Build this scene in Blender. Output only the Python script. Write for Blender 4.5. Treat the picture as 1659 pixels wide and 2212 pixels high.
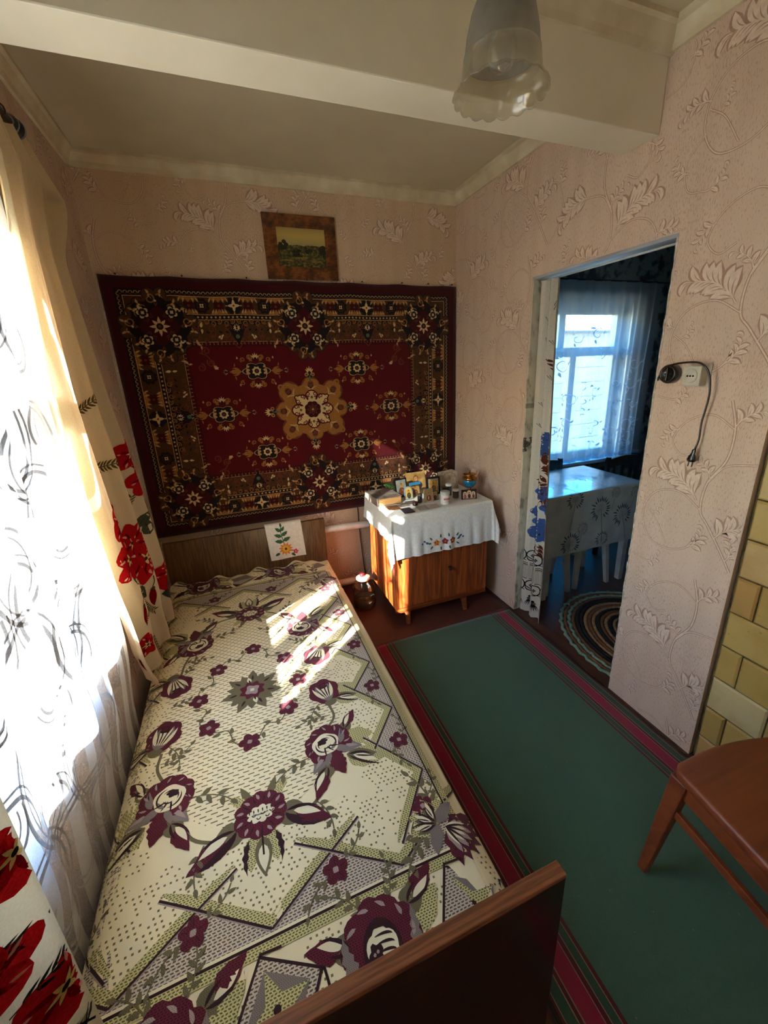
import bpy, math, random
import numpy as np
from mathutils import Vector, Matrix
from mathutils.geometry import tessellate_polygon

for _o in list(bpy.data.objects):
    bpy.data.objects.remove(_o, do_unlink=True)
scene = bpy.context.scene
COL = scene.collection
rng = random.Random(7)
nrng = np.random.default_rng(7)

# ------------------------------------------------------------------ camera
IMG_W, IMG_H = 1659.0, 2212.0
FOCAL_PX, PP_X, PP_Y = 889.24, 20.87, -29.25
cam_data = bpy.data.cameras.new('camera')
cam_data.sensor_fit = 'VERTICAL'
cam_data.sensor_height = 36.0
cam_data.lens = FOCAL_PX * 36.0 / IMG_H
cam_data.shift_x = -PP_X / IMG_H
cam_data.shift_y = PP_Y / IMG_H
cam_data.clip_start = 0.02
cam = bpy.data.objects.new('camera', cam_data)
COL.objects.link(cam)
_R = Matrix(((0.9304687, 0.1459199, -0.3360585), (-0.3644699, 0.2753391, -0.8895786), (-0.0372772, 0.9502083, 0.3093779)))
cam.matrix_world = Matrix.Translation((0.536, -2.643, 1.514)) @ _R.to_4x4()
scene.camera = cam

# ------------------------------------------------------------------ sky, sun, exposure
SUN_AZ, SUN_EL = math.radians(42.0), math.radians(25.0)      # the light travels towards +x +y and down
world = bpy.data.worlds.new('world'); scene.world = world
world.use_nodes = True
_nt = world.node_tree; _nt.nodes.clear()
_out = _nt.nodes.new('ShaderNodeOutputWorld'); _bg = _nt.nodes.new('ShaderNodeBackground'); _sky = _nt.nodes.new('ShaderNodeTexSky')
_sky.sky_type = 'NISHITA'; _sky.sun_disc = False
_sky.sun_elevation = SUN_EL
_sky.sun_rotation = math.radians(270.0) - SUN_AZ
_sky.air_density = 1.0; _sky.dust_density = 0.3; _sky.ozone_density = 2.0
_bg.inputs['Strength'].default_value = 1.1
_hs = _nt.nodes.new('ShaderNodeHueSaturation'); _hs.inputs['Saturation'].default_value = 1.5
_nt.links.new(_sky.outputs[0], _hs.inputs['Color']); _nt.links.new(_hs.outputs[0], _bg.inputs[0]); _nt.links.new(_bg.outputs[0], _out.inputs[0])

sun_data = bpy.data.lights.new('sun', 'SUN')
sun_data.energy = 38.0
sun_data.angle = math.radians(0.6)
sun_data.color = (1.0, 0.92, 0.79)
sun = bpy.data.objects.new('sun', sun_data); COL.objects.link(sun)
_d = Vector((math.cos(SUN_AZ) * math.cos(SUN_EL), math.sin(SUN_AZ) * math.cos(SUN_EL), -math.sin(SUN_EL)))
sun.rotation_euler = _d.to_track_quat('-Z', 'Y').to_euler()
sun.location = (-6, -6, 6)

def portal(name, loc, rot, sx, sy):
    d = bpy.data.lights.new(name, 'AREA'); d.shape = 'RECTANGLE'; d.size = sx; d.size_y = sy
    d.cycles.is_portal = True
    o = bpy.data.objects.new(name, d); COL.objects.link(o); o.location = loc; o.rotation_euler = rot
    return o

vs = scene.view_settings
vs.view_transform = 'Standard'; vs.look = 'None'; vs.exposure = 1.64; vs.gamma = 1.0; vs.use_curve_mapping = False
scene.cycles.max_bounces = 10
scene.cycles.diffuse_bounces = 7
scene.cycles.transparent_max_bounces = 24
scene.cycles.transmission_bounces = 8
scene.cycles.caustics_reflective = False
scene.cycles.caustics_refractive = False
scene.cycles.sample_clamp_indirect = 6.0

# ------------------------------------------------------------------ main dimensions (metres)
W = 2.027            # room width: window wall x = 0, doorway wall x = W
YB = -4.2            # wall behind the camera; the back wall with the carpet is y = 0
HC = 2.50            # ceiling
WT = 0.09            # thickness of the doorway wall
DY0, DY1, DZ = -0.773, -1.516, 1.900      # doorway
STOVE_Y = -1.905

# ------------------------------------------------------------------ helpers: colour and materials
def S(r, g, b):
    def f(c):
        c = c / 255.0
        return c / 12.92 if c <= 0.04045 else ((c + 0.055) / 1.055) ** 2.4
    return (f(r), f(g), f(b), 1.0)

class NT:
    def __init__(self, name):
        self.m = bpy.data.materials.new(name); self.m.use_nodes = True
        self.t = self.m.node_tree; self.t.nodes.clear()
        self.out = self.t.nodes.new('ShaderNodeOutputMaterial')
    def n(self, typ, **kw):
        nd = self.t.nodes.new('ShaderNode' + typ)
        for k, v in kw.items():
            if k.startswith('_'):
                key = k[1:]
                nd.inputs[int(key) if key.isdigit() else key].default_value = v
            else:
                setattr(nd, k, v)
        return nd
    def l(self, a, b):
        self.t.links.new(a, b)
    def val(self, x, sock):
        if isinstance(x, bpy.types.NodeSocket): self.l(x, sock)
        else: sock.default_value = x
    def math(self, op, a, b=0.0, c=None, clamp=False):
        nd = self.n('Math', operation=op, use_clamp=clamp)
        self.val(a, nd.inputs[0]); self.val(b, nd.inputs[1])
        if c is not None: self.val(c, nd.inputs[2])
        return nd.outputs[0]
    def mix(self, fac, a, b):
        nd = self.n('Mix', data_type='RGBA')
        self.val(fac, nd.inputs[0]); self.val(a, nd.inputs[6]); self.val(b, nd.inputs[7])
        return nd.outputs[2]
    def ramp(self, fac, stops, interp='LINEAR'):
        nd = self.n('ValToRGB'); cr = nd.color_ramp; cr.interpolation = interp
        while len(cr.elements) < len(stops): cr.elements.new(0.5)
        for e, (p, c) in zip(cr.elements, stops):
            e.position = p; e.color = c if len(c) == 4 else (c[0], c[1], c[2], 1)
        self.val(fac, nd.inputs[0])
        return nd.outputs[0]
    def coords(self, kind='Object', scale=(1, 1, 1), rot=(0, 0, 0)):
        if kind == 'Position': src = self.n('NewGeometry').outputs['Position']
        else: src = self.n('TexCoord').outputs[kind]
        mp = self.n('Mapping'); mp.inputs['Scale'].default_value = scale; mp.inputs['Rotation'].default_value = rot
        self.l(src, mp.inputs[0])
        return mp.outputs[0]
    def noise(self, vec, scale=5.0, detail=3.0, rough=0.5):
        nd = self.n('TexNoise', _Scale=scale, _Detail=detail, _Roughness=rough)
        self.l(vec, nd.inputs['Vector'])
        return nd.outputs[0]
    def sep(self, vec):
        nd = self.n('SeparateXYZ'); self.l(vec, nd.inputs[0]); return nd.outputs
    def principled(self, color, rough=0.6, bump=None, bump_dist=0.002, bump_strength=0.5, **kw):
        p = self.n('BsdfPrincipled')
        self.val(color, p.inputs['Base Color']); self.val(rough, p.inputs['Roughness'])
        for k, v in kw.items(): p.inputs[k.replace('_', ' ')].default_value = v
        if bump is not None:
            b = self.n('Bump', _Strength=bump_strength, _Distance=bump_dist)
            self.l(bump, b.inputs['Height']); self.l(b.outputs[0], p.inputs['Normal'])
        return p
    def done(self, shader):
        self.l(shader.outputs[0] if hasattr(shader, 'outputs') else shader, self.out.inputs[0])
        return self.m

MATS = {}
def pm(name, c1, c2=None, scale=8.0, rough=0.6, bump=0.25, stretch=(1, 1, 1), lo=0.3, hi=0.7, detail=4.0, metal=0.0, coat=0.0, sheen=0.0, kind='Object', bscale=None, bdist=0.0015, spec=0.5):
    """noise-mottled procedural material"""
    if name in MATS: return MATS[name]
    if c2 is None: c2 = tuple(x * 0.82 for x in c1[:3]) + (1.0,)
    t = NT(name)
    v = t.coords(kind, stretch)
    nz = t.noise(v, scale, detail)
    col = t.ramp(nz, [(lo, c2), (hi, c1)])
    bh = t.noise(v, bscale, 2.0) if bscale else nz
    p = t.principled(col, rough, bh if bump else None, bdist, bump, Metallic=metal)
    p.inputs['Coat Weight'].default_value = coat
    p.inputs['Sheen Weight'].default_value = sheen
    p.inputs['Specular IOR Level'].default_value = spec
    MATS[name] = t.done(p)
    return MATS[name]

def wood(name, c1, c2, c3, axis='Z', scale=1.0, rough=0.35, coat=0.2, rings=14.0, kind='Object'):
    """wood grain running along AXIS"""
    if name in MATS: return MATS[name]
    t = NT(name)
    st = {'X': (0.35, 6, 6), 'Y': (6, 0.35, 6), 'Z': (6, 6, 0.35)}[axis]
    v = t.coords(kind, tuple(s * scale for s in st))
    n1 = t.noise(v, 1.6, 5.0, 0.6)
    n2 = t.noise(v, 9.0, 3.0, 0.6)
    w = t.math('FRACT', t.math('MULTIPLY', n1, rings))
    tri = t.math('ABSOLUTE', t.math('SUBTRACT', w, 0.5))
    f = t.math('ADD', t.math('MULTIPLY', tri, 1.1), t.math('MULTIPLY', n2, 0.45), clamp=True)
    col = t.ramp(f, [(0.1, c3), (0.45, c2), (0.85, c1)])
    p = t.principled(col, rough, n2, 0.0006, 0.3)
    p.inputs['Coat Weight'].default_value = coat; p.inputs['Coat Roughness'].default_value = 0.25
    MATS[name] = t.done(p)
    return MATS[name]

# ------------------------------------------------------------------ helpers: meshes
class MB:
    """collects geometry in WORLD coordinates; build() links it as one mesh object"""
    def __init__(self):
        self.v = []; self.f = []; self.m = []; self.s = []
    def add(self, verts, faces, mat=0, smooth=False):
        b = len(self.v)
        self.v.extend(tuple(map(float, p)) for p in verts)
        for f in faces:
            self.f.append(tuple(b + i for i in f)); self.m.append(mat); self.s.append(smooth)
        return self
    def box(self, x0, x1, y0, y1, z0, z1, mat=0, M=None):
        vv = [(x, y, z) for z in (z0, z1) for y in (y0, y1) for x in (x0, x1)]
        if M is not None: vv = [tuple(M @ Vector(p)) for p in vv]
        return self.add(vv, [(0, 2, 3, 1), (4, 5, 7, 6), (0, 1, 5, 4), (2, 6, 7, 3), (0, 4, 6, 2), (1, 3, 7, 5)], mat)
    def taper(self, p0, p1, w0, w1, d0=None, d1=None, mat=0, axis_x=(1, 0, 0)):
        """four-sided tapered bar from p0 (w0 x d0) to p1 (w1 x d1)"""
        d0 = w0 if d0 is None else d0; d1 = w1 if d1 is None else d1
        p0 = Vector(p0); p1 = Vector(p1); ax = (p1 - p0).normalized()
        ux = Vector(axis_x); ux = (ux - ax * ux.dot(ax)).normalized(); uy = ax.cross(ux)
        vv = []
        for p, w, d in ((p0, w0, d0), (p1, w1, d1)):
            for sx, sy in ((-1, -1), (1, -1), (1, 1), (-1, 1)):
                vv.append(tuple(p + ux * (sx * w / 2) + uy * (sy * d / 2)))
        return self.add(vv, [(3, 2, 1, 0), (4, 5, 6, 7), (0, 1, 5, 4), (1, 2, 6, 5), (2, 3, 7, 6), (3, 0, 4, 7)], mat)
    def lathe(self, prof, center=(0, 0, 0), n=24, mat=0, M=None, smooth=True, rmod=None, cap=False):
        vv = []
        for k, (r, z) in enumerate(prof):
            for i in range(n):
                a = 2 * math.pi * i / n
                rr = r * (rmod(k, a) if rmod else 1.0)
                p = Vector((rr * math.cos(a), rr * math.sin(a), z))
                if M is not None: p = M @ p
                vv.append((p.x + center[0], p.y + center[1], p.z + center[2]))
        ff = []
        for k in range(len(prof) - 1):
            for i in range(n):
                j = (i + 1) % n
                ff.append((k * n + i, k * n + j, (k + 1) * n + j, (k + 1) * n + i))
        if cap:
            ff.append(tuple(range(n - 1, -1, -1))); ff.append(tuple((len(prof) - 1) * n + i for i in range(n)))
        return self.add(vv, ff, mat, smooth)
    def tube(self, path, r, n=8, mat=0, smooth=True):
        P = [Vector(p) for p in path]; k = len(P)
        rs = r if isinstance(r, (list, tuple)) else [r] * k
        T = []
        for i in range(k):
            a = P[max(i - 1, 0)]; b = P[min(i + 1, k - 1)]; T.append((b - a).normalized())
        u = T[0].orthogonal().normalized(); vv = []
        for i in range(k):
            u = (u - T[i] * u.dot(T[i])).normalized(); w = T[i].cross(u)
            for j in range(n):
                a = 2 * math.pi * j / n
                vv.append(tuple(P[i] + (u * math.cos(a) + w * math.sin(a)) * rs[i]))
        ff = [(i * n + j, i * n + (j + 1) % n, (i + 1) * n + (j + 1) % n, (i + 1) * n + j) for i in range(k - 1) for j in range(n)]
        ff.append(tuple(range(n - 1, -1, -1))); ff.append(tuple((k - 1) * n + j for j in range(n)))
        return self.add(vv, ff, mat, smooth)
    def prism(self, outline, t0, t1, M, mat=0):
        """2-D outline (local x, z) extruded along local y from t0 to t1, placed by matrix M"""
        n = len(outline)
        vv = [tuple(M @ Vector((x, t, z))) for t in (t0, t1) for x, z in outline]
        tri = tessellate_polygon([[Vector((x, z, 0)) for x, z in outline]])
        ff = [tuple(t) for t in tri] + [tuple(n + i for i in reversed(t)) for t in tri]
        ff += [(i, (i + 1) % n, n + (i + 1) % n, n + i) for i in range(n)]
        return self.add(vv, ff, mat)
    def sheet(self, fn, us, vs_, mat=0, smooth=True):
        """grid surface: fn(U, V) -> array(..., 3)"""
        U, V = np.meshgrid(us, vs_)
        P = fn(U.ravel(), V.ravel()); nu, nv = len(us), len(vs_)
        ff = [(j * nu + i, j * nu + i + 1, (j + 1) * nu + i + 1, (j + 1) * nu + i) for j in range(nv - 1) for i in range(nu - 1)]
        return self.add(P.tolist(), ff, mat, smooth)
    def build(self, name, mats, parent=None, bevel=0.0, solid=0.0, origin=None, uv=None):
        V = np.array(self.v, dtype=float)
        lo, hi = V.min(0), V.max(0)
        off = np.array(origin if origin is not None else ((lo + hi) / 2 if parent else ((lo[0] + hi[0]) / 2, (lo[1] + hi[1]) / 2, lo[2])), dtype=float)
        me = bpy.data.meshes.new(name)
        me.from_pydata((V - off).tolist(), [], self.f)
        me.polygons.foreach_set('material_index', self.m)
        me.polygons.foreach_set('use_smooth', self.s)
        for mt in (mats if isinstance(mats, (list, tuple)) else [mats]): me.materials.append(mt)
        me.update()
        o = bpy.data.objects.new(name, me); COL.objects.link(o)
        if parent is not None:
            o.parent = parent
            o.location = Vector(off) - world_loc(parent)
        else:
            o.location = off
        if bevel:
            b = o.modifiers.new('bevel', 'BEVEL'); b.width = bevel; b.segments = 2; b.limit_method = 'ANGLE'; b.angle_limit = math.radians(40)
        if solid:
            sd = o.modifiers.new('solid', 'SOLIDIFY'); sd.thickness = solid; sd.offset = 0
        return o

def world_loc(o):
    v = Vector((0, 0, 0))
    while o is not None:
        v = v + o.location; o = o.parent
    return v

def tag(o, label=None, cat=None, group=None, kind=None):
    if label: o['label'] = label
    if cat: o['category'] = cat
    if group: o['group'] = group
    if kind: o['kind'] = kind
    return o

def thing(name, label, cat, loc, group=None):
    o = bpy.data.objects.new(name, None); COL.objects.link(o); o.location = loc
    o.empty_display_size = 0.05
    return tag(o, label, cat, group)

def copy_tree(o, parent=None):
    c = o.copy(); COL.objects.link(c); c.parent = parent
    for ch in list(o.children): copy_tree(ch, c)
    return c

# ------------------------------------------------------------------ helpers: flat ornament that follows a surface
def catmull(pts, n=8):
    P = [np.array(p, float) for p in pts]
    P = [2 * P[0] - P[1]] + P + [2 * P[-1] - P[-2]]
    out = []
    for i in range(1, len(P) - 2):
        for k in range(n):
            t = k / n
            out.append(0.5 * ((2 * P[i]) + (-P[i - 1] + P[i + 1]) * t + (2 * P[i - 1] - 5 * P[i] + 4 * P[i + 1] - P[i + 2]) * t * t + (-P[i - 1] + 3 * P[i] - 3 * P[i + 1] + P[i + 2]) * t ** 3))
    out.append(P[-2])
    return np.array(out)

class Art:
    """2-D shapes (key, layer, points, faces); emit() lays them on a surface"""
    def __init__(self):
        self.it = []
    def strip(self, key, layer, pts, w):
        P = np.asarray(pts, float); n = len(P)
        w = np.full(n, w) if np.isscalar(w) else np.asarray(w, float)
        T = np.gradient(P, axis=0); T /= (np.linalg.norm(T, axis=1)[:, None] + 1e-12)
        N = np.stack([-T[:, 1], T[:, 0]], 1) * (w / 2)[:, None]
        V = np.concatenate([P + N, P - N]); F = [(i, i + 1, n + i + 1, n + i) for i in range(n - 1)]
        self.it.append((key, layer, V, F)); return self
    def stroke(self, key, layer, ctrl, w, n=6):
        return self.strip(key, layer, catmull(ctrl, n), w)
    def leaf(self, key, layer, base, ang, L, Wd, bend=0.0, n=7, serr=0.0, blunt=0.75):
        t = np.linspace(0, 1, n + 1)
        a = ang + bend * (t - 0.15)
        d = np.stack([np.cos(a), np.sin(a)], 1) * (L / n)
        P = np.array(base, float) + np.concatenate([[[0, 0]], np.cumsum(d[:-1], 0)])
        w = Wd * np.sin(np.pi * t ** blunt) ** 0.9
        if serr: w = w * (1 + serr * np.where(np.arange(n + 1) % 2 == 0, 1, -1))
        w = np.maximum(w, 1e-5)
        return self.strip(key, layer, P, w)
    def blob(self, key, layer, c, r, n=24, lobes=0, amp=0.0, phase=0.0, sx=1.0, sy=1.0, rot=0.0, inner=0.0, sharp=False):
        a = np.linspace(0, 2 * np.pi, n, endpoint=False)
        if lobes:
            k = np.abs(np.sin(lobes * (a + phase) / 2)) if not sharp else 1 - np.abs(((lobes * (a + phase) / (2 * np.pi)) % 1) * 2 - 1)
            rr = r * (1 - amp + amp * k)
        else: rr = np.full(n, r)
        x = rr * np.cos(a) * sx; y = rr * np.sin(a) * sy
        P = np.stack([x * math.cos(rot) - y * math.sin(rot), x * math.sin(rot) + y * math.cos(rot)], 1)
        c = np.array(c, float)
        if inner:
            V = np.concatenate([c + P, c + P * inner]); F = [(i, (i + 1) % n, n + (i + 1) % n, n + i) for i in range(n)]
        else:
            V = np.concatenate([c + P, c + P * 0.5, [c]])
            F = [(i, (i + 1) % n, n + (i + 1) % n, n + i) for i in range(n)] + [(n + i, n + (i + 1) % n, 2 * n) for i in range(n)]
        self.it.append((key, layer, V, F)); return self
    def poly(self, key, layer, pts):
        P = np.asarray(pts, float)
        tri = tessellate_polygon([[Vector((x, y, 0)) for x, y in P]])
        self.it.append((key, layer, P, [tuple(t) for t in tri])); return self
    def grid(self, key, layer, x0, x1, y0, y1, nx=8, ny=8):
        U, V = np.meshgrid(np.linspace(x0, x1, nx + 1), np.linspace(y0, y1, ny + 1))
        F = [(j * (nx + 1) + i, j * (nx + 1) + i + 1, (j + 1) * (nx + 1) + i + 1, (j + 1) * (nx + 1) + i) for j in range(ny) for i in range(nx)]
        self.it.append((key, layer, np.stack([U.ravel(), V.ravel()], 1), F)); return self
    def put(self, other, x=0.0, y=0.0, rot=0.0, s=1.0, sx=1.0, sy=1.0, dl=0):
        c, d = math.cos(rot), math.sin(rot)
        for key, layer, V, F in other.it:
            Q = V * np.array([s * sx, s * sy])
            Q = np.stack([Q[:, 0] * c - Q[:, 1] * d + x, Q[:, 0] * d + Q[:, 1] * c + y], 1)
            self.it.append((key, layer + dl, Q, F))
        return self
    def emit(self, name, surf, mats, parent, h0=0.0006, dh=0.0003, keep=None, kind=None, smooth=True):
        """surf(u, v, h) -> xyz; mats: {key: material}"""
        mb = MB(); keys = [k for k in mats if any(i[0] == k for i in self.it)]; idx = {k: i for i, k in enumerate(keys)}
        for qi, (key, layer, V, F) in enumerate(self.it):
            layer = layer + 0.08 * (qi % 11)
            if keep is not None:
                ok = keep(V[:, 0], V[:, 1]); F = [f for f in F if all(ok[i] for i in f)]
                if not F: continue
            mb.add(surf(V[:, 0], V[:, 1], np.full(len(V), h0 + dh * layer)), F, idx[key], smooth)
        if not mb.f: return None
        o = mb.build(name, [mats[k] for k in keys], parent)
        if kind: o['kind'] = kind
        return o

def smoothstep(a, b, x):
    t = np.clip((x - a) / (b - a), 0, 1); return t * t * (3 - 2 * t)
# ================================================================== the setting
def plank_paint(name, c1, c2, period, axis):
    """painted floor boards with dark joints every PERIOD metres across AXIS"""
    t = NT(name)
    pos = t.coords('Position')
    x, y, z = t.sep(pos)
    a = {'X': x, 'Y': y}[axis]
    fr = t.math('FRACT', t.math('DIVIDE', a, period))
    joint = t.math('LESS_THAN', fr, 0.02)
    st = (1.2, 14, 1) if axis == 'Y' else (14, 1.2, 1)
    nz = t.noise(t.coords('Position', st), 3.0, 5.0, 0.6)
    col = t.ramp(nz, [(0.3, c2), (0.7, c1)])
    col = t.mix(joint, col, S(30, 16, 10))
    p = t.principled(col, 0.45, nz, 0.001, 0.3)
    MATS[name] = t.done(p); return MATS[name]

def wallpaper_mat(name, base, dark, stripe, u_axis):
    """vinyl wallpaper: soft vertical stripes, small upright dashes, slight staining"""
    t = NT(name)
    pos = t.coords('Position'); x, y, z = t.sep(pos)
    u = {'X': x, 'Y': y}[u_axis]
    s1 = t.math('SINE', t.math('MULTIPLY', u, 2 * math.pi / 0.132))
    s2 = t.math('SINE', t.math('MULTIPLY', u, 2 * math.pi / 0.088))
    sf = t.math('MULTIPLY_ADD', t.math('ADD', s1, s2), 0.16, 0.4, clamp=True)
    col = t.mix(sf, base, stripe)
    sc = (330, 330, 80)
    d = t.noise(t.coords('Position', sc), 1.0, 1.0, 0.4)
    area = t.noise(t.coords('Position', (1, 1, 1)), 3.0, 3.0, 0.5)
    thr = t.math('SUBTRACT', 0.76, t.math('MULTIPLY', area, 0.27))
    dash = t.math('MULTIPLY', t.math('GREATER_THAN', d, thr), 0.5)
    col = t.mix(dash, col, dark)
    stain = t.noise(t.coords('Position', (1, 1, 1)), 1.3, 4.0, 0.6)
    col = t.mix(t.math('MULTIPLY', t.ramp(stain, [(0.5, (0, 0, 0)), (0.8, (1, 1, 1))]), 0.35), col, S(176, 146, 120))
    fine = t.noise(t.coords('Position', (1, 1, 0.35)), 260.0, 2.0, 0.5)
    p = t.principled(col, 0.55, fine, 0.0004, 0.35)
    MATS[name] = t.done(p); return MATS[name]

M_FLOOR = plank_paint('brown_floor_paint', S(98, 58, 42), S(70, 40, 30), 0.14, 'X')
M_PAPER_B = wallpaper_mat('wallpaper_back', S(212, 186, 158), S(160, 128, 106), S(202, 174, 146), 'X')
M_PAPER_R = wallpaper_mat('wallpaper_right', S(218, 194, 176), S(162, 132, 116), S(208, 182, 164), 'Y')
M_CEIL = pm('ceiling_paint', S(206, 197, 172), S(190, 180, 153), 2.0, 0.75, 0.12, bscale=120.0)
M_BEAM = pm('beam_paint', S(232, 226, 208), S(218, 210, 188), 3.0, 0.6, 0.1, bscale=60.0)
M_TRIM = pm('trim_paint', S(222, 212, 186), S(196, 180, 148), 9.0, 0.5, 0.2)
M_KWALL = pm('kitchen_wallpaper', S(156, 158, 154), S(80, 82, 88), 9.0, 0.7, 0.1, lo=0.42, hi=0.52)
M_KCEIL = pm('kitchen_ceiling', S(150, 150, 145), S(60, 62, 62), 6.0, 0.7, 0.1, lo=0.35, hi=0.6)
M_WHITE = pm('white_gloss_paint', S(232, 230, 224), S(214, 210, 200), 6.0, 0.35, 0.1)

def structure(name, mb, mats, bevel=0.0):
    o = mb.build(name, mats, bevel=bevel); o['kind'] = 'structure'; return o

WY0, WY1, WZ0, WZ1 = -2.06, -1.18, 0.645, 2.06        # window opening in the left wall
KX1, KY0, KY1 = 4.55, -3.0, 0.42                      # kitchen extents
KWX0, KWX1, KWZ0, KWZ1 = 3.05, 4.12, 0.55, 1.95       # kitchen window
WLT = 0.22                                            # outer wall thickness

floor = structure('floor', MB().box(-WLT, KX1 + 0.2, YB - 0.2, KY1 + 0.2, -0.12, 0.0), M_FLOOR)
ceiling = structure('ceiling', MB().box(-WLT, KX1 + 0.2, YB - 0.2, KY1 + 0.2, HC, HC + 0.15), M_CEIL)

mb = MB()
mb.box(-WLT, 0, YB, -3.72, 0, HC).box(-WLT, 0, -3.02, WY0, 0, HC).box(-WLT, 0, -3.72, -3.02, 0, WZ0).box(-WLT, 0, -3.72, -3.02, WZ1, HC).box(-WLT, 0, WY1, 0.2, 0, HC).box(-WLT, 0, WY0, WY1, 0, WZ0).box(-WLT, 0, WY0, WY1, WZ1, HC)  # the opening behind the camera is for the added fill window
wall_left = structure('wall_left', mb, M_PAPER_R)
wall_back = structure('wall_back', MB().box(0, W, 0, 0.2, 0, HC), M_PAPER_B)
wall_front = structure('wall_front', MB().box(-WLT, KX1, YB - 0.2, YB, 0, HC), M_PAPER_B)

# the doorway wall, with slightly ragged paper edges handled by separate jamb strips
mb = MB()
mb.box(W, W + WT, DY0, KY1, 0, HC).box(W, W + WT, DY1, DY0, DZ, HC).box(W, W + WT, STOVE_Y + 0.01, DY1, 0, HC)
wall_right = structure('wall_right', mb, M_PAPER_R)
wall_right_near = structure('wall_right_near', MB().box(W, W + WT, YB, -3.205, 0, HC), M_PAPER_R)

# kitchen shell
mb = MB()
mb.box(W + WT, KWX0, KY1, KY1 + 0.22, 0, HC).box(KWX1, KX1, KY1, KY1 + 0.22, 0, HC)
mb.box(KWX0, KWX1, KY1, KY1 + 0.22, 0, KWZ0).box(KWX0, KWX1, KY1, KY1 + 0.22, KWZ1, HC)
wall_kitchen_back = structure('wall_kitchen_back', mb, M_KWALL)
wall_kitchen_side = structure('wall_kitchen_side', MB().box(KX1, KX1 + 0.2, YB, KY1 + 0.22, 0, HC), M_KWALL)
wall_kitchen_front = structure('wall_kitchen_front', MB().box(W + WT + 0.5, KX1, KY0 - 0.1, KY0, 0, HC), M_KWALL)

# beam across the room
BY0, BY1, BZ = -1.388, -1.241, 2.219
beam = structure('trim_1', MB().box(0, W, BY0, BY1, BZ, HC), M_BEAM, bevel=0.004)
tag(beam, 'painted boxed ceiling beam crossing the room from window wall to doorway wall')

def cornice(name, p0, p1, inward, h=0.067, d=0.045):
    """bevelled cornice board running from p0 to p1 under the ceiling; INWARD points into the room"""
    p0, p1, n = Vector(p0), Vector(p1), Vector(inward)
    prof = [(0, HC - h), (0.012, HC - h), (0.016, HC - h + 0.02), (d - 0.014, HC - 0.018), (d, HC - 0.014), (d, HC), (0, HC)]
    k = len(prof); vv = [tuple(p + n * a + Vector((0, 0, b))) for p in (p0, p1) for a, b in prof]
    ff = [(i, (i + 1) % k, k + (i + 1) % k, k + i) for i in range(k)] + [tuple(range(k - 1, -1, -1)), tuple(range(k, 2 * k))]
    return structure(name, MB().add(vv, ff), M_TRIM)
cornice('trim_2', (0, 0, 0), (W, 0, 0), (0, -1, 0))
cornice('trim_3', (0, 0, 0), (0, BY1, 0), (1, 0, 0))
cornice('trim_4', (W, 0, 0), (W, BY1, 0), (-1, 0, 0))
cornice('trim_5', (W, BY0, 0), (W, YB, 0), (-1, 0, 0))
cornice('trim_6', (0, BY0, 0), (W, BY0, 0), (0, -1, 0), h=0.075, d=0.05)
cornice('trim_7', (0, BY0, 0), (0, YB, 0), (1, 0, 0))

# doorway: grey header board, old paper on the far jamb, near jamb edge
M_HEAD = pm('header_grey_paint', S(188, 194, 206), S(140, 146, 156), 14.0, 0.35, 0.2, stretch=(1, 0.3, 1))
structure('trim_8', MB().box(W + 0.004, W + WT + 0.012, DY1, DY0, DZ - 0.012, DZ + 0.002), M_HEAD)
t = NT('old_green_paper')
v = t.coords('Position', (30, 30, 14)); nz = t.noise(v, 1.0, 3.0)
zz = t.sep(t.coords('Position'))[2]
col = t.ramp(nz, [(0.34, S(140, 138, 122)), (0.44, S(196, 190, 172)), (0.6, S(212, 206, 190))])
band = t.math('MULTIPLY', t.math('GREATER_THAN', zz, 1.02), t.math('LESS_THAN', zz, 1.10))
band2 = t.math('MULTIPLY', t.math('GREATER_THAN', zz, 1.26), t.math('LESS_THAN', zz, 1.285))
n2 = t.noise(t.coords('Position', (60, 60, 60)), 1.0, 2.0)
blk = t.math('MULTIPLY', band, t.math('GREATER_THAN', n2, 0.48))
col = t.mix(t.math('MULTIPLY', blk, 0.85), col, S(26, 30, 26)); col = t.mix(t.math('MULTIPLY', band2, 0.6), col, S(80, 84, 78))
M_OLDPAPER = t.done(t.principled(col, 0.7))
structure('trim_9', MB().box(W + 0.002, W + WT, DY0 - 0.006, DY0, 0, DZ - 0.012), M_OLDPAPER)
mb = MB()
zs = np.linspace(0, DZ - 0.012, 60)
for k in range(len(zs) - 1):
    w0 = 0.004 + 0.004 * rng.random()
    mb.box(W - 0.0015, W + WT, DY1, DY1 + w0, zs[k], zs[k + 1])
structure('trim_10', mb, pm('torn_paper_edge', S(226, 218, 206), S(150, 136, 122), 40.0, 0.8, 0.2))

# ------------------------------------------------------------------ window in the left wall
M_GLASS = None
t = NT('window_glass')
gl = t.n('BsdfGlossy', _Roughness=0.02); tr = t.n('BsdfTransparent'); mx = t.n('MixShader')
smear = t.noise(t.coords('Object'), 6.0, 3.0)
tr.inputs['Color'].default_value = (0.96, 0.98, 0.98, 1)
t.l(t.math('MULTIPLY_ADD', smear, 0.03, 0.04), mx.inputs[0]); t.l(tr.outputs[0], mx.inputs[1]); t.l(gl.outputs[0], mx.inputs[2])
M_GLASS = t.done(mx)

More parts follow.
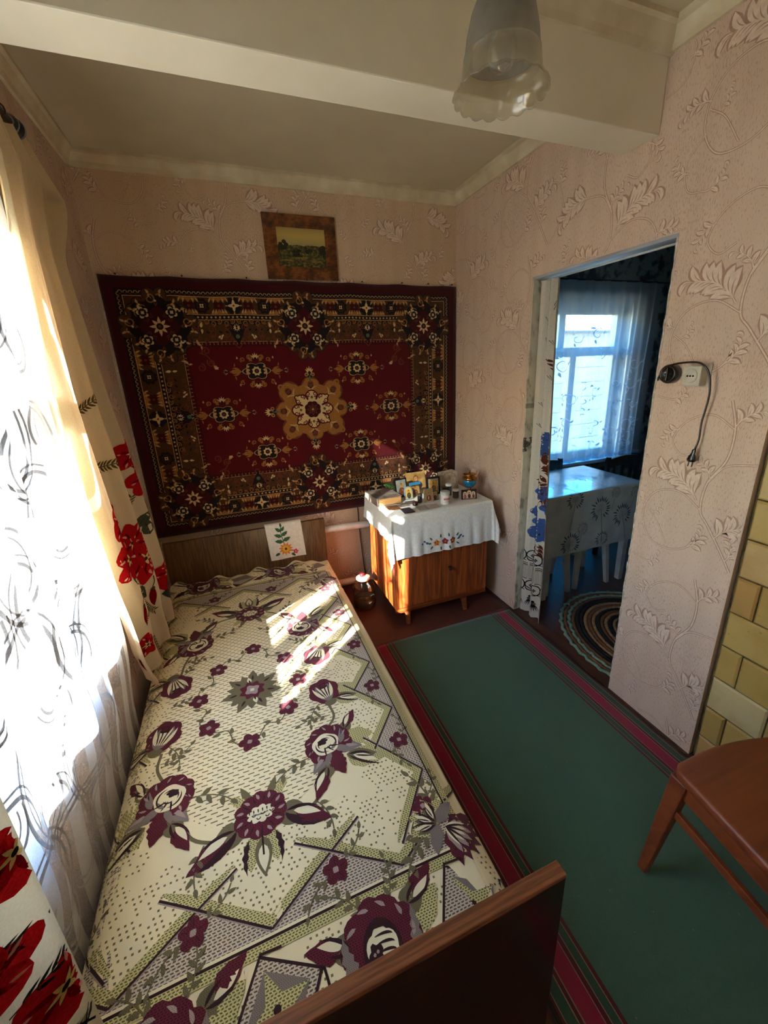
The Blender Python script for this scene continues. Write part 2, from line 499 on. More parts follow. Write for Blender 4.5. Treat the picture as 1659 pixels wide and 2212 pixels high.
def window(name, axis, a0, a1, z0, z1, plane, depth, verts, transom, frame=0.05, bar=0.045, low_verts=None):
    """casement window: frame, mullions and one pane per opening. axis 'Y' = window in an x-plane, 'X' = in a y-plane"""
    def bx(mb, u0, u1, zz0, zz1, d0, d1):
        if axis == 'Y': mb.box(d0, d1, u0, u1, zz0, zz1)
        else: mb.box(u0, u1, d0, d1, zz0, zz1)
        return mb
    root = bpy.data.objects.new(name, None); COL.objects.link(root); root['kind'] = 'structure'
    root.location = (plane, (a0 + a1) / 2, z0) if axis == 'Y' else ((a0 + a1) / 2, plane, z0)
    p0, p1 = plane - depth / 2, plane + depth / 2
    m = MB()
    bx(m, a0, a0 + frame, z0, z1, p0, p1); bx(m, a1 - frame, a1, z0, z1, p0, p1)
    bx(m, a0 + frame, a1 - frame, z0, z0 + frame, p0, p1); bx(m, a0 + frame, a1 - frame, z1 - frame, z1, p0, p1)
    m.build('window_frame', M_WHITE, root, bevel=0.003)
    rows = [(z0 + frame, transom[0]), (transom[1], z1 - frame)] if transom else [(z0 + frame, z1 - frame)]
    if transom: bx(MB(), a0 + frame, a1 - frame, transom[0], transom[1], p0, p1).build('transom', M_WHITE, root, bevel=0.003)
    for ri, (r0, r1) in enumerate(rows):
        vv = (low_verts if (ri == 0 and low_verts is not None) else verts)
        cuts = [a0 + frame] + [c for v_ in vv for c in (v_ - bar / 2, v_ + bar / 2)] + [a1 - frame]
        for v_ in vv: bx(MB(), v_ - bar / 2, v_ + bar / 2, r0, r1, p0, p1).build('mullion', M_WHITE, root, bevel=0.003)
        for k in range(0, len(cuts), 2):
            bx(MB(), cuts[k], cuts[k + 1], r0, r1, plane - 0.002, plane + 0.002).build('pane', M_GLASS, root)
    return root

win1 = window('window_1', 'Y', WY0, WY1, WZ0, WZ1, -0.12, 0.06, [-1.64], (1.50, 1.56))
MB().box(-0.10, 0.03, WY0 - 0.04, WY1 + 0.04, WZ0 - 0.035, WZ0 + 0.002).build('window_sill', M_WHITE, win1, bevel=0.004)
fill_win = window('fill_window', 'Y', -3.72, -3.02, WZ0, WZ1, -0.12, 0.06, [-3.37], (1.50, 1.56))  # unseen window added behind the camera for soft fill light
portal('portal_fill', (-0.24, -3.37, (WZ0 + WZ1) / 2), (0, math.radians(-90), 0), WZ1 - WZ0, 0.7)
win2 = window('window_2', 'X', KWX0, KWX1, KWZ0, KWZ1, KY1 + 0.12, 0.07, [3.40], (1.52, 1.60), low_verts=[3.56], frame=0.07, bar=0.07)
MB().box(KWX0 - 0.05, KWX1 + 0.05, KY1 - 0.08, KY1 + 0.09, KWZ0 - 0.035, KWZ0).build('window_sill', M_WHITE, win2, bevel=0.004)
mb = MB()
mb.box(KWX0 - 0.10, KWX0, KY1 - 0.018, KY1 + 0.002, KWZ0 - 0.05, KWZ1 + 0.1).box(KWX1, KWX1 + 0.10, KY1 - 0.018, KY1 + 0.002, KWZ0 - 0.05, KWZ1 + 0.1)
mb.box(KWX0, KWX1, KY1 - 0.018, KY1 + 0.002, KWZ1, KWZ1 + 0.1)
mb.build('window_casing', M_WHITE, win2)
portal('portal_room', (-0.24, (WY0 + WY1) / 2, (WZ0 + WZ1) / 2), (0, math.radians(-90), 0), WZ1 - WZ0, WY1 - WY0)
portal('portal_kitchen', ((KWX0 + KWX1) / 2, KY1 + 0.25, (KWZ0 + KWZ1) / 2), (math.radians(-90), 0, 0), KWX1 - KWX0, KWZ1 - KWZ0)

# ------------------------------------------------------------------ outside: ground and the neighbour's house seen through the kitchen window
M_GROUND = pm('trodden_yard', S(150, 142, 120), S(96, 94, 70), 0.8, 0.9, 0.3)
_g = structure('ground', MB().box(-40, 40, -40, 40, -0.62, -0.5), M_GROUND)
# unseen roof, added so its eaves shade the lower part of the shed
hr = MB()
for (ya, yb, za, zb) in ((KY1 + 0.75, -1.9, 2.78, 4.1), (YB - 0.75, -1.9, 2.78, 4.1)):
    hr.add([(-0.7, ya, za), (KX1 + 0.7, ya, za), (KX1 + 0.7, yb, zb), (-0.7, yb, zb), (-0.7, ya, za + 0.12), (KX1 + 0.7, ya, za + 0.12), (KX1 + 0.7, yb, zb + 0.12), (-0.7, yb, zb + 0.12)], [(0, 3, 2, 1), (4, 5, 6, 7), (0, 1, 5, 4), (1, 2, 6, 5), (2, 3, 7, 6), (3, 0, 4, 7)])
structure('roof', hr, pm('slate_roof', S(120, 124, 128), S(88, 92, 96), 2.0, 0.8, 0.2))
nb = thing('plank_shed', 'pale plank shed in the yard seen through the kitchen window net', 'shed', (5.5, 3.2, -0.5))
MB().box(2.2, 8.8, 2.80, 3.6, -0.5, 1.92).build('wall', pm('pale_shed_paint', S(206, 200, 184), S(180, 172, 152), 3.0, 0.7, 0.2), nb)
for k in range(10):
    MB().box(2.2, 8.8, 2.765, 2.80, -0.48 + k * 0.23, -0.48 + k * 0.23 + 0.218).build('plank', pm('pale_shed_plank', S(214, 210, 196), S(190, 184, 166), 3.0, 0.7, 0.2), nb)
mb = MB(); mb.add([(2.0, 2.6, 1.88), (9.0, 2.6, 1.88), (9.0, 3.8, 2.05), (2.0, 3.8, 2.05), (2.0, 2.6, 1.94), (9.0, 2.6, 1.94), (9.0, 3.8, 2.11), (2.0, 3.8, 2.11)], [(0, 3, 2, 1), (4, 5, 6, 7), (0, 1, 5, 4), (1, 2, 6, 5), (2, 3, 7, 6), (3, 0, 4, 7)])
mb.build('roof', MATS['slate_roof'], nb)
# ================================================================== bed, mattress, bedspread
M_VENEER = wood('headboard_veneer', S(116, 84, 52), S(92, 64, 38), S(58, 38, 22), 'Z', 2.2, 0.32, 0.25, 9.0)
M_DARKVEN = wood('footboard_veneer', S(48, 25, 18), S(36, 18, 13), S(25, 12, 9), 'X', 1.0, 0.3, 0.3, 7.0)
M_EDGEWOOD = wood('board_edge_wood', S(140, 88, 58), S(116, 68, 42), S(84, 48, 30), 'X', 2.0, 0.4, 0.2, 9.0)
BX0, BX1, BHY, BFY = 0.056, 0.992, -0.15, -2.245      # bed: side edges, headboard face, footboard inner face
BED_Z = 0.31
bed = thing('bed', 'low wooden single bed with veneered headboard and dark footboard', 'bed', ((BX0 + BX1) / 2, -1.2, 0))
mb = MB().box(BX0, BX1, BHY, BHY + 0.022, 0.10, 0.586)
mb.build('headboard', M_VENEER, bed, bevel=0.002)
mb = MB().box(BX0, BX1, BFY - 0.026, BFY, 0.09, 0.588)
mb.build('footboard', M_DARKVEN, bed, bevel=0.002)
mb = MB().box(BX0, BX1, BFY - 0.0265, BFY + 0.0005, 0.588, 0.600)
mb.build('footboard_edge', M_EDGEWOOD, bed, bevel=0.0015)
for x0, x1 in ((BX0 + 0.03, BX0 + 0.052), (BX1 - 0.052, BX1 - 0.03)):
    MB().box(x0, x1, BFY, BHY, 0.10, 0.20).build('side_rail', M_DARKVEN, bed, bevel=0.002)
for x in (BX0 + 0.05, BX1 - 0.05):
    for y in (BFY - 0.013, BHY + 0.011):
        MB().taper((x, y, 0), (x, y, 0.11), 0.026, 0.036, 0.024, 0.024).build('leg', M_DARKVEN, bed)
mb = MB()
for k in range(10):
    y = BFY + 0.12 + k * 0.205
    mb.box(BX0 + 0.052, BX1 - 0.052, y - 0.03, y + 0.03, 0.165, 0.18)
mb.build('slat_base', M_EDGEWOOD, bed)
MB().box(BX0 + 0.06, BX1 - 0.06, BFY + 0.01, BHY - 0.012, 0.185, BED_Z - 0.012).build('mattress', pm('ticking', S(190, 180, 170), S(150, 140, 140), 30.0, 0.8, 0.2), bed, bevel=0.03)

# --- bedspread surface: flat top, right side hanging to near the rails, left side tucked down, far end pulled up to the headboard
SPX0, SPX1 = BX0 + 0.012, BX1 - 0.012
def spread_height(x, y):
    e = np.minimum(x - SPX0, SPX1 - x)
    h = BED_Z + 0.006 * smoothstep(0.0, 0.25, e) - 0.022 * np.exp(-((np.maximum(e, 0)) / 0.022) ** 1.3)
    h = h + 0.0022 * np.sin(7.3 * x + 2.1 * y) * np.sin(5.1 * y - 3.0 * x) + 0.0014 * np.sin(23 * x + 9 * y) * np.sin(13 * y + 1.0)
    far = smoothstep(-0.34, -0.17, y)
    h = h + far * (0.012 * np.sin(26 * x + 8 * y + 1.0) + 0.008 * np.sin(55 * x - 20 * y))
    h = h + 0.035 * np.exp(-((x - 0.10) / 0.09) ** 2 - ((y + 0.185) / 0.05) ** 2)          # crumpled far corner by the curtain
    h = h + 0.010 * np.exp(-((x - 0.50) / 0.10) ** 2 - ((y + 0.19) / 0.03) ** 2)
    return h
def spread(u, v, h):
    """u = x on the top, running on down the sides"""
    u = np.asarray(u, float); v = np.asarray(v, float); h = np.asarray(h, float)
    R = 0.028
    x = u.copy(); nx = np.zeros_like(u); nz = np.ones_like(u)
    z = spread_height(np.clip(u, SPX0, SPX1), v) + 0.0
    for sgn, edge in ((1, SPX1), (-1, SPX0)):
        d = sgn * (u - edge); m = d > 0
        a = np.minimum(d / R, math.pi / 2); down = np.maximum(d - R * math.pi / 2, 0)
        wav = 0.006 * np.sin(19 * v + 2.0) * smoothstep(0.0, 0.12, d)
        x = np.where(m, edge + sgn * (R * np.sin(a) - 0.010 + 0.010 * (1 - np.minimum(d / R, 1)) + wav), x)
        z = np.where(m, z - R * (1 - np.cos(a)) - down, z)
        nx = np.where(m, sgn * np.sin(a), nx); nz = np.where(m, np.cos(a), nz)
    return np.stack([x + nx * h, v, z + nz * h], 1)

def weave(name, ground, yarn, kind, cell=0.006, gap=0.5, rough=0.85):
    """jacquard ground in bed coordinates: kind 'plain', 'dash', 'dots', 'herring', 'lattice'"""
    t = NT(name)
    pos = t.coords('Position'); x, y, z = t.sep(pos)
    grain = t.noise(t.coords('Position', (1, 1, 1)), 420.0, 2.0, 0.6)
    if kind == 'plain':
        f = t.math('MULTIPLY', t.math('GREATER_THAN', grain, 0.62), 0.10)
    else:
        row = t.math('FLOOR', t.math('DIVIDE', y, cell)); fy = t.math('FRACT', t.math('DIVIDE', y, cell))
        if kind == 'dash':
            per, ln, th, sh = cell * 2.4, 0.60, 0.26, 0.5
        elif kind == 'dots':
            per, ln, th, sh = cell * 1.1, 0.36, 0.38, 0.37
        elif kind == 'herring':
            per, ln, th, sh = cell * 1.5, 0.62, 0.55, 0.5
        else:
            per, ln, th, sh = cell * 1.7, 0.66, 0.50, 0.5
        xx = t.math('ADD', t.math('DIVIDE', x, per), t.math('MULTIPLY', row, sh))
        if kind in ('herring', 'lattice'): xx = t.math('ADD', xx, t.math('MULTIPLY', t.math('PINGPONG', t.math('DIVIDE', y, cell), 1.0), 0.4))
        fx = t.math('FRACT', xx)
        f = t.math('MULTIPLY', t.math('LESS_THAN', fx, ln), t.math('LESS_THAN', fy, th))
        if kind == 'dots':
            rnd = t.n('TexWhiteNoise', noise_dimensions='2D')
            cb = t.n('CombineXYZ'); t.l(t.math('FLOOR', xx), cb.inputs[0]); t.l(row, cb.inputs[1]); t.l(cb.outputs[0], rnd.inputs['Vector'])
            f = t.math('MULTIPLY', f, t.math('LESS_THAN', rnd.outputs[0], 0.62))
    col = t.mix(f, ground, yarn)
    soft = t.noise(t.coords('Position'), 14.0, 3.0)
    col = t.mix(t.math('MULTIPLY', soft, 0.16), col, tuple(c * 0.72 for c in ground[:3]) + (1,))
    hgt = t.math('ADD', t.math('MULTIPLY', f, 0.7), t.math('MULTIPLY', grain, 0.5))
    p = t.principled(col, rough, hgt, 0.0012, 0.45)
    p.inputs['Specular IOR Level'].default_value = 0.2
    p.inputs['Sheen Weight'].default_value = 0.15
    MATS[name] = t.done(p); return MATS[name]

CREAM = S(243, 232, 194)
SPM = {
    'plain': weave('spread_cream', CREAM, S(200, 188, 138), 'plain'),
    'dash': weave('spread_dash_ground', CREAM, S(96, 84, 62), 'dash', 0.0125),
    'dots': weave('spread_dotted_ground', CREAM, S(110, 104, 66), 'dots', 0.0125),
    'band': weave('spread_olive_band', S(212, 206, 146), S(96, 88, 54), 'herring', 0.0052),
    'lattice': weave('spread_grey_lattice', S(212, 200, 180), S(84, 66, 62), 'lattice', 0.0060),
    'maroon': weave('spread_maroon', S(104, 34, 52), S(58, 16, 30), 'herring', 0.0042),
    'dark': weave('spread_dark_line', S(54, 28, 34), S(80, 62, 62), 'plain'),
    'grey': weave('spread_grey', S(142, 132, 126), S(110, 98, 96), 'herring', 0.0030),
    'olive': weave('spread_olive', S(122, 114, 84), S(92, 84, 60), 'herring', 0.0030),
    'cream2': weave('spread_petal_cream', S(238, 230, 196), S(204, 192, 158), 'plain'),
    'lilac': weave('spread_lilac', S(180, 164, 158), S(138, 120, 118), 'herring', 0.0030),
}
bedspread = MB().sheet(lambda u, v: spread(u, v, np.zeros_like(u)), np.linspace(SPX0 - 0.12, SPX1 + 0.135, 130), np.linspace(BFY + 0.006, BHY - 0.004, 190)).build('bedspread', SPM['plain'])
tag(bedspread, 'cream woven bedspread with maroon roses, olive leaves and zigzag border on the bed', 'bedspread')

# --- motifs, drawn once in their own frame (+y = away from the bed centre for sprays)
def petal_set(a, key, layer, c, n, r, wd, ph=0.0, bend=0.0):
    for k in range(n):
        a.leaf(key, layer, c, ph + 2 * math.pi * k / n, r, wd, bend, n=4, blunt=0.62)

def small_flower(r=0.030):
    a = Art()
    for k in range(5):
        an = 0.3 + 2 * math.pi * k / 5
        a.blob('maroon', 5, (r * 0.54 * math.cos(an), r * 0.54 * math.sin(an)), r * 0.43, 12, 3, 0.12, an, sx=1.05, sy=0.95, rot=an)
        a.strip('dark', 6, [(r * 0.3 * math.cos(an), r * 0.3 * math.sin(an)), (r * 0.75 * math.cos(an), r * 0.75 * math.sin(an))], r * 0.06)
    a.blob('maroon', 6, (0, 0), r * 0.4, 10); a.blob('lilac', 7, (0, 0), r * 0.25, 8, 4, 0.2); return a

def sprig(n=4, L=0.09, key='olive', bend=0.8):
    """thin curved twig with paired leaves, growing along +x"""
    a = Art(); t_ = np.linspace(0, 1, 9); ang = bend * t_
    P = np.concatenate([[[0, 0]], np.cumsum(np.stack([np.cos(ang), np.sin(ang)], 1) * L / 8, 0)])[:9]
    a.strip(key, 4, P, 0.0035)
    for k in range(n):
        i = int(1 + k * 7 / n); s_ = 1 if k % 2 == 0 else -1
        a.leaf(key, 4, P[i], ang[i] + s_ * 0.9, L * 0.27, L * 0.12, -s_ * 0.3, n=4)
    a.leaf(key, 4, P[-1], ang[-1], L * 0.25, L * 0.11, n=4)
    return a

def variegated_leaf(L=0.09, wd=0.042, tone='olive', edge='band'):
    """bud-like leaf: weave ground, dark edge strokes, cream centre, along +x"""
    a = Art()
    a.leaf(edge, 3, (0, 0), 0, L, wd * 1.25, 0.15, n=8, serr=0.06)
    a.leaf(tone, 4, (0, 0.0), 0.12, L * 0.78, wd * 0.72, 0.2, n=7)
    a.leaf('cream2', 5, (L * 0.18, 0), -0.06, L * 0.66, wd * 0.36, -0.15, n=6)
    a.leaf('dark', 6, (L * 0.05, 0), 0.34, L * 0.62, wd * 0.16, -0.75, n=6)
    a.leaf('dark', 6, (L * 0.08, -wd * 0.05), -0.30, L * 0.86, wd * 0.15, 0.60, n=6)
    a.leaf('dark', 6, (L * 0.22, 0), 0.04, L * 0.5, wd * 0.10, 0.1, n=5)
    return a

def bud(L=0.085, wd=0.045):
    a = Art()
    a.leaf('olive', 3, (-0.01, 0), 0, L * 0.72, wd * 1.05, 0.1, n=7, blunt=0.6)
    a.leaf('maroon', 4, (L * 0.28, 0.0), 0.10, L * 0.78, wd * 0.85, -0.1, n=7, serr=0.07, blunt=0.6)
    a.leaf('cream2', 5, (L * 0.22, -wd * 0.06), -0.10, L * 0.58, wd * 0.34, 0.3, n=6)
    a.leaf('dark', 6, (L * 0.05, -wd * 0.02), -0.42, L * 0.72, wd * 0.15, 0.8, n=6)
    a.leaf('dark', 6, (L * 0.05, wd * 0.02), 0.42, L * 0.5, wd * 0.14, -0.8, n=6)
    return a

def rose(R=0.062):
    """full rose: scalloped maroon head, grey calyx petals below (-y), cream heart with dark folds"""
    a = Art()
    for s_, an in ((1, -0.45), (-1, math.pi + 0.45)):
        a.leaf('grey', 5, (0, -R * 0.15), an, R * 1.25, R * 0.55, s_ * -0.3, n=9, serr=0.08)
        a.leaf('lilac', 6, (s_ * R * 0.35, -R * 0.32), an, R * 0.7, R * 0.16, s_ * -0.3, n=5)
    for k in range(8):
        an = -0.5 + 4.15 * k / 7
        a.blob('maroon', 5, (R * 0.62 * math.cos(an), R * 0.12 + R * 0.62 * math.sin(an)), R * 0.36, 14, 3, 0.10, an)
        a.leaf('lilac', 7, (R * 0.62 * math.cos(an), R * 0.12 + R * 0.62 * math.sin(an)), an + 0.35, R * 0.30, R * 0.08, 0.6, n=4)
    a.blob('maroon', 6, (0, R * 0.10), R * 0.72, 26)
    a.leaf('maroon', 5, (0, -R * 0.40), -math.pi / 2 - 0.15, R * 1.05, R * 0.62, 0.3, n=9, serr=0.12)
    a.leaf('grey', 7, (R * 0.08, -R * 0.18), -math.pi / 2 + 0.9, R * 0.85, R * 0.30, -0.5, n=7, serr=0.06)
    a.leaf('grey', 7, (-R * 0.10, -R * 0.30), -math.pi / 2 - 0.8, R * 0.65, R * 0.24, 0.5, n=7, serr=0.06)
    a.leaf('grey', 7, (R * 0.40, -R * 0.15), 0.95, R * 0.75, R * 0.26, 0.6, n=7)
    hx, hy = -R * 0.10, R * 0.16
    a.blob('cream2', 8, (hx, hy), R * 0.56, 30, 5, 0.10, 0.5, sx=1.0, sy=0.92)
    a.blob('dark', 9, (hx - R * 0.06, hy + R * 0.16), R * 0.20, 18, 5, 0.35, 0.7, sx=1.15, sy=0.85)
    for (r_, a0, a1, w_) in ((0.30, 0.6, 3.4, 0.075), (0.42, -0.9, 1.1, 0.065), (0.40, 2.6, 4.6, 0.065), (0.22, 3.9, 5.6, 0.06)):
        q = np.linspace(a0, a1, 9); a.strip('dark', 9, np.stack([hx + R * r_ * np.cos(q), hy + R * r_ * np.sin(q) * 0.92], 1), R * w_ * np.sin(np.linspace(0.15, math.pi - 0.15, 9)))
    for (x0, an, L) in ((0.05, -0.6, 0.5), (-0.10, -1.9, 0.45), (0.0, -1.25, 0.4)):
        a.leaf('dark', 9, (hx + R * x0, hy - R * 0.12), an, R * L, R * 0.07, 0.3, n=5)
    a.leaf('grey', 9, (hx + R * 0.05, hy - R * 0.36), 0.45, R * 0.5, R * 0.14, 0.7, n=6)
    for k in range(6):
        an = 0.1 + k * 0.55
        a.leaf('dark', 7, (R * 0.60 * math.cos(an), R * 0.10 + R * 0.60 * math.sin(an)), an + 0.9, R * 0.34, R * 0.05, 0.6, n=5)
    return a

def half_rose(R=0.05):
    """closed rose seen from the side, opening along +y"""
    a = Art()
    a.blob('maroon', 5, (0, R * 0.15), R, 34, 6, 0.15, 0.4, sx=0.92, sy=1.02)
    a.leaf('grey', 6, (0, -R * 0.7), math.pi / 2 + 0.35, R * 1.5, R * 0.42, -0.5, n=7)
    a.leaf('grey', 6, (0, -R * 0.7), math.pi / 2 - 0.45, R * 1.4, R * 0.36, 0.6, n=7)
    for k in range(5):
        x_ = (-0.5 + k * 0.25) * R
        a.leaf('cream2', 7, (x_ * 0.35, -R * 0.45), math.pi / 2 - x_ / R * 0.9, R * 1.15, R * 0.21, x_ / R * 0.9, n=6)
    for k in range(4):
        x_ = (-0.38 + k * 0.25) * R
        a.leaf('dark', 8, (x_ * 0.3, -R * 0.42), math.pi / 2 - x_ / R * 0.8, R * 1.0, R * 0.075, x_ / R * 0.8, n=6)
    a.blob('dark', 8, (R * 0.1, R * 0.55), R * 0.26, 14, 4, 0.3); a.blob('maroon', 9, (R * 0.1, R * 0.57), R * 0.15, 10)
    a.blob('olive', 5, (0, -R * 0.85), R * 0.26, 10, sx=1.4)
    return a

def carnation(R=0.068):
    a = Art()
    for k in range(11):
        an = 2 * math.pi * k / 11 + 0.17
        a.blob('maroon', 5, (0.62 * R * math.cos(an), 0.56 * R * math.sin(an)), R * 0.32, 14, 3, 0.14, an)
        a.leaf('lilac', 7, (0.60 * R * math.cos(an), 0.54 * R * math.sin(an)), an + 0.3, R * 0.26, R * 0.11, 0.3, n=4)
        a.leaf('dark', 7, (0.45 * R * math.cos(an + 0.28), 0.41 * R * math.sin(an + 0.28)), an + 0.28, R * 0.36, R * 0.05, 0, n=4)
    a.blob('maroon', 6, (0, 0), R * 0.66, 24, sy=0.9)
    a.blob('cream2', 8, (0, 0), R * 0.44, 36, 9, 0.22, sx=1.1, sy=0.76)
    for k in range(6):
        x_ = (k - 2.5) * 0.15 * R
        q = np.linspace(0.3, math.pi - 0.3, 7); a.strip('dark', 9, np.stack([x_ + R * 0.07 * np.cos(q), R * (0.10 if k % 2 else -0.04) + R * 0.09 * np.sin(q)], 1), R * 0.035)
        a.leaf('dark', 9, (x_, -R * 0.20), math.pi / 2, R * 0.16, R * 0.045, 0, n=4)
    a.strip('grey', 9, [(-R * 0.26, R * 0.0), (-R * 0.1, R * 0.03), (R * 0.1, R * 0.02), (R * 0.26, -R * 0.02)], R * 0.05)
    return a

def side_spray(R, flip=1):
    """rose with bud, variegated leaves and a twig"""
    a = Art().put(rose(R))
    a.put(variegated_leaf(R * 1.55, R * 0.75), R * 0.35, -R * 0.75, -0.75)
    a.put(bud(R * 1.3, R * 0.62), -R * 0.45, -R * 0.75, math.pi + 0.75)
    a.put(bud(R * 1.05, R * 0.5), R * 0.85, R * 0.35, 0.75, 1.0, 1, -1)
    a.leaf('band', 2, (R * 0.6, -R * 0.2), -0.1, R * 1.2, R * 0.9, -0.6, n=7, serr=0.08)
    a.put(sprig(5, R * 1.5), -R * 0.9, 0.0, math.pi - 0.2)
    return a

def half_spray(R):
    a = Art().put(half_rose(R))
    a.put(variegated_leaf(R * 1.7, R * 0.85), R * 0.3, -R * 0.6, -0.55)
    a.leaf('band', 2, (R * 0.1, -R * 0.4), 0.25, R * 1.7, R * 1.0, -0.6, n=7, serr=0.08)
    a.put(sprig(5, R * 1.5), -R * 0.6, -R * 0.6, math.pi + 0.5)
    return a

def carn_spray(R):
    """carnation with two buds to the sides and a serrated leaf below (+y = outwards, away from the centre)"""
    a = Art().put(carnation(R))
    for s_ in (1, -1):
        a.put(bud(R * 1.7, R * 0.85), s_ * R * 0.75, R * 0.25, 0.45 if s_ > 0 else math.pi - 0.45, 1.0, 1, s_)
        a.leaf('dark', 4, (s_ * R * 0.8, R * 0.35), (0.75 if s_ > 0 else math.pi - 0.75), R * 1.5, R * 0.28, -s_ * 0.7, n=7)
        a.leaf('band', 3, (s_ * R * 0.45, -R * 0.45), (-0.75 if s_ > 0 else math.pi + 0.75), R * 0.85, R * 0.36, 0, n=6, serr=0.1)
        a.leaf('olive', 3, (s_ * R * 0.3, -R * 0.5), (-1.15 if s_ > 0 else math.pi + 1.15), R * 0.85, R * 0.28, 0, n=6)
        a.leaf('band', 3, (s_ * R * 0.12, R * 0.6), math.pi / 2 - s_ * 0.35, R * 1.2, R * 0.6, s_ * 0.3, n=7, serr=0.1)
        a.leaf('dark', 5, (s_ * R * 0.42, R * 0.75), math.pi / 2 - s_ * 0.3, R * 1.1, R * 0.17, s_ * 0.7, n=8, serr=0.35)
    a.leaf('olive', 4, (0, R * 0.8), math.pi / 2, R * 1.25, R * 0.55, 0, n=8)
    a.leaf('cream2', 5, (0, R * 1.05), math.pi / 2, R * 0.85, R * 0.34, 0, n=6)
    a.strip('dark', 6, [(0, R * 0.55), (0, R * 1.4)], R * 0.06)
    return a

def on_bed(art, name):
    art.emit(name, spread, SPM, bedspread, 0.0007, 0.00028, keep=lambda u, v: (v < BHY - 0.006) & (v > BFY + 0.008) & (u > SPX0 - 0.11) & (u < SPX1 + 0.125))

PCX, PCY = 0.452, -1.195
# dashed oval ground
g = Art(); n_ = 64
th_ = np.linspace(0, 2 * np.pi, n_, endpoint=False)
def superell(rx, ry, e):
    return np.stack([PCX + rx * np.sign(np.cos(th_)) * np.abs(np.cos(th_)) ** e, PCY + ry * np.sign(np.sin(th_)) * np.abs(np.sin(th_)) ** e], 1)
rings = [superell(0.315 * k / 8, 0.535 * k / 8, 0.85) for k in range(1, 9)]
V_ = np.concatenate(rings + [[[PCX, PCY]]]); F_ = []
for k in range(7): F_ += [(k * n_ + i, k * n_ + (i + 1) % n_, (k + 1) * n_ + (i + 1) % n_, (k + 1) * n_ + i) for i in range(n_)]
F_ += [(i, (i + 1) % n_, 8 * n_) for i in range(n_)]
g.it.append(('dash', 0, V_, F_)); on_bed(g, 'dashed_ground')

# lattice frame, dotted points, olive zigzag bands with dark edges
LX0, LX1, LY0, LY1 = PCX - 0.486, PCX + 0.486, -2.0, -0.345
fr_ = Art()
fr_.grid('lattice', 0, LX0, LX1, LY0, LY0 + 0.165, 40, 8).grid('lattice', 0, LX0, LX1, LY1 - 0.165, LY1, 40, 8)
fr_.grid('lattice', 0, LX0, LX0 + 0.135, LY0 + 0.165, LY1 - 0.165, 8, 60).grid('lattice', 0, LX1 - 0.135, LX1, LY0 + 0.165, LY1 - 0.165, 8, 60)
on_bed(fr_, 'lattice_border')
def dense(pts, step=0.02):
    out = []
    for (x0, y0), (x1, y1) in zip(pts[:-1], pts[1:]):
        k = max(1, int(math.hypot(x1 - x0, y1 - y0) / step)); out += [(x0 + (x1 - x0) * i / k, y0 + (y1 - y0) * i / k) for i in range(k)]
    return np.array(out + [pts[-1]])
def point_panel(pa, apex, pb, depth):
    """dotted triangle with its apex pointing outwards, olive band and dark line along both edges"""
    pa, apex, pb = map(np.array, (pa, apex, pb))
    A = Art(); n = 12
    V = []; F = []
    cen = (pa + pb) / 2 + ((pa + pb) / 2 - apex) * 0.5
    for i in range(n + 1):
        for j in range(n + 1):
            s_, r_ = i / n, j / n
            e = pa + (apex - pa) * min(1, 2 * s_) if s_ <= 0.5 else apex + (pb - apex) * (2 * s_ - 1)
            V.append(e + (cen + (e - apex) * 0.35 - e) * r_ * 0.9)
    for i in range(n):
        for j in range(n): F.append((i * (n + 1) + j, (i + 1) * (n + 1) + j, (i + 1) * (n + 1) + j + 1, i * (n + 1) + j + 1))
    A.it.append(('dots', 1, np.array(V), F))
    for q, sgn in ((pa, 1), (pb, -1)):
        d = (q - apex) / np.linalg.norm(q - apex); nrm = np.array([-d[1], d[0]]); inw = cen - apex
        if nrm @ inw < 0: nrm = -nrm
        q2 = q + d * 0.045
        line = dense([tuple(apex), tuple(q2)])
        k = len(line); wb = 0.024 * np.minimum(1, (np.arange(k)[::-1] + 1) / 4.0)
        A.strip('band', 2, line + nrm * 0.012, wb)
        A.strip('dark', 3, line, 0.0055)
        A.strip('lilac', 3, line - nrm * 0.0042, 0.003)
    return A
zz = Art()
for yo, ya in ((-1.852, -1.985), (-0.52, -0.372)):
    for xa in (PCX - 0.32, PCX, PCX + 0.32):
        zz.put(point_panel((xa - 0.21, yo), (xa, ya), (xa + 0.21, yo), 0.13))
for xo, xa in ((PCX + 0.365, PCX + 0.476), (PCX - 0.365, PCX - 0.476)):
    for ya in (-1.765, -1.50, -1.235, -0.95, -0.68):
        zz.put(point_panel((xo, ya - 0.14), (xa, ya), (xo, ya + 0.14), 0.11))
on_bed(zz, 'zigzag_panel')
ln = Art()
for yy in (LY0, LY1):
    s_ = -1 if yy == LY0 else 1
    L_ = dense([(LX0, yy), (LX1, yy)]); ln.strip('dark', 4, L_, 0.006); ln.strip('band', 3, L_ + np.array([0, s_ * 0.014]), 0.022); ln.strip('cream2', 3, L_ - np.array([0, s_ * 0.006]), 0.006)
for xx in (LX0, LX1):
    s_ = -1 if xx == LX0 else 1
    L_ = dense([(xx, LY0), (xx, LY1)]); ln.strip('dark', 4, L_, 0.005); ln.strip('band', 3, L_ + np.array([s_ * 0.012, 0]), 0.018)
on_bed(ln, 'border_line')

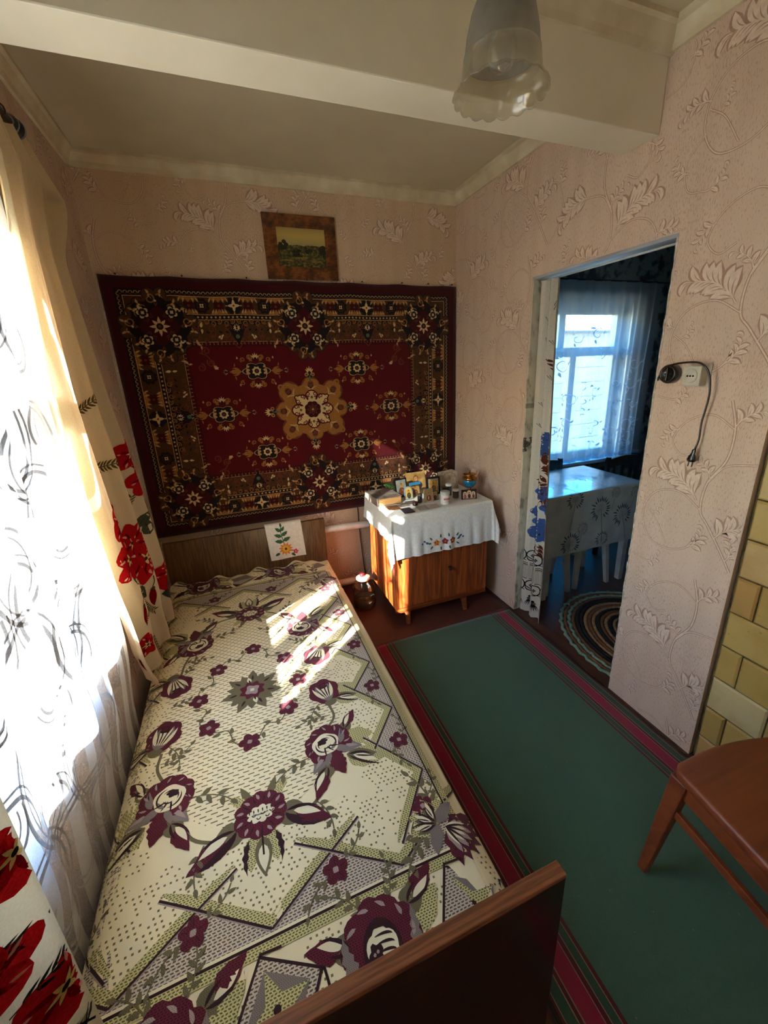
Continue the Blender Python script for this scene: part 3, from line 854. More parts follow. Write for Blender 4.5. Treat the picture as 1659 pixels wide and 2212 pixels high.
# vine in the lattice border with little flowers
for (x_, y_, rt) in ((0.612, -1.93, 0), (0.285, -1.925, 0), (0.02, -1.87, 0.3), (0.88, -1.87, 0.2), (0.60, -0.43, 0), (0.30, -0.42, 0), (0.885, -0.55, 0), (0.90, -1.64, 0), (0.895, -1.37, 0), (0.90, -1.10, 0), (0.90, -0.82, 0), (0.03, -1.37, 0), (0.03, -1.10, 0), (0.03, -0.80, 0)):
    a = Art().put(small_flower(0.034))
    a.put(sprig(4, 0.085, 'olive', 1.0), 0.02, 0.015, 0.3 if abs(y_ + 1.2) > 0.6 else 1.1).put(sprig(4, 0.085, 'olive', 1.0), -0.02, -0.01, math.pi + 0.3 if abs(y_ + 1.2) > 0.6 else -1.9)
    on_bed(Art().put(a, x_, y_, rt, dl=0), 'border_flower')

# centre medallion
m_ = Art()
for k in range(14):
    an = 2 * math.pi * k / 14
    m_.leaf('olive', 4, (0.02 * math.cos(an), 0.02 * math.sin(an)), an, 0.085 if k % 2 else 0.068, 0.038, 0, n=6, serr=0.06)
    if k % 2: m_.leaf('dark', 5, (0.05 * math.cos(an), 0.05 * math.sin(an)), an, 0.028, 0.008, 0, n=4)
m_.blob('maroon', 6, (0, 0), 0.046, 40, 8, 0.30, 0.2, sharp=True); m_.blob('lilac', 7, (0, 0), 0.028, 24, 4, 0.4, 0.4, sharp=True)
m_.blob('cream2', 8, (0, 0), 0.009, 4, rot=0.6)
for s_ in (1, -1): m_.leaf('cream2', 6, (0, s_ * 0.038), s_ * math.pi / 2, 0.030, 0.016, 0, n=4); m_.leaf('dark', 7, (0, s_ * 0.036), s_ * math.pi / 2, 0.018, 0.006, 0, n=4)
on_bed(Art().put(m_, 0.453, -1.205, 0.15, 1.12), 'centre_medallion')
# ring of small flowers joined by a vine
ring = [(0.471, -0.947), (0.595, -1.063), (0.629, -1.22), (0.572, -1.352), (0.431, -1.452), (0.299, -1.338), (0.26, -1.184), (0.326, -1.03)]
vine = Art()
for k in range(8):
    p, q = np.array(ring[k]), np.array(ring[(k + 1) % 8]); mid = (p + q) / 2; out = mid - np.array([PCX, PCY]); out /= np.linalg.norm(out)
    d = (q - p); an = math.atan2(d[1], d[0])
    vine.stroke('olive', 3, [p, p + d * 0.28 + out * 0.022, p + d * 0.55 - out * 0.012, p + d * 0.8 + out * 0.008, q], 0.0042)
    for f_, s_ in ((0.3, 1), (0.45, -1), (0.68, 1)):
        vine.leaf('olive', 4, p + d * f_ + out * s_ * 0.006, an + s_ * 0.9, 0.030, 0.014, 0, n=5)
on_bed(vine, 'flower_vine')
for k, (x_, y_) in enumerate(ring): on_bed(Art().put(small_flower(0.038), x_, y_, k * 0.7), 'ring_flower')
# roses
for (x_, y_, rt, fl) in ((0.678, -1.575, 0.25, 1), (0.71, -0.858, math.pi - 0.15, -1), (0.225, -0.80, math.pi + 0.15, 1), (0.187, -1.57, -0.25, -1)):
    on_bed(Art().put(side_spray(0.082), x_, y_, rt, 1.0, fl, 1), 'rose_motif')
for (x_, y_, rt, fl) in ((0.714, -1.335, 0.2, 1), (0.733, -1.095, math.pi - 0.5, -1), (0.168, -1.05, math.pi + 0.3, 1), (0.15, -1.315, -0.3, -1)):
    on_bed(Art().put(half_spray(0.066), x_, y_, rt, 1.0, fl, 1), 'half_rose_motif')
for (x_, y_, rt) in ((0.447, -1.712, math.pi), (0.474, -0.648, 0.0)):
    on_bed(Art().put(carn_spray(0.080), x_, y_, rt), 'carnation_motif')
# connecting stems and twigs between the roses
st = Art()
for (p, c, q) in (((0.52, -1.76), (0.60, -1.74), (0.655, -1.65)), ((0.37, -1.76), (0.28, -1.72), (0.235, -1.66)), ((0.69, -1.50), (0.72, -1.46), (0.715, -1.40)), ((0.175, -1.50), (0.15, -1.44), (0.155, -1.38)), ((0.735, -1.03), (0.75, -0.97), (0.72, -0.93)), ((0.18, -1.0), (0.19, -0.93), (0.21, -0.87)), ((0.26, -0.73), (0.32, -0.66), (0.40, -0.65)), ((0.65, -0.78), (0.60, -0.70), (0.55, -0.66))):
    on_bed(Art().stroke('olive', 2, [p, c, q], 0.009), 'rose_stem')
for (x_, y_, an, b_) in ((0.60, -1.74, -0.9, -0.8), (0.30, -1.74, -2.1, 0.8), (0.70, -1.45, 2.9, 0.6), (0.16, -1.44, 0.3, 0.6), (0.73, -1.0, 2.9, -0.6), (0.19, -0.93, 0.3, -0.6), (0.31, -0.66, 2.1, 0.8), (0.61, -0.70, 0.5, 0.8), (0.72, -1.22, 2.6, 0.5), (0.16, -1.18, 0.4, -0.5)):
    on_bed(Art().put(sprig(6, 0.10, 'olive', b_), x_, y_, an), 'leafy_twig')
# corner carnations
for (x_, y_, rt) in ((0.905, -1.935, -0.7 + math.pi / 2), (0.885, -0.43, 0.9)):
    a = Art()
    for k in range(7): a.leaf('maroon', 5, (0.012, 0), -0.9 + k * 0.3, 0.075, 0.032, 0, n=6, serr=0.18)
    for k in range(5): a.leaf('lilac', 6, (0.01, 0), -0.7 + k * 0.33, 0.056, 0.018, 0, n=5, serr=0.1)
    for k in range(5): a.leaf('cream2', 7, (0.008, 0), -0.6 + k * 0.3, 0.044, 0.011, 0, n=5)
    for k in range(4): a.leaf('dark', 8, (0.008, 0), -0.55 + k * 0.35, 0.048, 0.005, 0, n=5)
    a.leaf('grey', 7, (-0.005, 0), 1.5, 0.06, 0.028, -0.5, n=6, serr=0.08).leaf('grey', 7, (-0.005, 0), -1.5, 0.06, 0.028, 0.5, n=6, serr=0.08)
    for s_ in (0.7, -0.7, 0.1): a.put(variegated_leaf(0.06, 0.03), -0.01, 0, math.pi + s_, dl=2)
    a.put(sprig(5, 0.10), -0.02, 0.02, 2.1).put(sprig(5, 0.10), -0.02, -0.02, -2.1)
    on_bed(Art().put(a, x_, y_, rt - math.pi / 2, 1.3), 'corner_carnation')
# outer border at both ends: big roses between framed squares
def framed_square(r=0.072):
    a = Art()
    sq_ = lambda q: [(-q, -q), (q, -q), (q, q), (-q, q)]
    a.poly('dark', 5, sq_(r)).poly('lattice', 6, sq_(r - 0.006)).poly('grey', 7, sq_(r - 0.022))
    st_ = []
    for k in range(8):
        an = math.pi / 4 * k + math.pi / 4; rr = (r - 0.018) * 1.28 if k % 2 == 0 else (r - 0.018) * 0.46
        st_.append((rr * math.cos(an), rr * math.sin(an)))
    a.poly('band', 8, st_); a.blob('dark', 9, (0, 0), 0.008, 10)
    a.strip('dark', 6, [(-r, r), (-r * 0.4, r * 1.28)], 0.005).strip('dark', 6, [(r, r), (r * 1.3, r * 0.6)], 0.005)
    return a
def big_rose(R):
    a = Art()
    for k in range(11):
        an = 2 * math.pi * k / 11
        a.blob('maroon', 5, (0.62 * R * math.cos(an), 0.72 * R * math.sin(an)), R * 0.34, 14, 3, 0.14, an)
        a.leaf('lilac', 7, (0.70 * R * math.cos(an), 0.80 * R * math.sin(an)), an + 1.2, R * 0.28, R * 0.09, 0.5, n=4)
    a.blob('maroon', 6, (0, 0), R * 0.72, 26, sy=1.12)
    a.leaf('grey', 7, (-R * 0.55, -R * 0.35), 2.0, R * 0.95, R * 0.26, -0.6, n=10, serr=0.25).leaf('grey', 7, (R * 0.62, -R * 0.35), 1.2, R * 0.95, R * 0.22, 0.5, n=10, serr=0.25)
    a.blob('dark', 8, (0, 0), R * 0.60, 30, sx=0.72, sy=1.0); a.blob('cream2', 9, (0, -R * 0.03), R * 0.47, 30, 6, 0.12, sx=0.80, sy=1.05)
    for k in range(6):
        zc = R * (-0.36 + 0.14 * k); q = np.linspace(0.2, 1.9, 8)
        a.strip('dark', 10, np.stack([-R * 0.02 + R * 0.30 * np.cos(q), zc + R * 0.10 * np.sin(q)], 1), R * 0.055 * np.sin(np.linspace(0.2, math.pi - 0.2, 8)))
    a.blob('dark', 10, (-R * 0.16, -R * 0.02), R * 0.19, 18, 5, 0.35, sy=1.3)
    for (dx, dz) in ((-0.2, 0.02), (-0.12, 0.05), (-0.16, -0.08)): a.blob('lilac', 11, (R * dx, R * dz), R * 0.035, 6)
    return a
for yy, s_ in ((-2.118, -1), (-0.232, 1)):
    for x_ in (0.894, 0.449, 0.03): on_bed(Art().put(framed_square(), x_, yy, 0.5 * s_, 1.0, 1, 1 if s_ < 0 else 0.8), 'framed_square')
    for x_ in (0.672, 0.235):
        a = Art().put(big_rose(0.100))
        a.put(bud(0.10, 0.055), -0.06, 0.03, math.pi - 0.35).put(bud(0.10, 0.055), 0.075, 0.055, 0.55)
        a.put(variegated_leaf(0.10, 0.055), 0.07, -0.03, -0.25).put(variegated_leaf(0.10, 0.055), -0.07, -0.03, math.pi + 0.25)
        a.leaf('band', 3, (0.06, 0.02), 0.4, 0.11, 0.075, 0.3, n=7, serr=0.08)
        a.put(sprig(6, 0.10), -0.02, 0.07, 2.0).put(sprig(6, 0.09), 0.04, 0.08, 1.0)
        on_bed(Art().put(a, x_, yy, 0.0, 1.0, 1, -s_ * (1 if s_ < 0 else 0.8)), 'big_rose_motif')
fl_ = Art()
for yy, hh in ((-2.03, -2.21), (-0.19, -0.315)):
    for x_ in (0.80, 0.985, 0.555, 0.345, 0.12): on_bed(Art().grid('dots', 0, x_ - 0.045, x_ + 0.045, min(yy, hh), max(yy, hh), 4, 6), 'dotted_ground')

# ------------------------------------------------------------------ embroidered napkin over the headboard
def napkin(u, v, h):
    """u across (0..0.23), v: 0 at the front hem, up the front, over the top edge, down behind"""
    u = np.asarray(u, float); v = np.asarray(v, float)
    fall = 0.23; top = 0.592
    a = np.clip((v - fall) / 0.012, 0, math.pi)
    back = np.maximum(v - fall - 0.012 * math.pi, 0)
    wav = 0.004 * np.sin(u * 30) * smoothstep(0.25, 0.0, v) + 0.003
    yc = BHY + 0.011
    y = np.where(v < fall, BHY - 0.004 - wav - h, yc - (0.0155 + h) * np.cos(a))
    z = np.where(v < fall, top - fall + v, top + (0.0125 + h) * np.sin(a) - back)
    x = 0.622 + u + 0.012 * (1 - v / fall) * np.where(v < fall, 1, 0)
    return np.stack([x, y, z], 1)
M_LINEN = pm('white_linen', S(236, 234, 228), S(220, 216, 208), 60.0, 0.85, 0.25, sheen=0.1)
nap = MB().sheet(lambda u, v: napkin(u, v, np.zeros_like(u)), np.linspace(0, 0.22, 24), np.concatenate([np.linspace(0, 0.23, 20), np.linspace(0.234, 0.36, 22)])).build('napkin', M_LINEN)
tag(nap, 'white napkin embroidered with an orange flower, hung over the headboard', 'napkin')
EMB = {'green': pm('green_thread', S(52, 110, 76), S(34, 80, 54), 90.0, 0.7, 0.4), 'orange': pm('orange_thread', S(232, 150, 52), S(206, 110, 36), 90.0, 0.7, 0.4), 'yellow': pm('yellow_thread', S(238, 200, 70), S(214, 168, 44), 90.0, 0.7, 0.4), 'pink': pm('pink_thread', S(214, 66, 104), S(176, 36, 76), 90.0, 0.7, 0.4), 'red': pm('dark_red_thread', S(150, 30, 42), S(110, 18, 30), 90.0, 0.7, 0.4), 'blue': pm('blue_thread', S(60, 84, 140), S(40, 60, 110), 90.0, 0.7, 0.4), 'brown': pm('brown_thread', S(126, 60, 34), S(96, 42, 24), 90.0, 0.7, 0.4)}
a = Art()
for k in range(11): a.leaf('orange', 2, (0.115, 0.075), 2 * math.pi * k / 11, 0.052, 0.020, 0.1, n=5)
for k in range(11): a.leaf('yellow', 3, (0.115, 0.075), 2 * math.pi * k / 11 + 0.2, 0.032, 0.011, 0.1, n=4)
a.blob('brown', 4, (0.115, 0.075), 0.012, 12, 6, 0.3)
for k in range(5): a.leaf('pink', 3, (0.180, 0.042), 2 * math.pi * k / 5, 0.022, 0.018, 0, n=4, blunt=0.6)
a.blob('yellow', 4, (0.180, 0.042), 0.005, 8)
a.stroke('green', 1, [(0.11, 0.10), (0.105, 0.15), (0.10, 0.20), (0.105, 0.25)], 0.005)
for k, (x_, y_, an, L) in enumerate(((0.105, 0.14, 0.3, 0.06), (0.105, 0.13, 2.8, 0.06), (0.10, 0.18, 0.5, 0.055), (0.10, 0.17, 2.6, 0.055), (0.10, 0.215, 0.8, 0.045), (0.10, 0.21, 2.3, 0.05), (0.105, 0.245, 1.5, 0.03), (0.07, 0.05, 3.5, 0.04), (0.15, 0.035, -0.9, 0.04))):
    a.leaf('green', 2, (x_, y_), an, L, L * 0.5, 0.3, n=6, serr=0.12)
a.stroke('green', 1, [(0.15, 0.06), (0.165, 0.05), (0.18, 0.045)], 0.004)
a = Art().put(a, 0.0, 0.0, 0.0, 0.88)
a.emit('embroidered_flower', napkin, EMB, nap, 0.0008, 0.0003)
# ================================================================== carpet on the back wall
CPX, CPZ, CPW, CPH = 0.019, 0.582, 2.0, 1.408
def wool(name, c1, c2):
    t = NT(name)
    v = t.coords('Position')
    f = t.noise(v, 330.0, 2.0, 0.7); g_ = t.noise(v, 9.0, 3.0)
    col = t.mix(t.ramp(f, [(0.35, (0, 0, 0)), (0.65, (1, 1, 1))]), c2, c1)
    col = t.mix(t.math('MULTIPLY', g_, 0.25), col, tuple(c * 0.6 for c in c1[:3]) + (1,))
    p = t.principled(col, 0.95, f, 0.003, 0.7); p.inputs['Specular IOR Level'].default_value = 0.08; p.inputs['Sheen Weight'].default_value = 0.25
    MATS[name] = t.done(p); return MATS[name]
CM = {'outer': wool('wool_outer_red', S(74, 14, 22), S(46, 7, 12)), 'red': wool('wool_field_red', S(96, 10, 22), S(70, 6, 14)), 'black': wool('wool_black', S(34, 26, 32), S(16, 12, 16)),
      'navy': wool('wool_navy', S(38, 34, 48), S(20, 18, 28)), 'gold': wool('wool_gold', S(170, 116, 56), S(126, 80, 38)), 'tan': wool('wool_tan', S(206, 166, 112), S(160, 122, 78)),
      'cream': wool('wool_cream', S(226, 198, 148), S(184, 152, 104)), 'brown': wool('wool_brown', S(84, 54, 32), S(62, 38, 22)), 'rust': wool('wool_rust', S(122, 62, 42), S(92, 42, 28)),
      'green': wool('wool_green', S(96, 112, 88), S(66, 82, 64))}
def carpet_surf(u, v, h):
    u = np.asarray(u, float); v = np.asarray(v, float)
    y = -0.006 - h - 0.004 * (0.5 + 0.5 * np.sin(3.1 * u + 1.0) * np.sin(2.3 * v)) 
    z = CPZ + v - 0.006 * np.abs(np.sin(u * math.pi / 0.32)) * (v / CPH) ** 4 - 0.006 * (u / CPW) + 0.012 * (u / CPW - 0.5) * 0.0
    return np.stack([CPX + u, y, z], 1)
mb = MB()
mb.sheet(lambda u, v: carpet_surf(u, v, np.full_like(u, 0.006)), np.linspace(0, CPW, 90), np.linspace(0, CPH, 40))
carpet = mb.build('wall_carpet', CM['outer'], solid=0.010)
tag(carpet, 'large red patterned wool carpet with gold medallions nailed flat to the back wall', 'carpet')
def on_carpet(a, name, **k):
    return a.emit(name, carpet_surf, CM, carpet, 0.0120, 0.00022, **k)

# concentric bands
b_ = Art()
def ring_band(key, layer, d0, d1):
    b_.grid(key, layer, d0, CPW - d0, CPH - d1, CPH - d0, 50, 2).grid(key, layer, d0, CPW - d0, d0, d1, 50, 2)
    b_.grid(key, layer, d0, d1, d1, CPH - d1, 2, 30).grid(key, layer, CPW - d1, CPW - d0, d1, CPH - d1, 2, 30)
ring_band('black', 0, 0.056, 0.088); ring_band('tan', 1, 0.088, 0.0915); ring_band('brown', 0, 0.0915, 0.178)
ring_band('tan', 1, 0.177, 0.180); ring_band('black', 0, 0.180, 0.203); ring_band('tan', 1, 0.203, 0.206); ring_band('brown', 0, 0.206, 0.318); ring_band('tan', 1, 0.317, 0.3195); ring_band('outer', 0, 0.3195, 0.345)
on_carpet(b_, 'border_band')
fld = Art().grid('red', 0, 0.345, CPW - 0.345, 0.345, CPH - 0.345, 50, 30); on_carpet(fld, 'red_field')

# running ornament of the guard stripes
def rim(d, step, draw, name):
    a = Art()
    for (x0, y0, x1, y1, rt) in ((d, d, CPW - d, d, math.pi), (d, CPH - d, CPW - d, CPH - d, 0.0), (d, d, d, CPH - d, math.pi / 2), (CPW - d, d, CPW - d, CPH - d, -math.pi / 2)):
        L = math.hypot(x1 - x0, y1 - y0); n = int(L / step)
        for k in range(n):
            f = (k + 0.5) / n; a.put(draw, x0 + (x1 - x0) * f, y0 + (y1 - y0) * f, rt)
    o = on_carpet(a, name); o['kind'] = 'stuff'
g1 = Art(); an_ = np.linspace(-0.2, math.pi + 0.2, 7)
g1.strip('tan', 2, np.stack([0.0085 * np.cos(an_), 0.009 * np.sin(an_) - 0.003], 1), 0.0032).strip('rust', 2, [(-0.005, -0.012), (0, -0.008), (0.005, -0.012)], 0.003)
rim(0.072, 0.0225, g1, 'scroll_edging')
g2 = Art(); g2.blob('tan', 2, (0, 0), 0.0058, 6)
rim(0.1915, 0.022, g2, 'bead_edging')
g3 = Art(); g3.blob('rust', 2, (0, 0), 0.005, 6).strip('tan', 2, [(0, 0.0), (0, 0.009)], 0.002)
rim(0.331, 0.020, g3, 'inner_bead_edging')

# rosettes and gold cartouches of the border; frame: x along the border, y = 0 at the outer edge, negative inwards
def rosette(R, core='cream'):
    a = Art(); a.blob('black', 4, (0, 0), R, 32, 8, 0.20)
    a.blob('brown', 5, (0, 0), R * 0.62, 24, 8, 0.2); a.blob('black', 6, (0, 0), R * 0.5, 16, 8, 0.1); a.blob(core, 7, (0, 0), R * 0.34, 8, 4, 0.4, sharp=True); a.blob('rust', 8, (0, 0), R * 0.13, 6)
    return a
def star(R):
    a = Art(); a.blob('black', 4, (0, 0), R * 1.15, 24, 8, 0.12)
    for k in range(4): a.leaf('cream', 6, (0, 0), math.pi / 2 * k, R * 0.85, R * 0.42, 0, n=4, blunt=0.6)
    a.blob('cream', 6, (0, 0), R * 0.36, 4, rot=math.pi / 4); a.blob('rust', 7, (0, 0), R * 0.17, 4)
    for k in range(4): a.blob('tan', 6, (R * 0.95 * math.cos(math.pi / 2 * k), R * 0.95 * math.sin(math.pi / 2 * k)), R * 0.12, 4)
    return a
def curl(key, layer, R, w, turns=1.3):
    a = Art(); t_ = np.linspace(0, 1, 14); an = turns * 2 * math.pi * t_; r = R * (1 - 0.72 * t_)
    a.strip(key, layer, np.stack([R - r * np.cos(an) * 1.0, r * np.sin(an)], 1), w * (1 - 0.4 * t_)); return a
def palmette(R, key='tan', n=5):
    a = Art()
    for k in range(n):
        an = math.pi / 2 + (k - (n - 1) / 2) * 0.42
        a.leaf(key, 6, (0, 0), an, R * (1 - 0.08 * abs(k - (n - 1) / 2)), R * 0.30, 0, n=4, blunt=0.55)
    a.blob('black', 7, (0, R * 0.08), R * 0.2, 8); return a
def border_segment(L):
    """stretch of the two main border bands between two medallions, length L"""
    a = Art(); ym = -0.134
    for s_ in (-1, 1):
        a.put(rosette(0.040), s_ * L * 0.36, ym)
        for q in (0.17, 0.50):                                     # gold cartouches between the rosettes
            for e in (-1, 1):
                x_ = s_ * L * q; y_ = ym + e * 0.032
                a.poly('gold', 2, [(x_ - 0.045, y_ + e * 0.010), (x_ - 0.030, y_ - e * 0.006), (x_ - 0.012, y_ - e * 0.002), (x_, y_ - e * 0.016), (x_ + 0.012, y_ - e * 0.002), (x_ + 0.030, y_ - e * 0.006), (x_ + 0.045, y_ + e * 0.010)])
                for f in (-0.038, -0.02, 0.02, 0.038): a.leaf('tan', 4, (x_ + f, y_ + e * 0.008), -e * math.pi / 2 + f * 12, 0.026, 0.009, 0, n=4)
            a.blob('outer', 3, (s_ * L * q, ym), 0.024, 12, 4, 0.35, sx=1.4); a.blob('rust', 4, (s_ * L * q, ym), 0.007, 6)
    a.put(star(0.040), 0, ym)
    # inner band: dark cusped lobe with palmette, rust scrolls
    yi = -0.262
    a.poly('black', 2, [(-L * 0.36, -0.208), (-L * 0.24, -0.232), (-L * 0.13, -0.222), (-L * 0.09, -0.262), (-0.022, -0.296), (0, -0.338), (0.022, -0.296), (L * 0.09, -0.262), (L * 0.13, -0.222), (L * 0.24, -0.232), (L * 0.36, -0.208)])
    a.stroke('rust', 4, [(-0.062, -0.316), (-0.035, -0.318), (-0.014, -0.338), (0, -0.352), (0.014, -0.338), (0.035, -0.318), (0.062, -0.316)], 0.0045)
    for s_ in (-1, 1):
        for k_ in range(6):
            x_ = s_ * (0.028 + k_ * 0.033)
            if abs(x_) < L * 0.45:
                a.put(curl('gold', 3, 0.015, 0.005), x_, -0.222 - 0.012 * (k_ % 2), math.pi / 2 + 0.7 * s_, 1.0, 1, s_).put(curl('rust', 3, 0.013, 0.005), x_ + s_ * 0.012, -0.300 + 0.012 * (k_ % 2), -math.pi / 2 - 0.6 * s_, 1.0, 1, -s_)
                a.leaf('black', 3, (x_, -0.262), s_ * 0.6, 0.022, 0.010, 0.5, n=4)
    a.put(palmette(0.032, 'cream'), 0, -0.236, math.pi); a.put(palmette(0.028, 'cream'), 0, -0.252); a.blob('green', 7, (0, -0.292), 0.012, 8)
    for s_ in (-1, 1):
        for (x_, y_, R, rt) in ((0.03, -0.255, 0.020, 0.6), (0.075, -0.285, 0.024, 2.6), (0.11, -0.255, 0.020, 0.2), (0.15, -0.28, 0.022, 2.9), (0.185, -0.245, 0.018, 0.4)):
            if x_ < L * 0.42: a.put(curl('rust', 4, R, 0.0055), s_ * x_, y_, rt if s_ > 0 else math.pi - rt, 1.0, 1, s_)
        a.leaf('cream', 6, (s_ * L * 0.40, -0.245), math.pi / 2, 0.030, 0.014, 0.4 * s_, n=4).leaf('cream', 6, (s_ * L * 0.40, -0.25), -math.pi / 2, 0.026, 0.012, 0.4 * s_, n=4)
        for (x_, y_) in ((0.19, -0.292), (0.225, -0.298), (0.205, -0.305)): a.leaf('cream', 5, (s_ * L * x_, y_), 0.7 * s_ + 1.5, 0.018, 0.010, 0, n=4)
        for k in range(4):
            an = np.linspace(-1.1, 1.1, 6); r = 0.02 + 0.013 * k
            a.strip('rust', 3, np.stack([s_ * (L * 0.56 - r * np.cos(an)), -0.262 + r * np.sin(an) * 1.2], 1), 0.004)
        a.leaf('tan', 5, (s_ * (L * 0.5 - 0.03), -0.336), math.pi / 2 - s_ * 0.9, 0.042, 0.013, s_ * 1.6, n=6).leaf('tan', 5, (s_ * (L * 0.5 - 0.03), -0.336), -math.pi / 2 + s_ * 0.1, 0.022, 0.010, 0, n=4)
    return a
MX = (0.233, 0.993, 1.762); MZ = (0.217, 1.170)
def side_medallion():
    a = Art(); R = 0.160
    for k in range(8):                                             # paired gold loops round the rim
        an = math.pi / 4 * k
        for s_ in (-1, 1):
            q = an + s_ * 0.17; rr = R * (1.0 if k % 2 == 0 else 0.86)
            a.blob('black', 3, (rr * math.cos(q), rr * math.sin(q)), 0.033, 14); a.blob('brown', 4, (rr * math.cos(q), rr * math.sin(q)), 0.029, 14); a.put(curl('gold', 5, 0.024, 0.0075), rr * math.cos(q), rr * math.sin(q), q + math.pi, 1.0, 1, s_)
            a.leaf('tan', 6, (rr * math.cos(q), rr * math.sin(q)), q, 0.024, 0.012, s_ * 1.2, n=4); a.leaf('tan', 6, (rr * math.cos(q), rr * math.sin(q)), q + math.pi, 0.016, 0.010, 0, n=4)
    a.blob('brown', 4, (0, 0), R * 1.02, 48, 16, 0.12)
    a.blob('black', 5, (0, 0), R * 0.95, 48, 8, 0.14, math.pi / 8)
    a.blob('outer', 7, (0, 0), R * 0.62, 32, 4, 0.30, math.pi / 4, sharp=True)
    for k in range(4):
        an = math.pi / 4 + math.pi / 2 * k; c = (R * 0.60 * math.cos(an), R * 0.60 * math.sin(an))
        a.blob('black', 8, c, 0.034, 14); a.blob('cream', 9, c, 0.030, 20, 5, 0.35); a.blob('navy', 10, c, 0.020, 10); a.blob('cream', 11, c, 0.011, 8, 4, 0.4); 
        for s_ in (-1, 1): a.leaf('cream', 9, (c[0] * 1.28, c[1] * 1.28), an + s_ * 1.2, 0.022, 0.010, 0, n=4)
        an2 = math.pi / 2 * k
        a.leaf('rust', 8, (R * 0.62 * math.cos(an2), R * 0.62 * math.sin(an2)), an2 + 0.4, 0.022, 0.006, 0, n=4).leaf('rust', 8, (R * 0.62 * math.cos(an2), R * 0.62 * math.sin(an2)), an2 - 0.4, 0.022, 0.006, 0, n=4)
        a.blob('cream', 8, (R * 0.78 * math.cos(an2), R * 0.78 * math.sin(an2)), 0.007, 4)
        for s_ in (-1, 1): a.put(curl('rust', 8, 0.014, 0.004), R * 0.36 * math.cos(an2 + s_ * 0.4), R * 0.36 * math.sin(an2 + s_ * 0.4), an2 + s_ * 1.2, 1, 1, s_)
    for k in range(8): a.leaf('cream', 9, (0.010 * math.cos(math.pi / 4 * k), 0.010 * math.sin(math.pi / 4 * k)), math.pi / 4 * k, 0.040 if k % 2 == 0 else 0.034, 0.016, 0, n=4, blunt=0.6)
    a.blob('black', 10, (0, 0), 0.017, 8); a.blob('rust', 11, (0, 0), 0.009, 8, 4, 0.3)
    return a
def small_medallion():
    a = Art()
    a.blob('black', 4, (0, 0), 0.075, 32, 6, 0.28, 0.5, sx=1.0, sy=0.62)
    a.blob('tan', 5, (0, 0), 0.070, 32, 6, 0.28, 0.5, sx=1.0, sy=0.62, inner=0.93)
    a.blob('cream', 7, (0, 0), 0.024, 16, 8, 0.25); a.blob('navy', 8, (0, 0), 0.012, 8); a.blob('rust', 9, (0, 0), 0.005, 6)
    for s_ in (-1, 1):
        for e in (0.016, 0, -0.016): a.leaf('tan', 7, (s_ * 0.038, e), math.pi / 2, 0.012, 0.012, 0, n=4)
        a.leaf('tan', 7, (s_ * 0.045, -0.018), math.pi / 2, 0.036, 0.012, 0, n=4)
        a.leaf('gold', 6, (s_ * 0.070, 0), 0 if s_ > 0 else math.pi, 0.060, 0.024, 0, n=6, serr=0.2)
        for e in (-1, 1):
            a.leaf('gold', 6, (s_ * 0.078, 0), (e * 0.75 if s_ > 0 else math.pi - e * 0.75), 0.042, 0.010, -e * s_ * 1.2, n=6)
            a.put(curl('gold', 6, 0.015, 0.006), s_ * 0.030, e * 0.050, math.pi / 2 * e, 1.0, 1, s_ * e)
            a.put(curl('gold', 6, 0.012, 0.005), s_ * 0.066, e * 0.044, math.pi / 2 * e + s_ * 0.5, 1.0, 1, -s_ * e)
            a.leaf('gold', 6, (s_ * 0.015, e * 0.045), math.pi / 2 * e - e * s_ * 0.7, 0.040, 0.010, e * s_ * 1.0, n=5)
            a.leaf('tan', 6, (s_ * 0.085, e * 0.058), math.pi / 2 * e, 0.013, 0.008, 0, n=4); a.leaf('gold', 6, (s_ * 0.105, e * 0.022), e * 1.2, 0.02, 0.006, 0.8 * e, n=4)
        a.put(palmette(0.022, 'tan', 5), s_ * 0.136, 0, -s_ * math.pi / 2); a.blob('navy', 7, (s_ * 0.145, 0), 0.007, 8)
    for e in (-1, 1): a.put(palmette(0.030, 'cream', 5), 0, e * 0.058, 0 if e > 0 else math.pi)
    return a
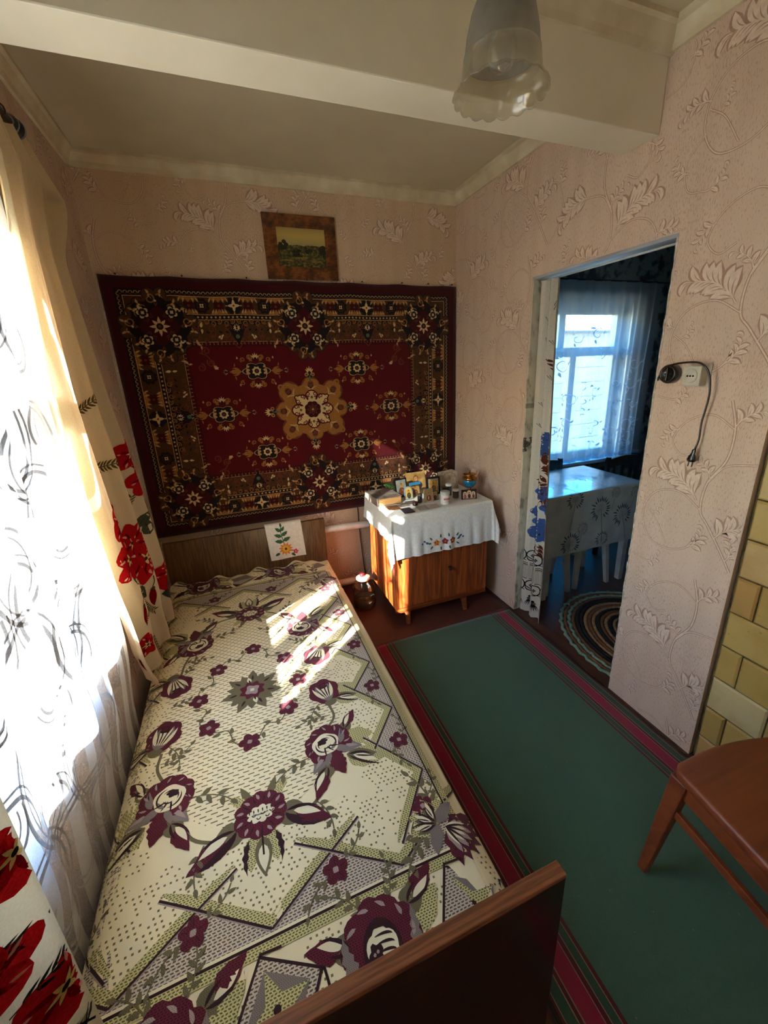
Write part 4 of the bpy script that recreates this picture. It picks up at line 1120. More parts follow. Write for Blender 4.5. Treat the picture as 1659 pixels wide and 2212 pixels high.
def centre_medallion():
    a = Art()
    for k in range(8):
        an = math.pi / 4 * k
        r = 0.15 if k % 2 == 0 else 0.165
        c = (r * math.cos(an) * 1.12, r * math.sin(an) * 0.92)
        a.blob('gold', 4, c, 0.062 if k % 2 else 0.055, 24, 5, 0.15); a.blob('rust', 3, c, 0.068 if k % 2 else 0.06, 24)
        a.blob('black', 2, c, 0.070 if k % 2 else 0.063, 24); a.blob('black', 5, (c[0] * 1.05, c[1] * 1.05), 0.018, 12); a.blob('rust', 6, (c[0] * 1.05, c[1] * 1.05), 0.013, 10)
        for s2 in (-1, 1): a.leaf('tan', 6, (c[0] * 0.8, c[1] * 0.8), an + s2 * 0.6, 0.05, 0.010, s2 * 1.2, n=6)
        a.put(curl('rust', 6, 0.018, 0.005), c[0], c[1], an).put(curl('rust', 6, 0.018, 0.005), c[0], c[1], an, 1, 1, -1)
        if k % 2: a.blob('black', 6, (c[0] * 0.72, c[1] * 0.72), 0.014, 8); a.blob('cream', 7, (c[0] * 0.72, c[1] * 0.72), 0.009, 8, 4, 0.4)
        if k % 2:
            a.put(curl('gold', 5, 0.020, 0.012), c[0] * 1.22, c[1] * 1.28, an + 0.5)
    a.blob('gold', 4, (0, 0), 0.165, 48, 8, 0.08, sx=1.1, sy=0.95)
    a.blob('red', 6, (0, 0), 0.120, 48, 8, 0.20, math.pi / 8, sx=1.1, sy=1.0); a.blob('cream', 7, (0, 0), 0.112, 48, 8, 0.24, math.pi / 8, sx=1.1)
    for k in range(8):
        an = math.pi / 4 * k
        for s_ in (-1, 1):
            a.put(curl('red', 8, 0.016, 0.007), 0.080 * math.cos(an + s_ * 0.16) * 1.08, 0.080 * math.sin(an + s_ * 0.16), an + s_ * 0.5, 1.0, 1, s_)
        a.leaf('red', 8, (0.06 * math.cos(an + 0.39), 0.06 * math.sin(an + 0.39)), an + 0.39, 0.042, 0.014, 0, n=4)
        if k % 2 == 0: a.blob('green', 9, (0.074 * math.cos(an), 0.074 * math.sin(an)), 0.009, 6)
    a.blob('black', 9, (0, 0), 0.052, 32, 8, 0.12); a.blob('outer', 10, (0, 0), 0.046, 24)
    for k in range(8): a.leaf('rust', 11, (0.008 * math.cos(math.pi / 4 * k), 0.008 * math.sin(math.pi / 4 * k)), math.pi / 4 * k, 0.030, 0.013, 0, n=4)
    for k in range(8): a.leaf('black', 12, (0.014 * math.cos(math.pi / 4 * k), 0.014 * math.sin(math.pi / 4 * k)), math.pi / 4 * k, 0.016, 0.006, 0, n=4)
    a.blob('tan', 12, (0, 0), 0.007, 6)
    for k in range(4):
        an = math.pi / 2 * k; d = (0.235, 0.200)[k % 2]
        q = Art(); q.blob('black', 4, (0, 0.010), 0.022, 12, sx=0.8, sy=1.2); q.put(palmette(0.040, 'cream', 5), 0, 0.018); q.put(curl('tan', 5, 0.013, 0.005), 0.006, 0.004, 0.2).put(curl('tan', 5, 0.013, 0.005), -0.006, 0.004, math.pi - 0.2, 1, 1, -1); q.leaf('green', 5, (0, -0.03), math.pi / 2, 0.035, 0.014, 0, n=4)
        a.put(q, d * math.cos(an), d * math.sin(an), an - math.pi / 2)
    return a
def corner_sprig():
    a = Art()
    for (x_, y_, rt, e) in ((0.012, 0.0, 0.4, 1), (0.03, -0.03, -0.8, -1), (0.0, -0.045, -1.6, 1)): a.put(curl('rust', 4, 0.018, 0.006), x_, y_, rt, 1, 1, e)
    a.leaf('tan', 5, (0.05, -0.055), -0.8, 0.026, 0.014, 0, n=4).leaf('cream', 5, (0.052, -0.07), 0.3, 0.020, 0.010, 0, n=4).stroke('rust', 3, [(0, 0), (0.03, -0.015), (0.05, -0.05)], 0.005)
    return a
segL = 0.45
for zc, rt in ((CPH, 0.0), (0.0, math.pi)):
    for xc in (0.613, 1.378): on_carpet(Art().put(border_segment(segL), xc, zc, rt), 'border_segment')
for xc, rt in ((0.0, math.pi / 2), (CPW, -math.pi / 2)): on_carpet(Art().put(border_segment(0.62), xc, CPH / 2 - 0.01, rt), 'border_segment')
for zc in MZ:
    for xc in MX: on_carpet(Art().put(side_medallion(), xc, zc), 'border_medallion')
for (xc, zc) in ((0.689, 0.928), (1.295, 0.924), (0.475, 0.695), (1.516, 0.675), (0.69, 0.452), (1.293, 0.440)): on_carpet(Art().put(small_medallion(), xc, zc, 0.0, 1.16), 'field_medallion')
on_carpet(Art().put(centre_medallion(), 0.993, 0.688), 'centre_medallion')
for (sx, sy, x_, y_) in ((1, 1, 0.40, 1.035), (-1, 1, 1.60, 1.03), (1, -1, 0.40, 0.36), (-1, -1, 1.60, 0.355)): on_carpet(Art().put(corner_sprig(), x_, y_, 0, 1.25, sx, sy), 'corner_sprig')
M_NAIL = pm('nail_steel', S(70, 62, 56), S(40, 34, 30), 60.0, 0.4, 0.0, metal=0.8)
for x_ in (0.08, 0.38, 0.70, 1.03, 1.36, 1.62, 1.80, 1.97):
    MB().lathe([(0.0, -0.022), (0.0045, -0.022), (0.0045, -0.019), (0.002, -0.019), (0.002, 0.0)], (CPX + x_, 0, CPZ + CPH + 0.003), 8, M=Matrix.Rotation(math.radians(-90), 3, 'X')).build('nail', M_NAIL, carpet)

# ------------------------------------------------------------------ framed print above the carpet
pic = thing('framed_picture', 'small landscape print in a wide marbled brown mount on the back wall', 'picture', (1.035, -0.008, 1.99))
M_MOUNT = NT('marbled_mount')
t = M_MOUNT; v = t.coords('Object'); n1 = t.noise(v, 14.0, 6.0, 0.65); n2 = t.noise(t.coords('Object', (1, 1, 3)), 40.0, 4.0, 0.6)
f_ = t.math('ADD', t.math('MULTIPLY', n1, 0.75), t.math('MULTIPLY', n2, 0.3))
M_MOUNT = t.done(t.principled(t.ramp(f_, [(0.36, S(36, 16, 8)), (0.5, S(92, 48, 22)), (0.6, S(138, 80, 38)), (0.72, S(70, 36, 16))]), 0.3, Coat_Weight=0.3))
PX0, PX1, PZ0, PZ1 = 0.836, 1.236, 1.993, 2.314
ax0, ax1, az0, az1 = 0.905, 1.172, 2.058, 2.250
mb = MB().box(PX0, PX1, -0.016, -0.004, PZ0, az0).box(PX0, PX1, -0.016, -0.004, az1, PZ1).box(PX0, ax0, -0.016, -0.004, az0, az1).box(ax1, PX1, -0.016, -0.004, az0, az1)
mb.build('mount', M_MOUNT, pic)
t = NT('landscape_print')
v = t.coords('Generated'); x, y, z = t.sep(v)
n1 = t.noise(t.coords('Generated', (1, 1, 1)), 4.0, 5.0, 0.6); n2 = t.noise(t.coords('Generated', (1, 1, 1)), 16.0, 4.0, 0.6)
hz = t.math('ADD', z, t.math('MULTIPLY', t.math('SUBTRACT', n1, 0.5), 0.35))
sky_ = t.ramp(z, [(0.5, S(150, 146, 104)), (0.8, S(196, 170, 92)), (1.0, S(170, 150, 92))])
land = t.ramp(n2, [(0.34, S(22, 24, 12)), (0.5, S(74, 70, 34)), (0.66, S(134, 122, 62))])
M_PRINT = t.done(t.principled(t.mix(t.math('LESS_THAN', hz, 0.56), sky_, land), 0.35))
MB().box(ax0, ax1, -0.012, -0.006, az0, az1).build('print', M_PRINT, pic)
M_SCRUB = pm('print_dark_bushes', S(34, 36, 20), S(18, 20, 10), 30.0, 0.4, 0.0); M_HAY = pm('print_ochre_patch', S(150, 122, 52), S(104, 84, 34), 30.0, 0.4, 0.0)
psf = lambda u, v, h: np.stack([ax0 + u, -0.0122 - h, az0 + v], 1)
a = Art(); pr = random.Random(3)
for (cx_, cz_, rx_, rz_, key) in ((0.03, 0.11, 0.035, 0.03, 'scrub'), (0.24, 0.08, 0.03, 0.035, 'scrub'), (0.10, 0.07, 0.03, 0.02, 'scrub'), (0.17, 0.085, 0.026, 0.022, 'scrub'), (0.135, 0.045, 0.05, 0.010, 'hay'), (0.05, 0.035, 0.03, 0.008, 'hay'), (0.21, 0.03, 0.035, 0.009, 'hay')):
    for k in range(7): a.blob(key, k % 3, (cx_ + rx_ * pr.uniform(-0.7, 0.7), cz_ + rz_ * pr.uniform(-0.6, 0.6)), rx_ * pr.uniform(0.25, 0.5), 9, 5, 0.25, pr.random() * 6, sy=rz_ / rx_)
a.emit('print_detail', psf, {'scrub': M_SCRUB, 'hay': M_HAY}, pic, 0.0002, 0.0001, kind='stuff')
MB().lathe([(0.0, -0.004), (0.003, -0.004), (0.003, 0.0)], (1.207, -0.016, 2.135), 8, M=Matrix.Rotation(math.radians(90), 3, 'X')).build('pin', pm('bright_pin', S(220, 220, 214), S(190, 190, 180), 60, 0.3, 0, metal=0.7), pic)
# ================================================================== curtains at the left window
def cloth_mat(name, c1, c2, translucent=0.4, transparent=0.0, scale=240.0, tint=None, bands=None):
    """woven curtain cloth: diffuse + translucent, optionally sheer; BANDS = clear stripes along y as (y0, y1), added to shape the sun streaks"""
    t = NT(name)
    v = t.coords('Position'); f = t.noise(v, scale, 2.0, 0.6)
    col = t.ramp(f, [(0.3, c2), (0.7, c1)])
    d = t.n('BsdfDiffuse'); tl = t.n('BsdfTranslucent'); m1 = t.n('MixShader')
    t.l(col, d.inputs[0]); t.val(tint if tint is not None else col, tl.inputs[0]); m1.inputs[0].default_value = translucent
    t.l(d.outputs[0], m1.inputs[1]); t.l(tl.outputs[0], m1.inputs[2])
    if not transparent:
        MATS[name] = t.done(m1); return MATS[name]
    tr = t.n('BsdfTransparent'); m2 = t.n('MixShader')
    fac = transparent
    if bands:
        y = t.sep(v)[1]; tot = None
        for (a0, a1) in bands:
            b = t.math('MULTIPLY', t.math('GREATER_THAN', y, a0), t.math('LESS_THAN', y, a1))
            tot = b if tot is None else t.math('ADD', tot, b)
        tot = t.math('MULTIPLY', tot, t.math('LESS_THAN', t.sep(v)[2], 1.49))
        fac = t.math('MULTIPLY_ADD', tot, 0.62, transparent, clamp=True)
    t.val(fac, m2.inputs[0]); t.l(m1.outputs[0], m2.inputs[1]); t.l(tr.outputs[0], m2.inputs[2])
    MATS[name] = t.done(m2); return MATS[name]

M_TULLE = cloth_mat('tulle_voile', S(222, 224, 227), S(202, 205, 209), 0.30, 0.05, 300.0, bands=[(-1.205, -1.165), (-1.38, -1.265), (-1.455, -1.42), (-1.58, -1.54), (-1.67, -1.605), (-1.80, -1.745), (-1.885, -1.84)])  # clear stripes put where sun has to pass to streak the bed
M_TULLE_BAND = cloth_mat('tulle_cord', S(198, 198, 202), S(168, 168, 174), 0.16, 0.0, 300.0)
M_CURT = cloth_mat('cream_curtain', S(236, 224, 196), S(226, 212, 180), 0.42)
PRN = {'poppy': cloth_mat('print_poppy_red', S(206, 34, 42), S(176, 18, 30), 0.4), 'deep': cloth_mat('print_deep_red', S(140, 14, 26), S(112, 8, 18), 0.3), 'pale': cloth_mat('print_pale_pink', S(240, 190, 176), S(226, 160, 150), 0.4),
       'leafg': cloth_mat('print_grey_green', S(84, 92, 76), S(58, 66, 54), 0.25), 'twig': cloth_mat('print_olive_twig', S(104, 92, 56), S(80, 70, 40), 0.25), 'seed': cloth_mat('print_cream_stamen', S(238, 222, 160), S(220, 196, 120), 0.3), 'dark': cloth_mat('print_dark_green', S(52, 60, 48), S(36, 42, 34), 0.2)}

def tulle_surf(u, v, h):
    u = np.asarray(u, float); v = np.asarray(v, float)
    base = 0.026 + 0.030 * smoothstep(0.28, 0.62, v)
    fold = 0.009 * np.sin(u * 40 + 0.8 * np.sin(2.3 * v)) + 0.004 * np.sin(u * 83 + 1.7) * smoothstep(0.6, 1.0, v) + 0.010 * np.sin(u * 13 + 3.0 * v) * smoothstep(1.3, 0.4, v)
    amp = 0.35 + 0.65 * smoothstep(2.2, 1.2, v)
    amp = amp * (0.25 + 0.75 * smoothstep(0.30, 0.55, v)) * (0.15 + 0.85 * smoothstep(-1.16, -1.36, u))
    x = base + np.maximum(fold * amp, -0.018) + 0.012
    y = u + 0.010 * np.sin(v * 5 + u * 3) * smoothstep(2.0, 0.6, v)
    return np.stack([x + h, y, v], 1)
tulle = MB().sheet(lambda u, v: tulle_surf(u, v, np.zeros_like(u)), np.linspace(-2.62, -1.13, 250), np.linspace(0.12, 2.16, 60)).build('tulle_curtain', M_TULLE)
tag(tulle, 'sheer white tulle curtain with looping cord pattern across the window', 'curtain')
fill_voile = MB().sheet(lambda u, v: tulle_surf(u, v, np.zeros_like(u)), np.linspace(-3.85, -2.95, 120), np.linspace(0.45, 2.16, 40)).build('tulle_curtain', cloth_mat('fill_window_voile', S(206, 206, 204), S(184, 184, 182), 0.20))  # added with the fill window, spreads its sunlight softly
tag(fill_voile, 'plain dense white voile over the added fill-light window behind the camera', 'curtain')
a = Art(); lr = random.Random(11)
def loop(cx, cz, R, turn, start, sgn):
    t_ = np.linspace(0, 1, 26); an = start + sgn * turn * 2 * math.pi * t_; r = R * (1.0 - 0.55 * t_ ** 1.5)
    P = np.stack([cx + r * np.cos(an) * 0.9, cz + r * np.sin(an) * 1.25], 1)
    for off, w in ((0.0, 0.011), (0.018, 0.006)):
        T = np.gradient(P, axis=0); T /= np.linalg.norm(T, axis=1)[:, None]
        a.strip('cord', 1, P + np.stack([-T[:, 1], T[:, 0]], 1) * off, w * (1 - 0.4 * t_))
for (y_, z_, R, tn, st_, sg) in ((-1.42, 1.16, 0.10, 0.75, 2.8, -1), (-1.34, 1.36, 0.09, 0.6, -0.6, 1), (-1.52, 1.40, 0.10, 0.7, 0.3, -1), (-1.64, 1.16, 0.11, 0.8, 2.2, 1), (-1.50, 0.88, 0.10, 0.85, 1.2, 1), (-1.36, 0.84, 0.08, 0.8, 2.9, -1), (-1.68, 0.90, 0.10, 0.8, 2.6, -1), (-1.62, 0.66, 0.10, 0.85, 0.6, -1), (-1.46, 0.60, 0.08, 0.8, 2.4, 1), (-1.78, 0.70, 0.10, 0.7, 1.8, 1), (-1.72, 0.44, 0.10, 0.8, 2.6, -1), (-1.55, 0.40, 0.08, 0.9, 0.2, 1), (-1.86, 0.50, 0.09, 0.9, 2.2, -1), (-1.92, 0.80, 0.10, 0.8, 1.0, 1), (-1.85, 1.05, 0.10, 0.8, 0.2, -1), (-1.30, 1.62, 0.08, 0.8, 1.6, 1), (-1.46, 1.70, 0.10, 0.7, 0.9, -1), (-1.70, 1.50, 0.10, 0.8, 2.9, 1), (-1.28, 0.62, 0.06, 0.7, 1.6, 1), (-1.38, 0.42, 0.07, 0.8, 0.9, -1), (-2.05, 0.62, 0.10, 0.8, 0.9, -1), (-2.08, 1.1, 0.11, 0.8, 0.9, 1), (-1.62, 1.86, 0.1, 0.8, 0.3, 1), (-1.95, 1.42, 0.1, 0.8, 2.3, 1)):
    R *= 1.2; loop(y_, z_, R, tn, st_, sg)
    if R > 0.10: loop(y_ + 0.03, z_ - 0.10, R * 0.75, 0.45, st_ + 1.5, -sg)
a.emit('cord_pattern', tulle_surf, {'cord': M_TULLE_BAND}, tulle, 0.0010, 0.0, kind='stuff')

_zN = [0.33, 0.45, 0.65, 0.85, 1.09, 1.35, 1.48, 1.68, 2.0, 2.17]; _yN = [-1.06, -1.09, -1.16, -1.22, -1.26, -1.285, -1.277, -1.23, -1.16, -1.14]
_zF = [0.33, 0.40, 0.57, 0.94, 1.25, 1.45, 1.69, 1.88, 2.0, 2.08, 2.17]; _yF = [-0.46, -0.39, -0.30, -0.44, -0.56, -0.66, -0.73, -0.785, -0.74, -0.68, -0.90]
def panel_surf(u, v, h):
    """far flowered panel: u = y, v = z"""
    u = np.asarray(u, float); v = np.asarray(v, float)
    yN = np.interp(v, _zN, _yN); yF = np.interp(v, _zF, _yF); s = np.clip((u - yN) / (yF - yN), 0, 1)
    ph = 2 * math.pi * (3.6 * s ** 0.9 + 0.08 * np.sin(2.0 * v))
    fold = 0.026 * np.sin(ph + 0.6) + 0.008 * np.sin(2.3 * ph + 1.0)
    fold = fold * (0.55 + 0.45 * smoothstep(2.1, 1.0, v)) + 0.030 * np.exp(-((s - 0.92) / 0.10) ** 2 - ((v - 2.02) / 0.10) ** 2)
    x = 0.082 + fold - 0.018 * smoothstep(0.75, 0.33, v) + 0.02 * smoothstep(0.5, 0.33, v)
    return np.stack([np.maximum(x, 0.036) + h, u + 0.012 * np.cos(ph + 0.6), v], 1)
zs = np.linspace(0.335, 2.17, 80); mb = MB(); NS = 110
rows = []
for z_ in zs:
    yN = np.interp(z_, _zN, _yN); yF = np.interp(z_, _zF, _yF); rows.append(panel_surf(np.linspace(yN, yF, NS), np.full(NS, z_), np.zeros(NS)))
V_ = np.concatenate(rows); mb.add(V_.tolist(), [(j * NS + i, j * NS + i + 1, (j + 1) * NS + i + 1, (j + 1) * NS + i) for j in range(len(zs) - 1) for i in range(NS - 1)], 0, True)
panel = mb.build('flowered_curtain', M_CURT)
tag(panel, 'cream curtain printed with red poppies beside the bed head', 'curtain', 'flowered window curtains')

def poppy(R, seed=0):
    a = Art(); r_ = random.Random(seed); ph = r_.random()
    for k in range(5):
        an = ph + 2 * math.pi * k / 5
        a.blob('poppy', 2, (R * 0.52 * math.cos(an), R * 0.52 * math.sin(an)), R * 0.55, 14, sx=1.0, sy=0.85, rot=an)
        a.leaf('deep', 3, (R * 0.12 * math.cos(an), R * 0.12 * math.sin(an)), an + 0.15, R * 0.7, R * 0.16, 0.2, n=5)
        a.leaf('pale', 4, (R * 0.55 * math.cos(an + 0.3), R * 0.55 * math.sin(an + 0.3)), an + 0.5, R * 0.35, R * 0.10, 0.3, n=4)
    for k in range(6): a.leaf('seed', 4, (0, 0), 2 * math.pi * k / 6, R * 0.34, R * 0.12, 0, n=4)
    a.blob('dark', 5, (0, 0), R * 0.09, 8)
    return a
def poppy_bud(R):
    a = Art(); a.leaf('deep', 2, (0, 0), -math.pi / 2, R * 2.0, R * 1.0, 0.1, n=7, blunt=0.8); a.leaf('poppy', 3, (R * 0.1, -R * 0.1), -math.pi / 2, R * 1.7, R * 0.55, 0.1, n=6); a.leaf('pale', 4, (R * 0.1, -R * 0.4), -math.pi / 2, R * 0.7, R * 0.12, 0, n=4)
    a.leaf('leafg', 4, (0, R * 0.15), -math.pi / 2 + 0.5, R * 0.6, R * 0.3, 0, n=4).leaf('leafg', 4, (0, R * 0.15), -math.pi / 2 - 0.5, R * 0.6, R * 0.3, 0, n=4)
    a.stroke('twig', 1, [(0, R * 0.1), (R * 0.1, R * 0.7), (-R * 0.1, R * 1.4)], R * 0.12)
    return a
def fern(L, n=9, key='twig', bend=0.5):
    a = Art(); t_ = np.linspace(0, 1, n + 1); an = bend * t_; P = np.concatenate([[[0, 0]], np.cumsum(np.stack([np.cos(an), np.sin(an)], 1) * L / n, 0)])[:n + 1]
    a.strip(key, 1, P, L * 0.022)
    for k in range(1, n + 1):
        for s_ in (-1, 1): a.leaf(key, 2, P[k], an[k] + s_ * 0.75, L * 0.20, L * 0.055, -s_ * 0.2, n=4)
    return a
def broad(L, key='leafg'):
    a = Art(); a.leaf(key, 2, (0, 0), 0, L, L * 0.52, 0.15, n=8, serr=0.05); a.strip('dark', 3, [(0, 0), (L * 0.5, L * 0.02), (L * 0.9, L * 0.08)], L * 0.03); return a
pk = lambda u, v: (u > np.interp(v, _zN, _yN) + 0.004) & (u < np.interp(v, _zF, _yF) - 0.004) & (v > 0.34)
def on_panel(a, name, y_, z_, rot=0.0, s=1.0): Art().put(a, y_, z_, rot, s).emit(name, panel_surf, PRN, panel, 0.0012, 0.0003, keep=pk)
for k, (y_, z_, R) in enumerate(((-0.985, 1.00, 0.085), (-0.99, 0.865, 0.09), (-0.77, 0.765, 0.11), (-0.445, 0.54, 0.085), (-0.66, 1.20, 0.07), (-0.60, 1.08, 0.075), (-0.83, 0.865, 0.09), (-0.95, 0.46, 0.05))): on_panel(poppy(R, k), 'printed_poppy', y_, z_)
for (y_, z_, R) in ((-0.94, 0.64, 0.05), (-1.02, 0.48, 0.05), (-0.72, 0.60, 0.045), (-0.56, 1.0, 0.04)): on_panel(poppy_bud(R), 'printed_bud', y_, z_)
for (y_, z_, rt, L) in ((-0.757, 0.98, 1.2, 0.11), (-0.633, 0.86, 0.6, 0.10), (-0.90, 0.745, 2.6, 0.12), (-0.47, 0.92, 1.0, 0.09), (-0.60, 0.64, -0.6, 0.12), (-0.50, 0.70, 0.5, 0.10), (-0.83, 0.66, -0.9, 0.10), (-0.64, 0.50, -1.0, 0.11), (-0.52, 0.46, -0.4, 0.10), (-0.72, 1.05, 2.2, 0.08), (-0.56, 0.80, 1.9, 0.09)): on_panel(broad(L), 'printed_leaf', y_, z_, rt)
for (y_, z_, rt, L) in ((-1.03, 1.40, 0.2, 0.14), (-1.0, 1.22, -0.3, 0.16), (-0.77, 1.04, 1.7, 0.16), (-0.91, 1.66, -1.0, 0.10), (-0.98, 1.07, 1.7, 0.10), (-0.80, 0.60, -1.2, 0.13), (-0.88, 0.48, -1.8, 0.12), (-0.70, 0.90, 0.9, 0.12), (-0.86, 1.30, -1.2, 0.10), (-0.66, 0.44, -2.2, 0.10), (-0.95, 0.55, 0.4, 0.10)): on_panel(fern(L), 'printed_fern', y_, z_, rt)

def near_surf(u, v, h):
    u = np.asarray(u, float); v = np.asarray(v, float)
    s = (u + 2.03) / -0.9
    ph = 2 * math.pi * (4.2 * s + 0.06 * np.sin(2 * v))
    x = 0.118 + 0.024 * np.sin(ph + 1.2) + 0.007 * np.sin(2.1 * ph)
    return np.stack([x + h, u + 0.012 * np.cos(ph + 1.2), v], 1)
near = MB().sheet(lambda u, v: near_surf(u, v, np.zeros_like(u)), np.linspace(-2.93, -2.03, 150), np.linspace(0.335, 2.17, 50)).build('flowered_curtain', M_CURT)
tag(near, 'cream curtain printed with red poppies gathered beside the bed foot', 'curtain', 'flowered window curtains')
for k, (y_, z_, R) in enumerate(((-2.045, 0.86, 0.06), (-2.11, 0.70, 0.06), (-2.055, 0.56, 0.065), (-2.22, 0.95, 0.08), (-2.35, 0.66, 0.085), (-2.55, 0.9, 0.08), (-2.7, 0.6, 0.08))): Art().put(poppy(R, k + 20), y_, z_).emit('printed_poppy', near_surf, PRN, near, 0.0012, 0.0003, keep=lambda u, v: (u < -2.035) & (u > -2.89) & (v > 0.34))
for (y_, z_, rt, L) in ((-2.17, 0.80, -0.9, 0.12), (-2.04, 0.74, -1.1, 0.13), (-2.10, 0.62, -0.2, 0.12), (-2.03, 0.44, -1.2, 0.1), (-2.25, 0.78, -2.2, 0.14), (-2.16, 0.50, 2.2, 0.12)): Art().put(fern(L, 9, 'dark'), y_, z_, rt).emit('printed_fern', near_surf, PRN, near, 0.0012, 0.0003, keep=lambda u, v: (u < -2.035) & (v > 0.34))
for (y_, z_, rt, L) in ((-2.02, 0.50, -2.2, 0.08), (-2.06, 0.46, -1.2, 0.09), (-2.18, 0.86, 2.8, 0.1), (-2.3, 0.55, 0.8, 0.1)): Art().put(broad(L), y_, z_, rt).emit('printed_leaf', near_surf, PRN, near, 0.0012, 0.0003, keep=lambda u, v: (u < -2.035) & (v > 0.34))

# rod with end knob and rings
rod = thing('curtain_rod', 'dark curtain rod with turned end knob above the window', 'rod', (0.085, -1.9, 2.16))
M_ROD = pm('dark_rod', S(70, 60, 58), S(34, 28, 28), 40.0, 0.35, 0.1)
MB().tube([(0.085, -2.95, 2.185), (0.085, -0.98, 2.185)], 0.011, 12).build('pole', M_ROD, rod)
MB().lathe([(0.0, -0.004), (0.012, 0.0), (0.021, 0.008), (0.021, 0.016), (0.014, 0.020), (0.014, 0.028), (0.024, 0.034), (0.026, 0.046), (0.018, 0.056), (0.0, 0.060)], (0.085, -0.98, 2.185), 16, M=Matrix.Rotation(math.radians(-90), 3, 'X')).build('end_knob', pm('striped_knob', S(150, 150, 160), S(30, 26, 26), 60.0, 0.3, 0.0, stretch=(0.1, 1, 0.1), lo=0.46, hi=0.52), rod)
for y_ in (-1.02, -2.9):
    MB().box(0.0, 0.085, y_ - 0.008, y_ + 0.008, 2.180, 2.190).build('bracket', M_ROD, rod)
for k in range(16):
    y_ = -1.04 - k * 0.12
    an = np.linspace(0, 2 * math.pi, 13)
    MB().tube([(0.085 + 0.0165 * math.cos(q), y_, 2.182 + 0.0165 * math.sin(q)) for q in an], 0.0022, 6).build('ring', M_ROD, rod)
# ================================================================== embossed scrolls of the wallpaper, stove, runner
WPM = {'line': pm('paper_scroll_outline', S(180, 146, 128), S(164, 130, 114), 60.0, 0.6, 0.2, kind='Position'), 'fill': pm('paper_scroll_leaf', S(232, 212, 196), S(214, 190, 172), 90.0, 0.42, 0.4, kind='Position')}
def wp_leaf(a, base, ang, L, bend, wd=0.40):
    a.leaf('line', 0, base, ang, L * 1.06, L * wd * 1.32, bend, n=8, blunt=1.15); a.leaf('fill', 1, base, ang, L, L * wd * 0.80, bend, n=8, blunt=1.15)
    a.leaf('line', 2, (base[0] + L * 0.06 * math.cos(ang), base[1] + L * 0.06 * math.sin(ang)), ang, L * 0.62, L * wd * 0.10, bend * 0.8, n=5)
def wp_stem(a, pts, w=0.0075):
    a.stroke('line', 0, pts, w, 7); a.stroke('fill', 1, pts, w * 0.45, 7)
def acanthus(a, base, ang, size, side, n=7):
    """feathery spray: a curving stalk with leaves that sweep forward and curl back at the tips"""
    t_ = np.linspace(0, 1, 11); an = ang + side * 1.1 * t_
    P = np.array(base) + np.concatenate([[[0, 0]], np.cumsum(np.stack([np.cos(an), np.sin(an)], 1)[:-1] * size / 10, 0)])
    a.strip('line', 0, P, np.linspace(0.0075, 0.003, 11)); a.strip('fill', 1, P, np.linspace(0.0035, 0.0012, 11))
    for k in range(n):
        f = 0.12 + 0.85 * k / n; i = int(f * 10); outer = (k % 2 == 0); s_ = -side if outer else side
        L = size * (0.52 - 0.17 * f) * (1.0 if outer else 0.85)
        wp_leaf(a, P[i], an[i] + s_ * 0.45, L, s_ * (1.25 if outer else 1.1))
    wp_leaf(a, P[-1], an[-1] + side * 0.1, size * 0.34, side * 2.4, 0.34)
def scroll_motif():
    a = Art()
    wp_stem(a, [(0.17, -0.25), (0.10, -0.14), (0.035, -0.05), (0.0, 0.0), (0.005, 0.10), (0.05, 0.19), (0.055, 0.29), (0.03, 0.38)], 0.010)
    wp_stem(a, [(0.0, 0.0), (-0.08, 0.045), (-0.16, 0.03), (-0.205, -0.03), (-0.205, -0.11), (-0.16, -0.175), (-0.09, -0.185), (-0.03, -0.16), (0.0, -0.115)])
    wp_stem(a, [(0.005, 0.10), (0.05, 0.165), (0.12, 0.185), (0.18, 0.19)])
    wp_stem(a, [(-0.20, -0.05), (-0.15, -0.09), (-0.10, -0.17)], 0.006)
    wp_stem(a, [(0.055, 0.29), (-0.02, 0.33), (-0.10, 0.30), (-0.14, 0.23), (-0.10, 0.18), (-0.05, 0.20)], 0.007)
    wp_stem(a, [(0.17, -0.25), (0.225, -0.19), (0.25, -0.10), (0.215, -0.02), (0.15, -0.005), (0.125, -0.05)], 0.006)
    wp_stem(a, [(-0.20, -0.11), (-0.25, -0.17), (-0.235, -0.25), (-0.17, -0.27)], 0.006)
    acanthus(a, (0.22, -0.03), 0.9, 0.08, 1, 5); acanthus(a, (-0.24, -0.20), 2.9, 0.07, -1, 5); acanthus(a, (-0.17, -0.27), 0.2, 0.07, 1, 4)
    acanthus(a, (-0.02, 0.03), 2.15, 0.18, 1, 12)
    acanthus(a, (0.12, 0.185), 0.2, 0.17, -1, 12)
    acanthus(a, (0.06, -0.09), 1.05, 0.14, -1, 9)
    acanthus(a, (0.11, -0.15), 1.15, 0.09, 1, 5)
    acanthus(a, (-0.20, -0.03), 2.7, 0.09, 1, 6)
    acanthus(a, (-0.02, -0.15), 0.6, 0.09, 1, 6)
    acanthus(a, (-0.17, -0.06), 0.4, 0.05, 1, 4)
    acanthus(a, (0.055, 0.30), 1.1, 0.10, -1, 6)
    acanthus(a, (-0.12, 0.27), 3.4, 0.08, 1, 5)
    acanthus(a, (0.01, 0.12), 1.9, 0.08, 1, 5)
    return a
MOT = scroll_motif()
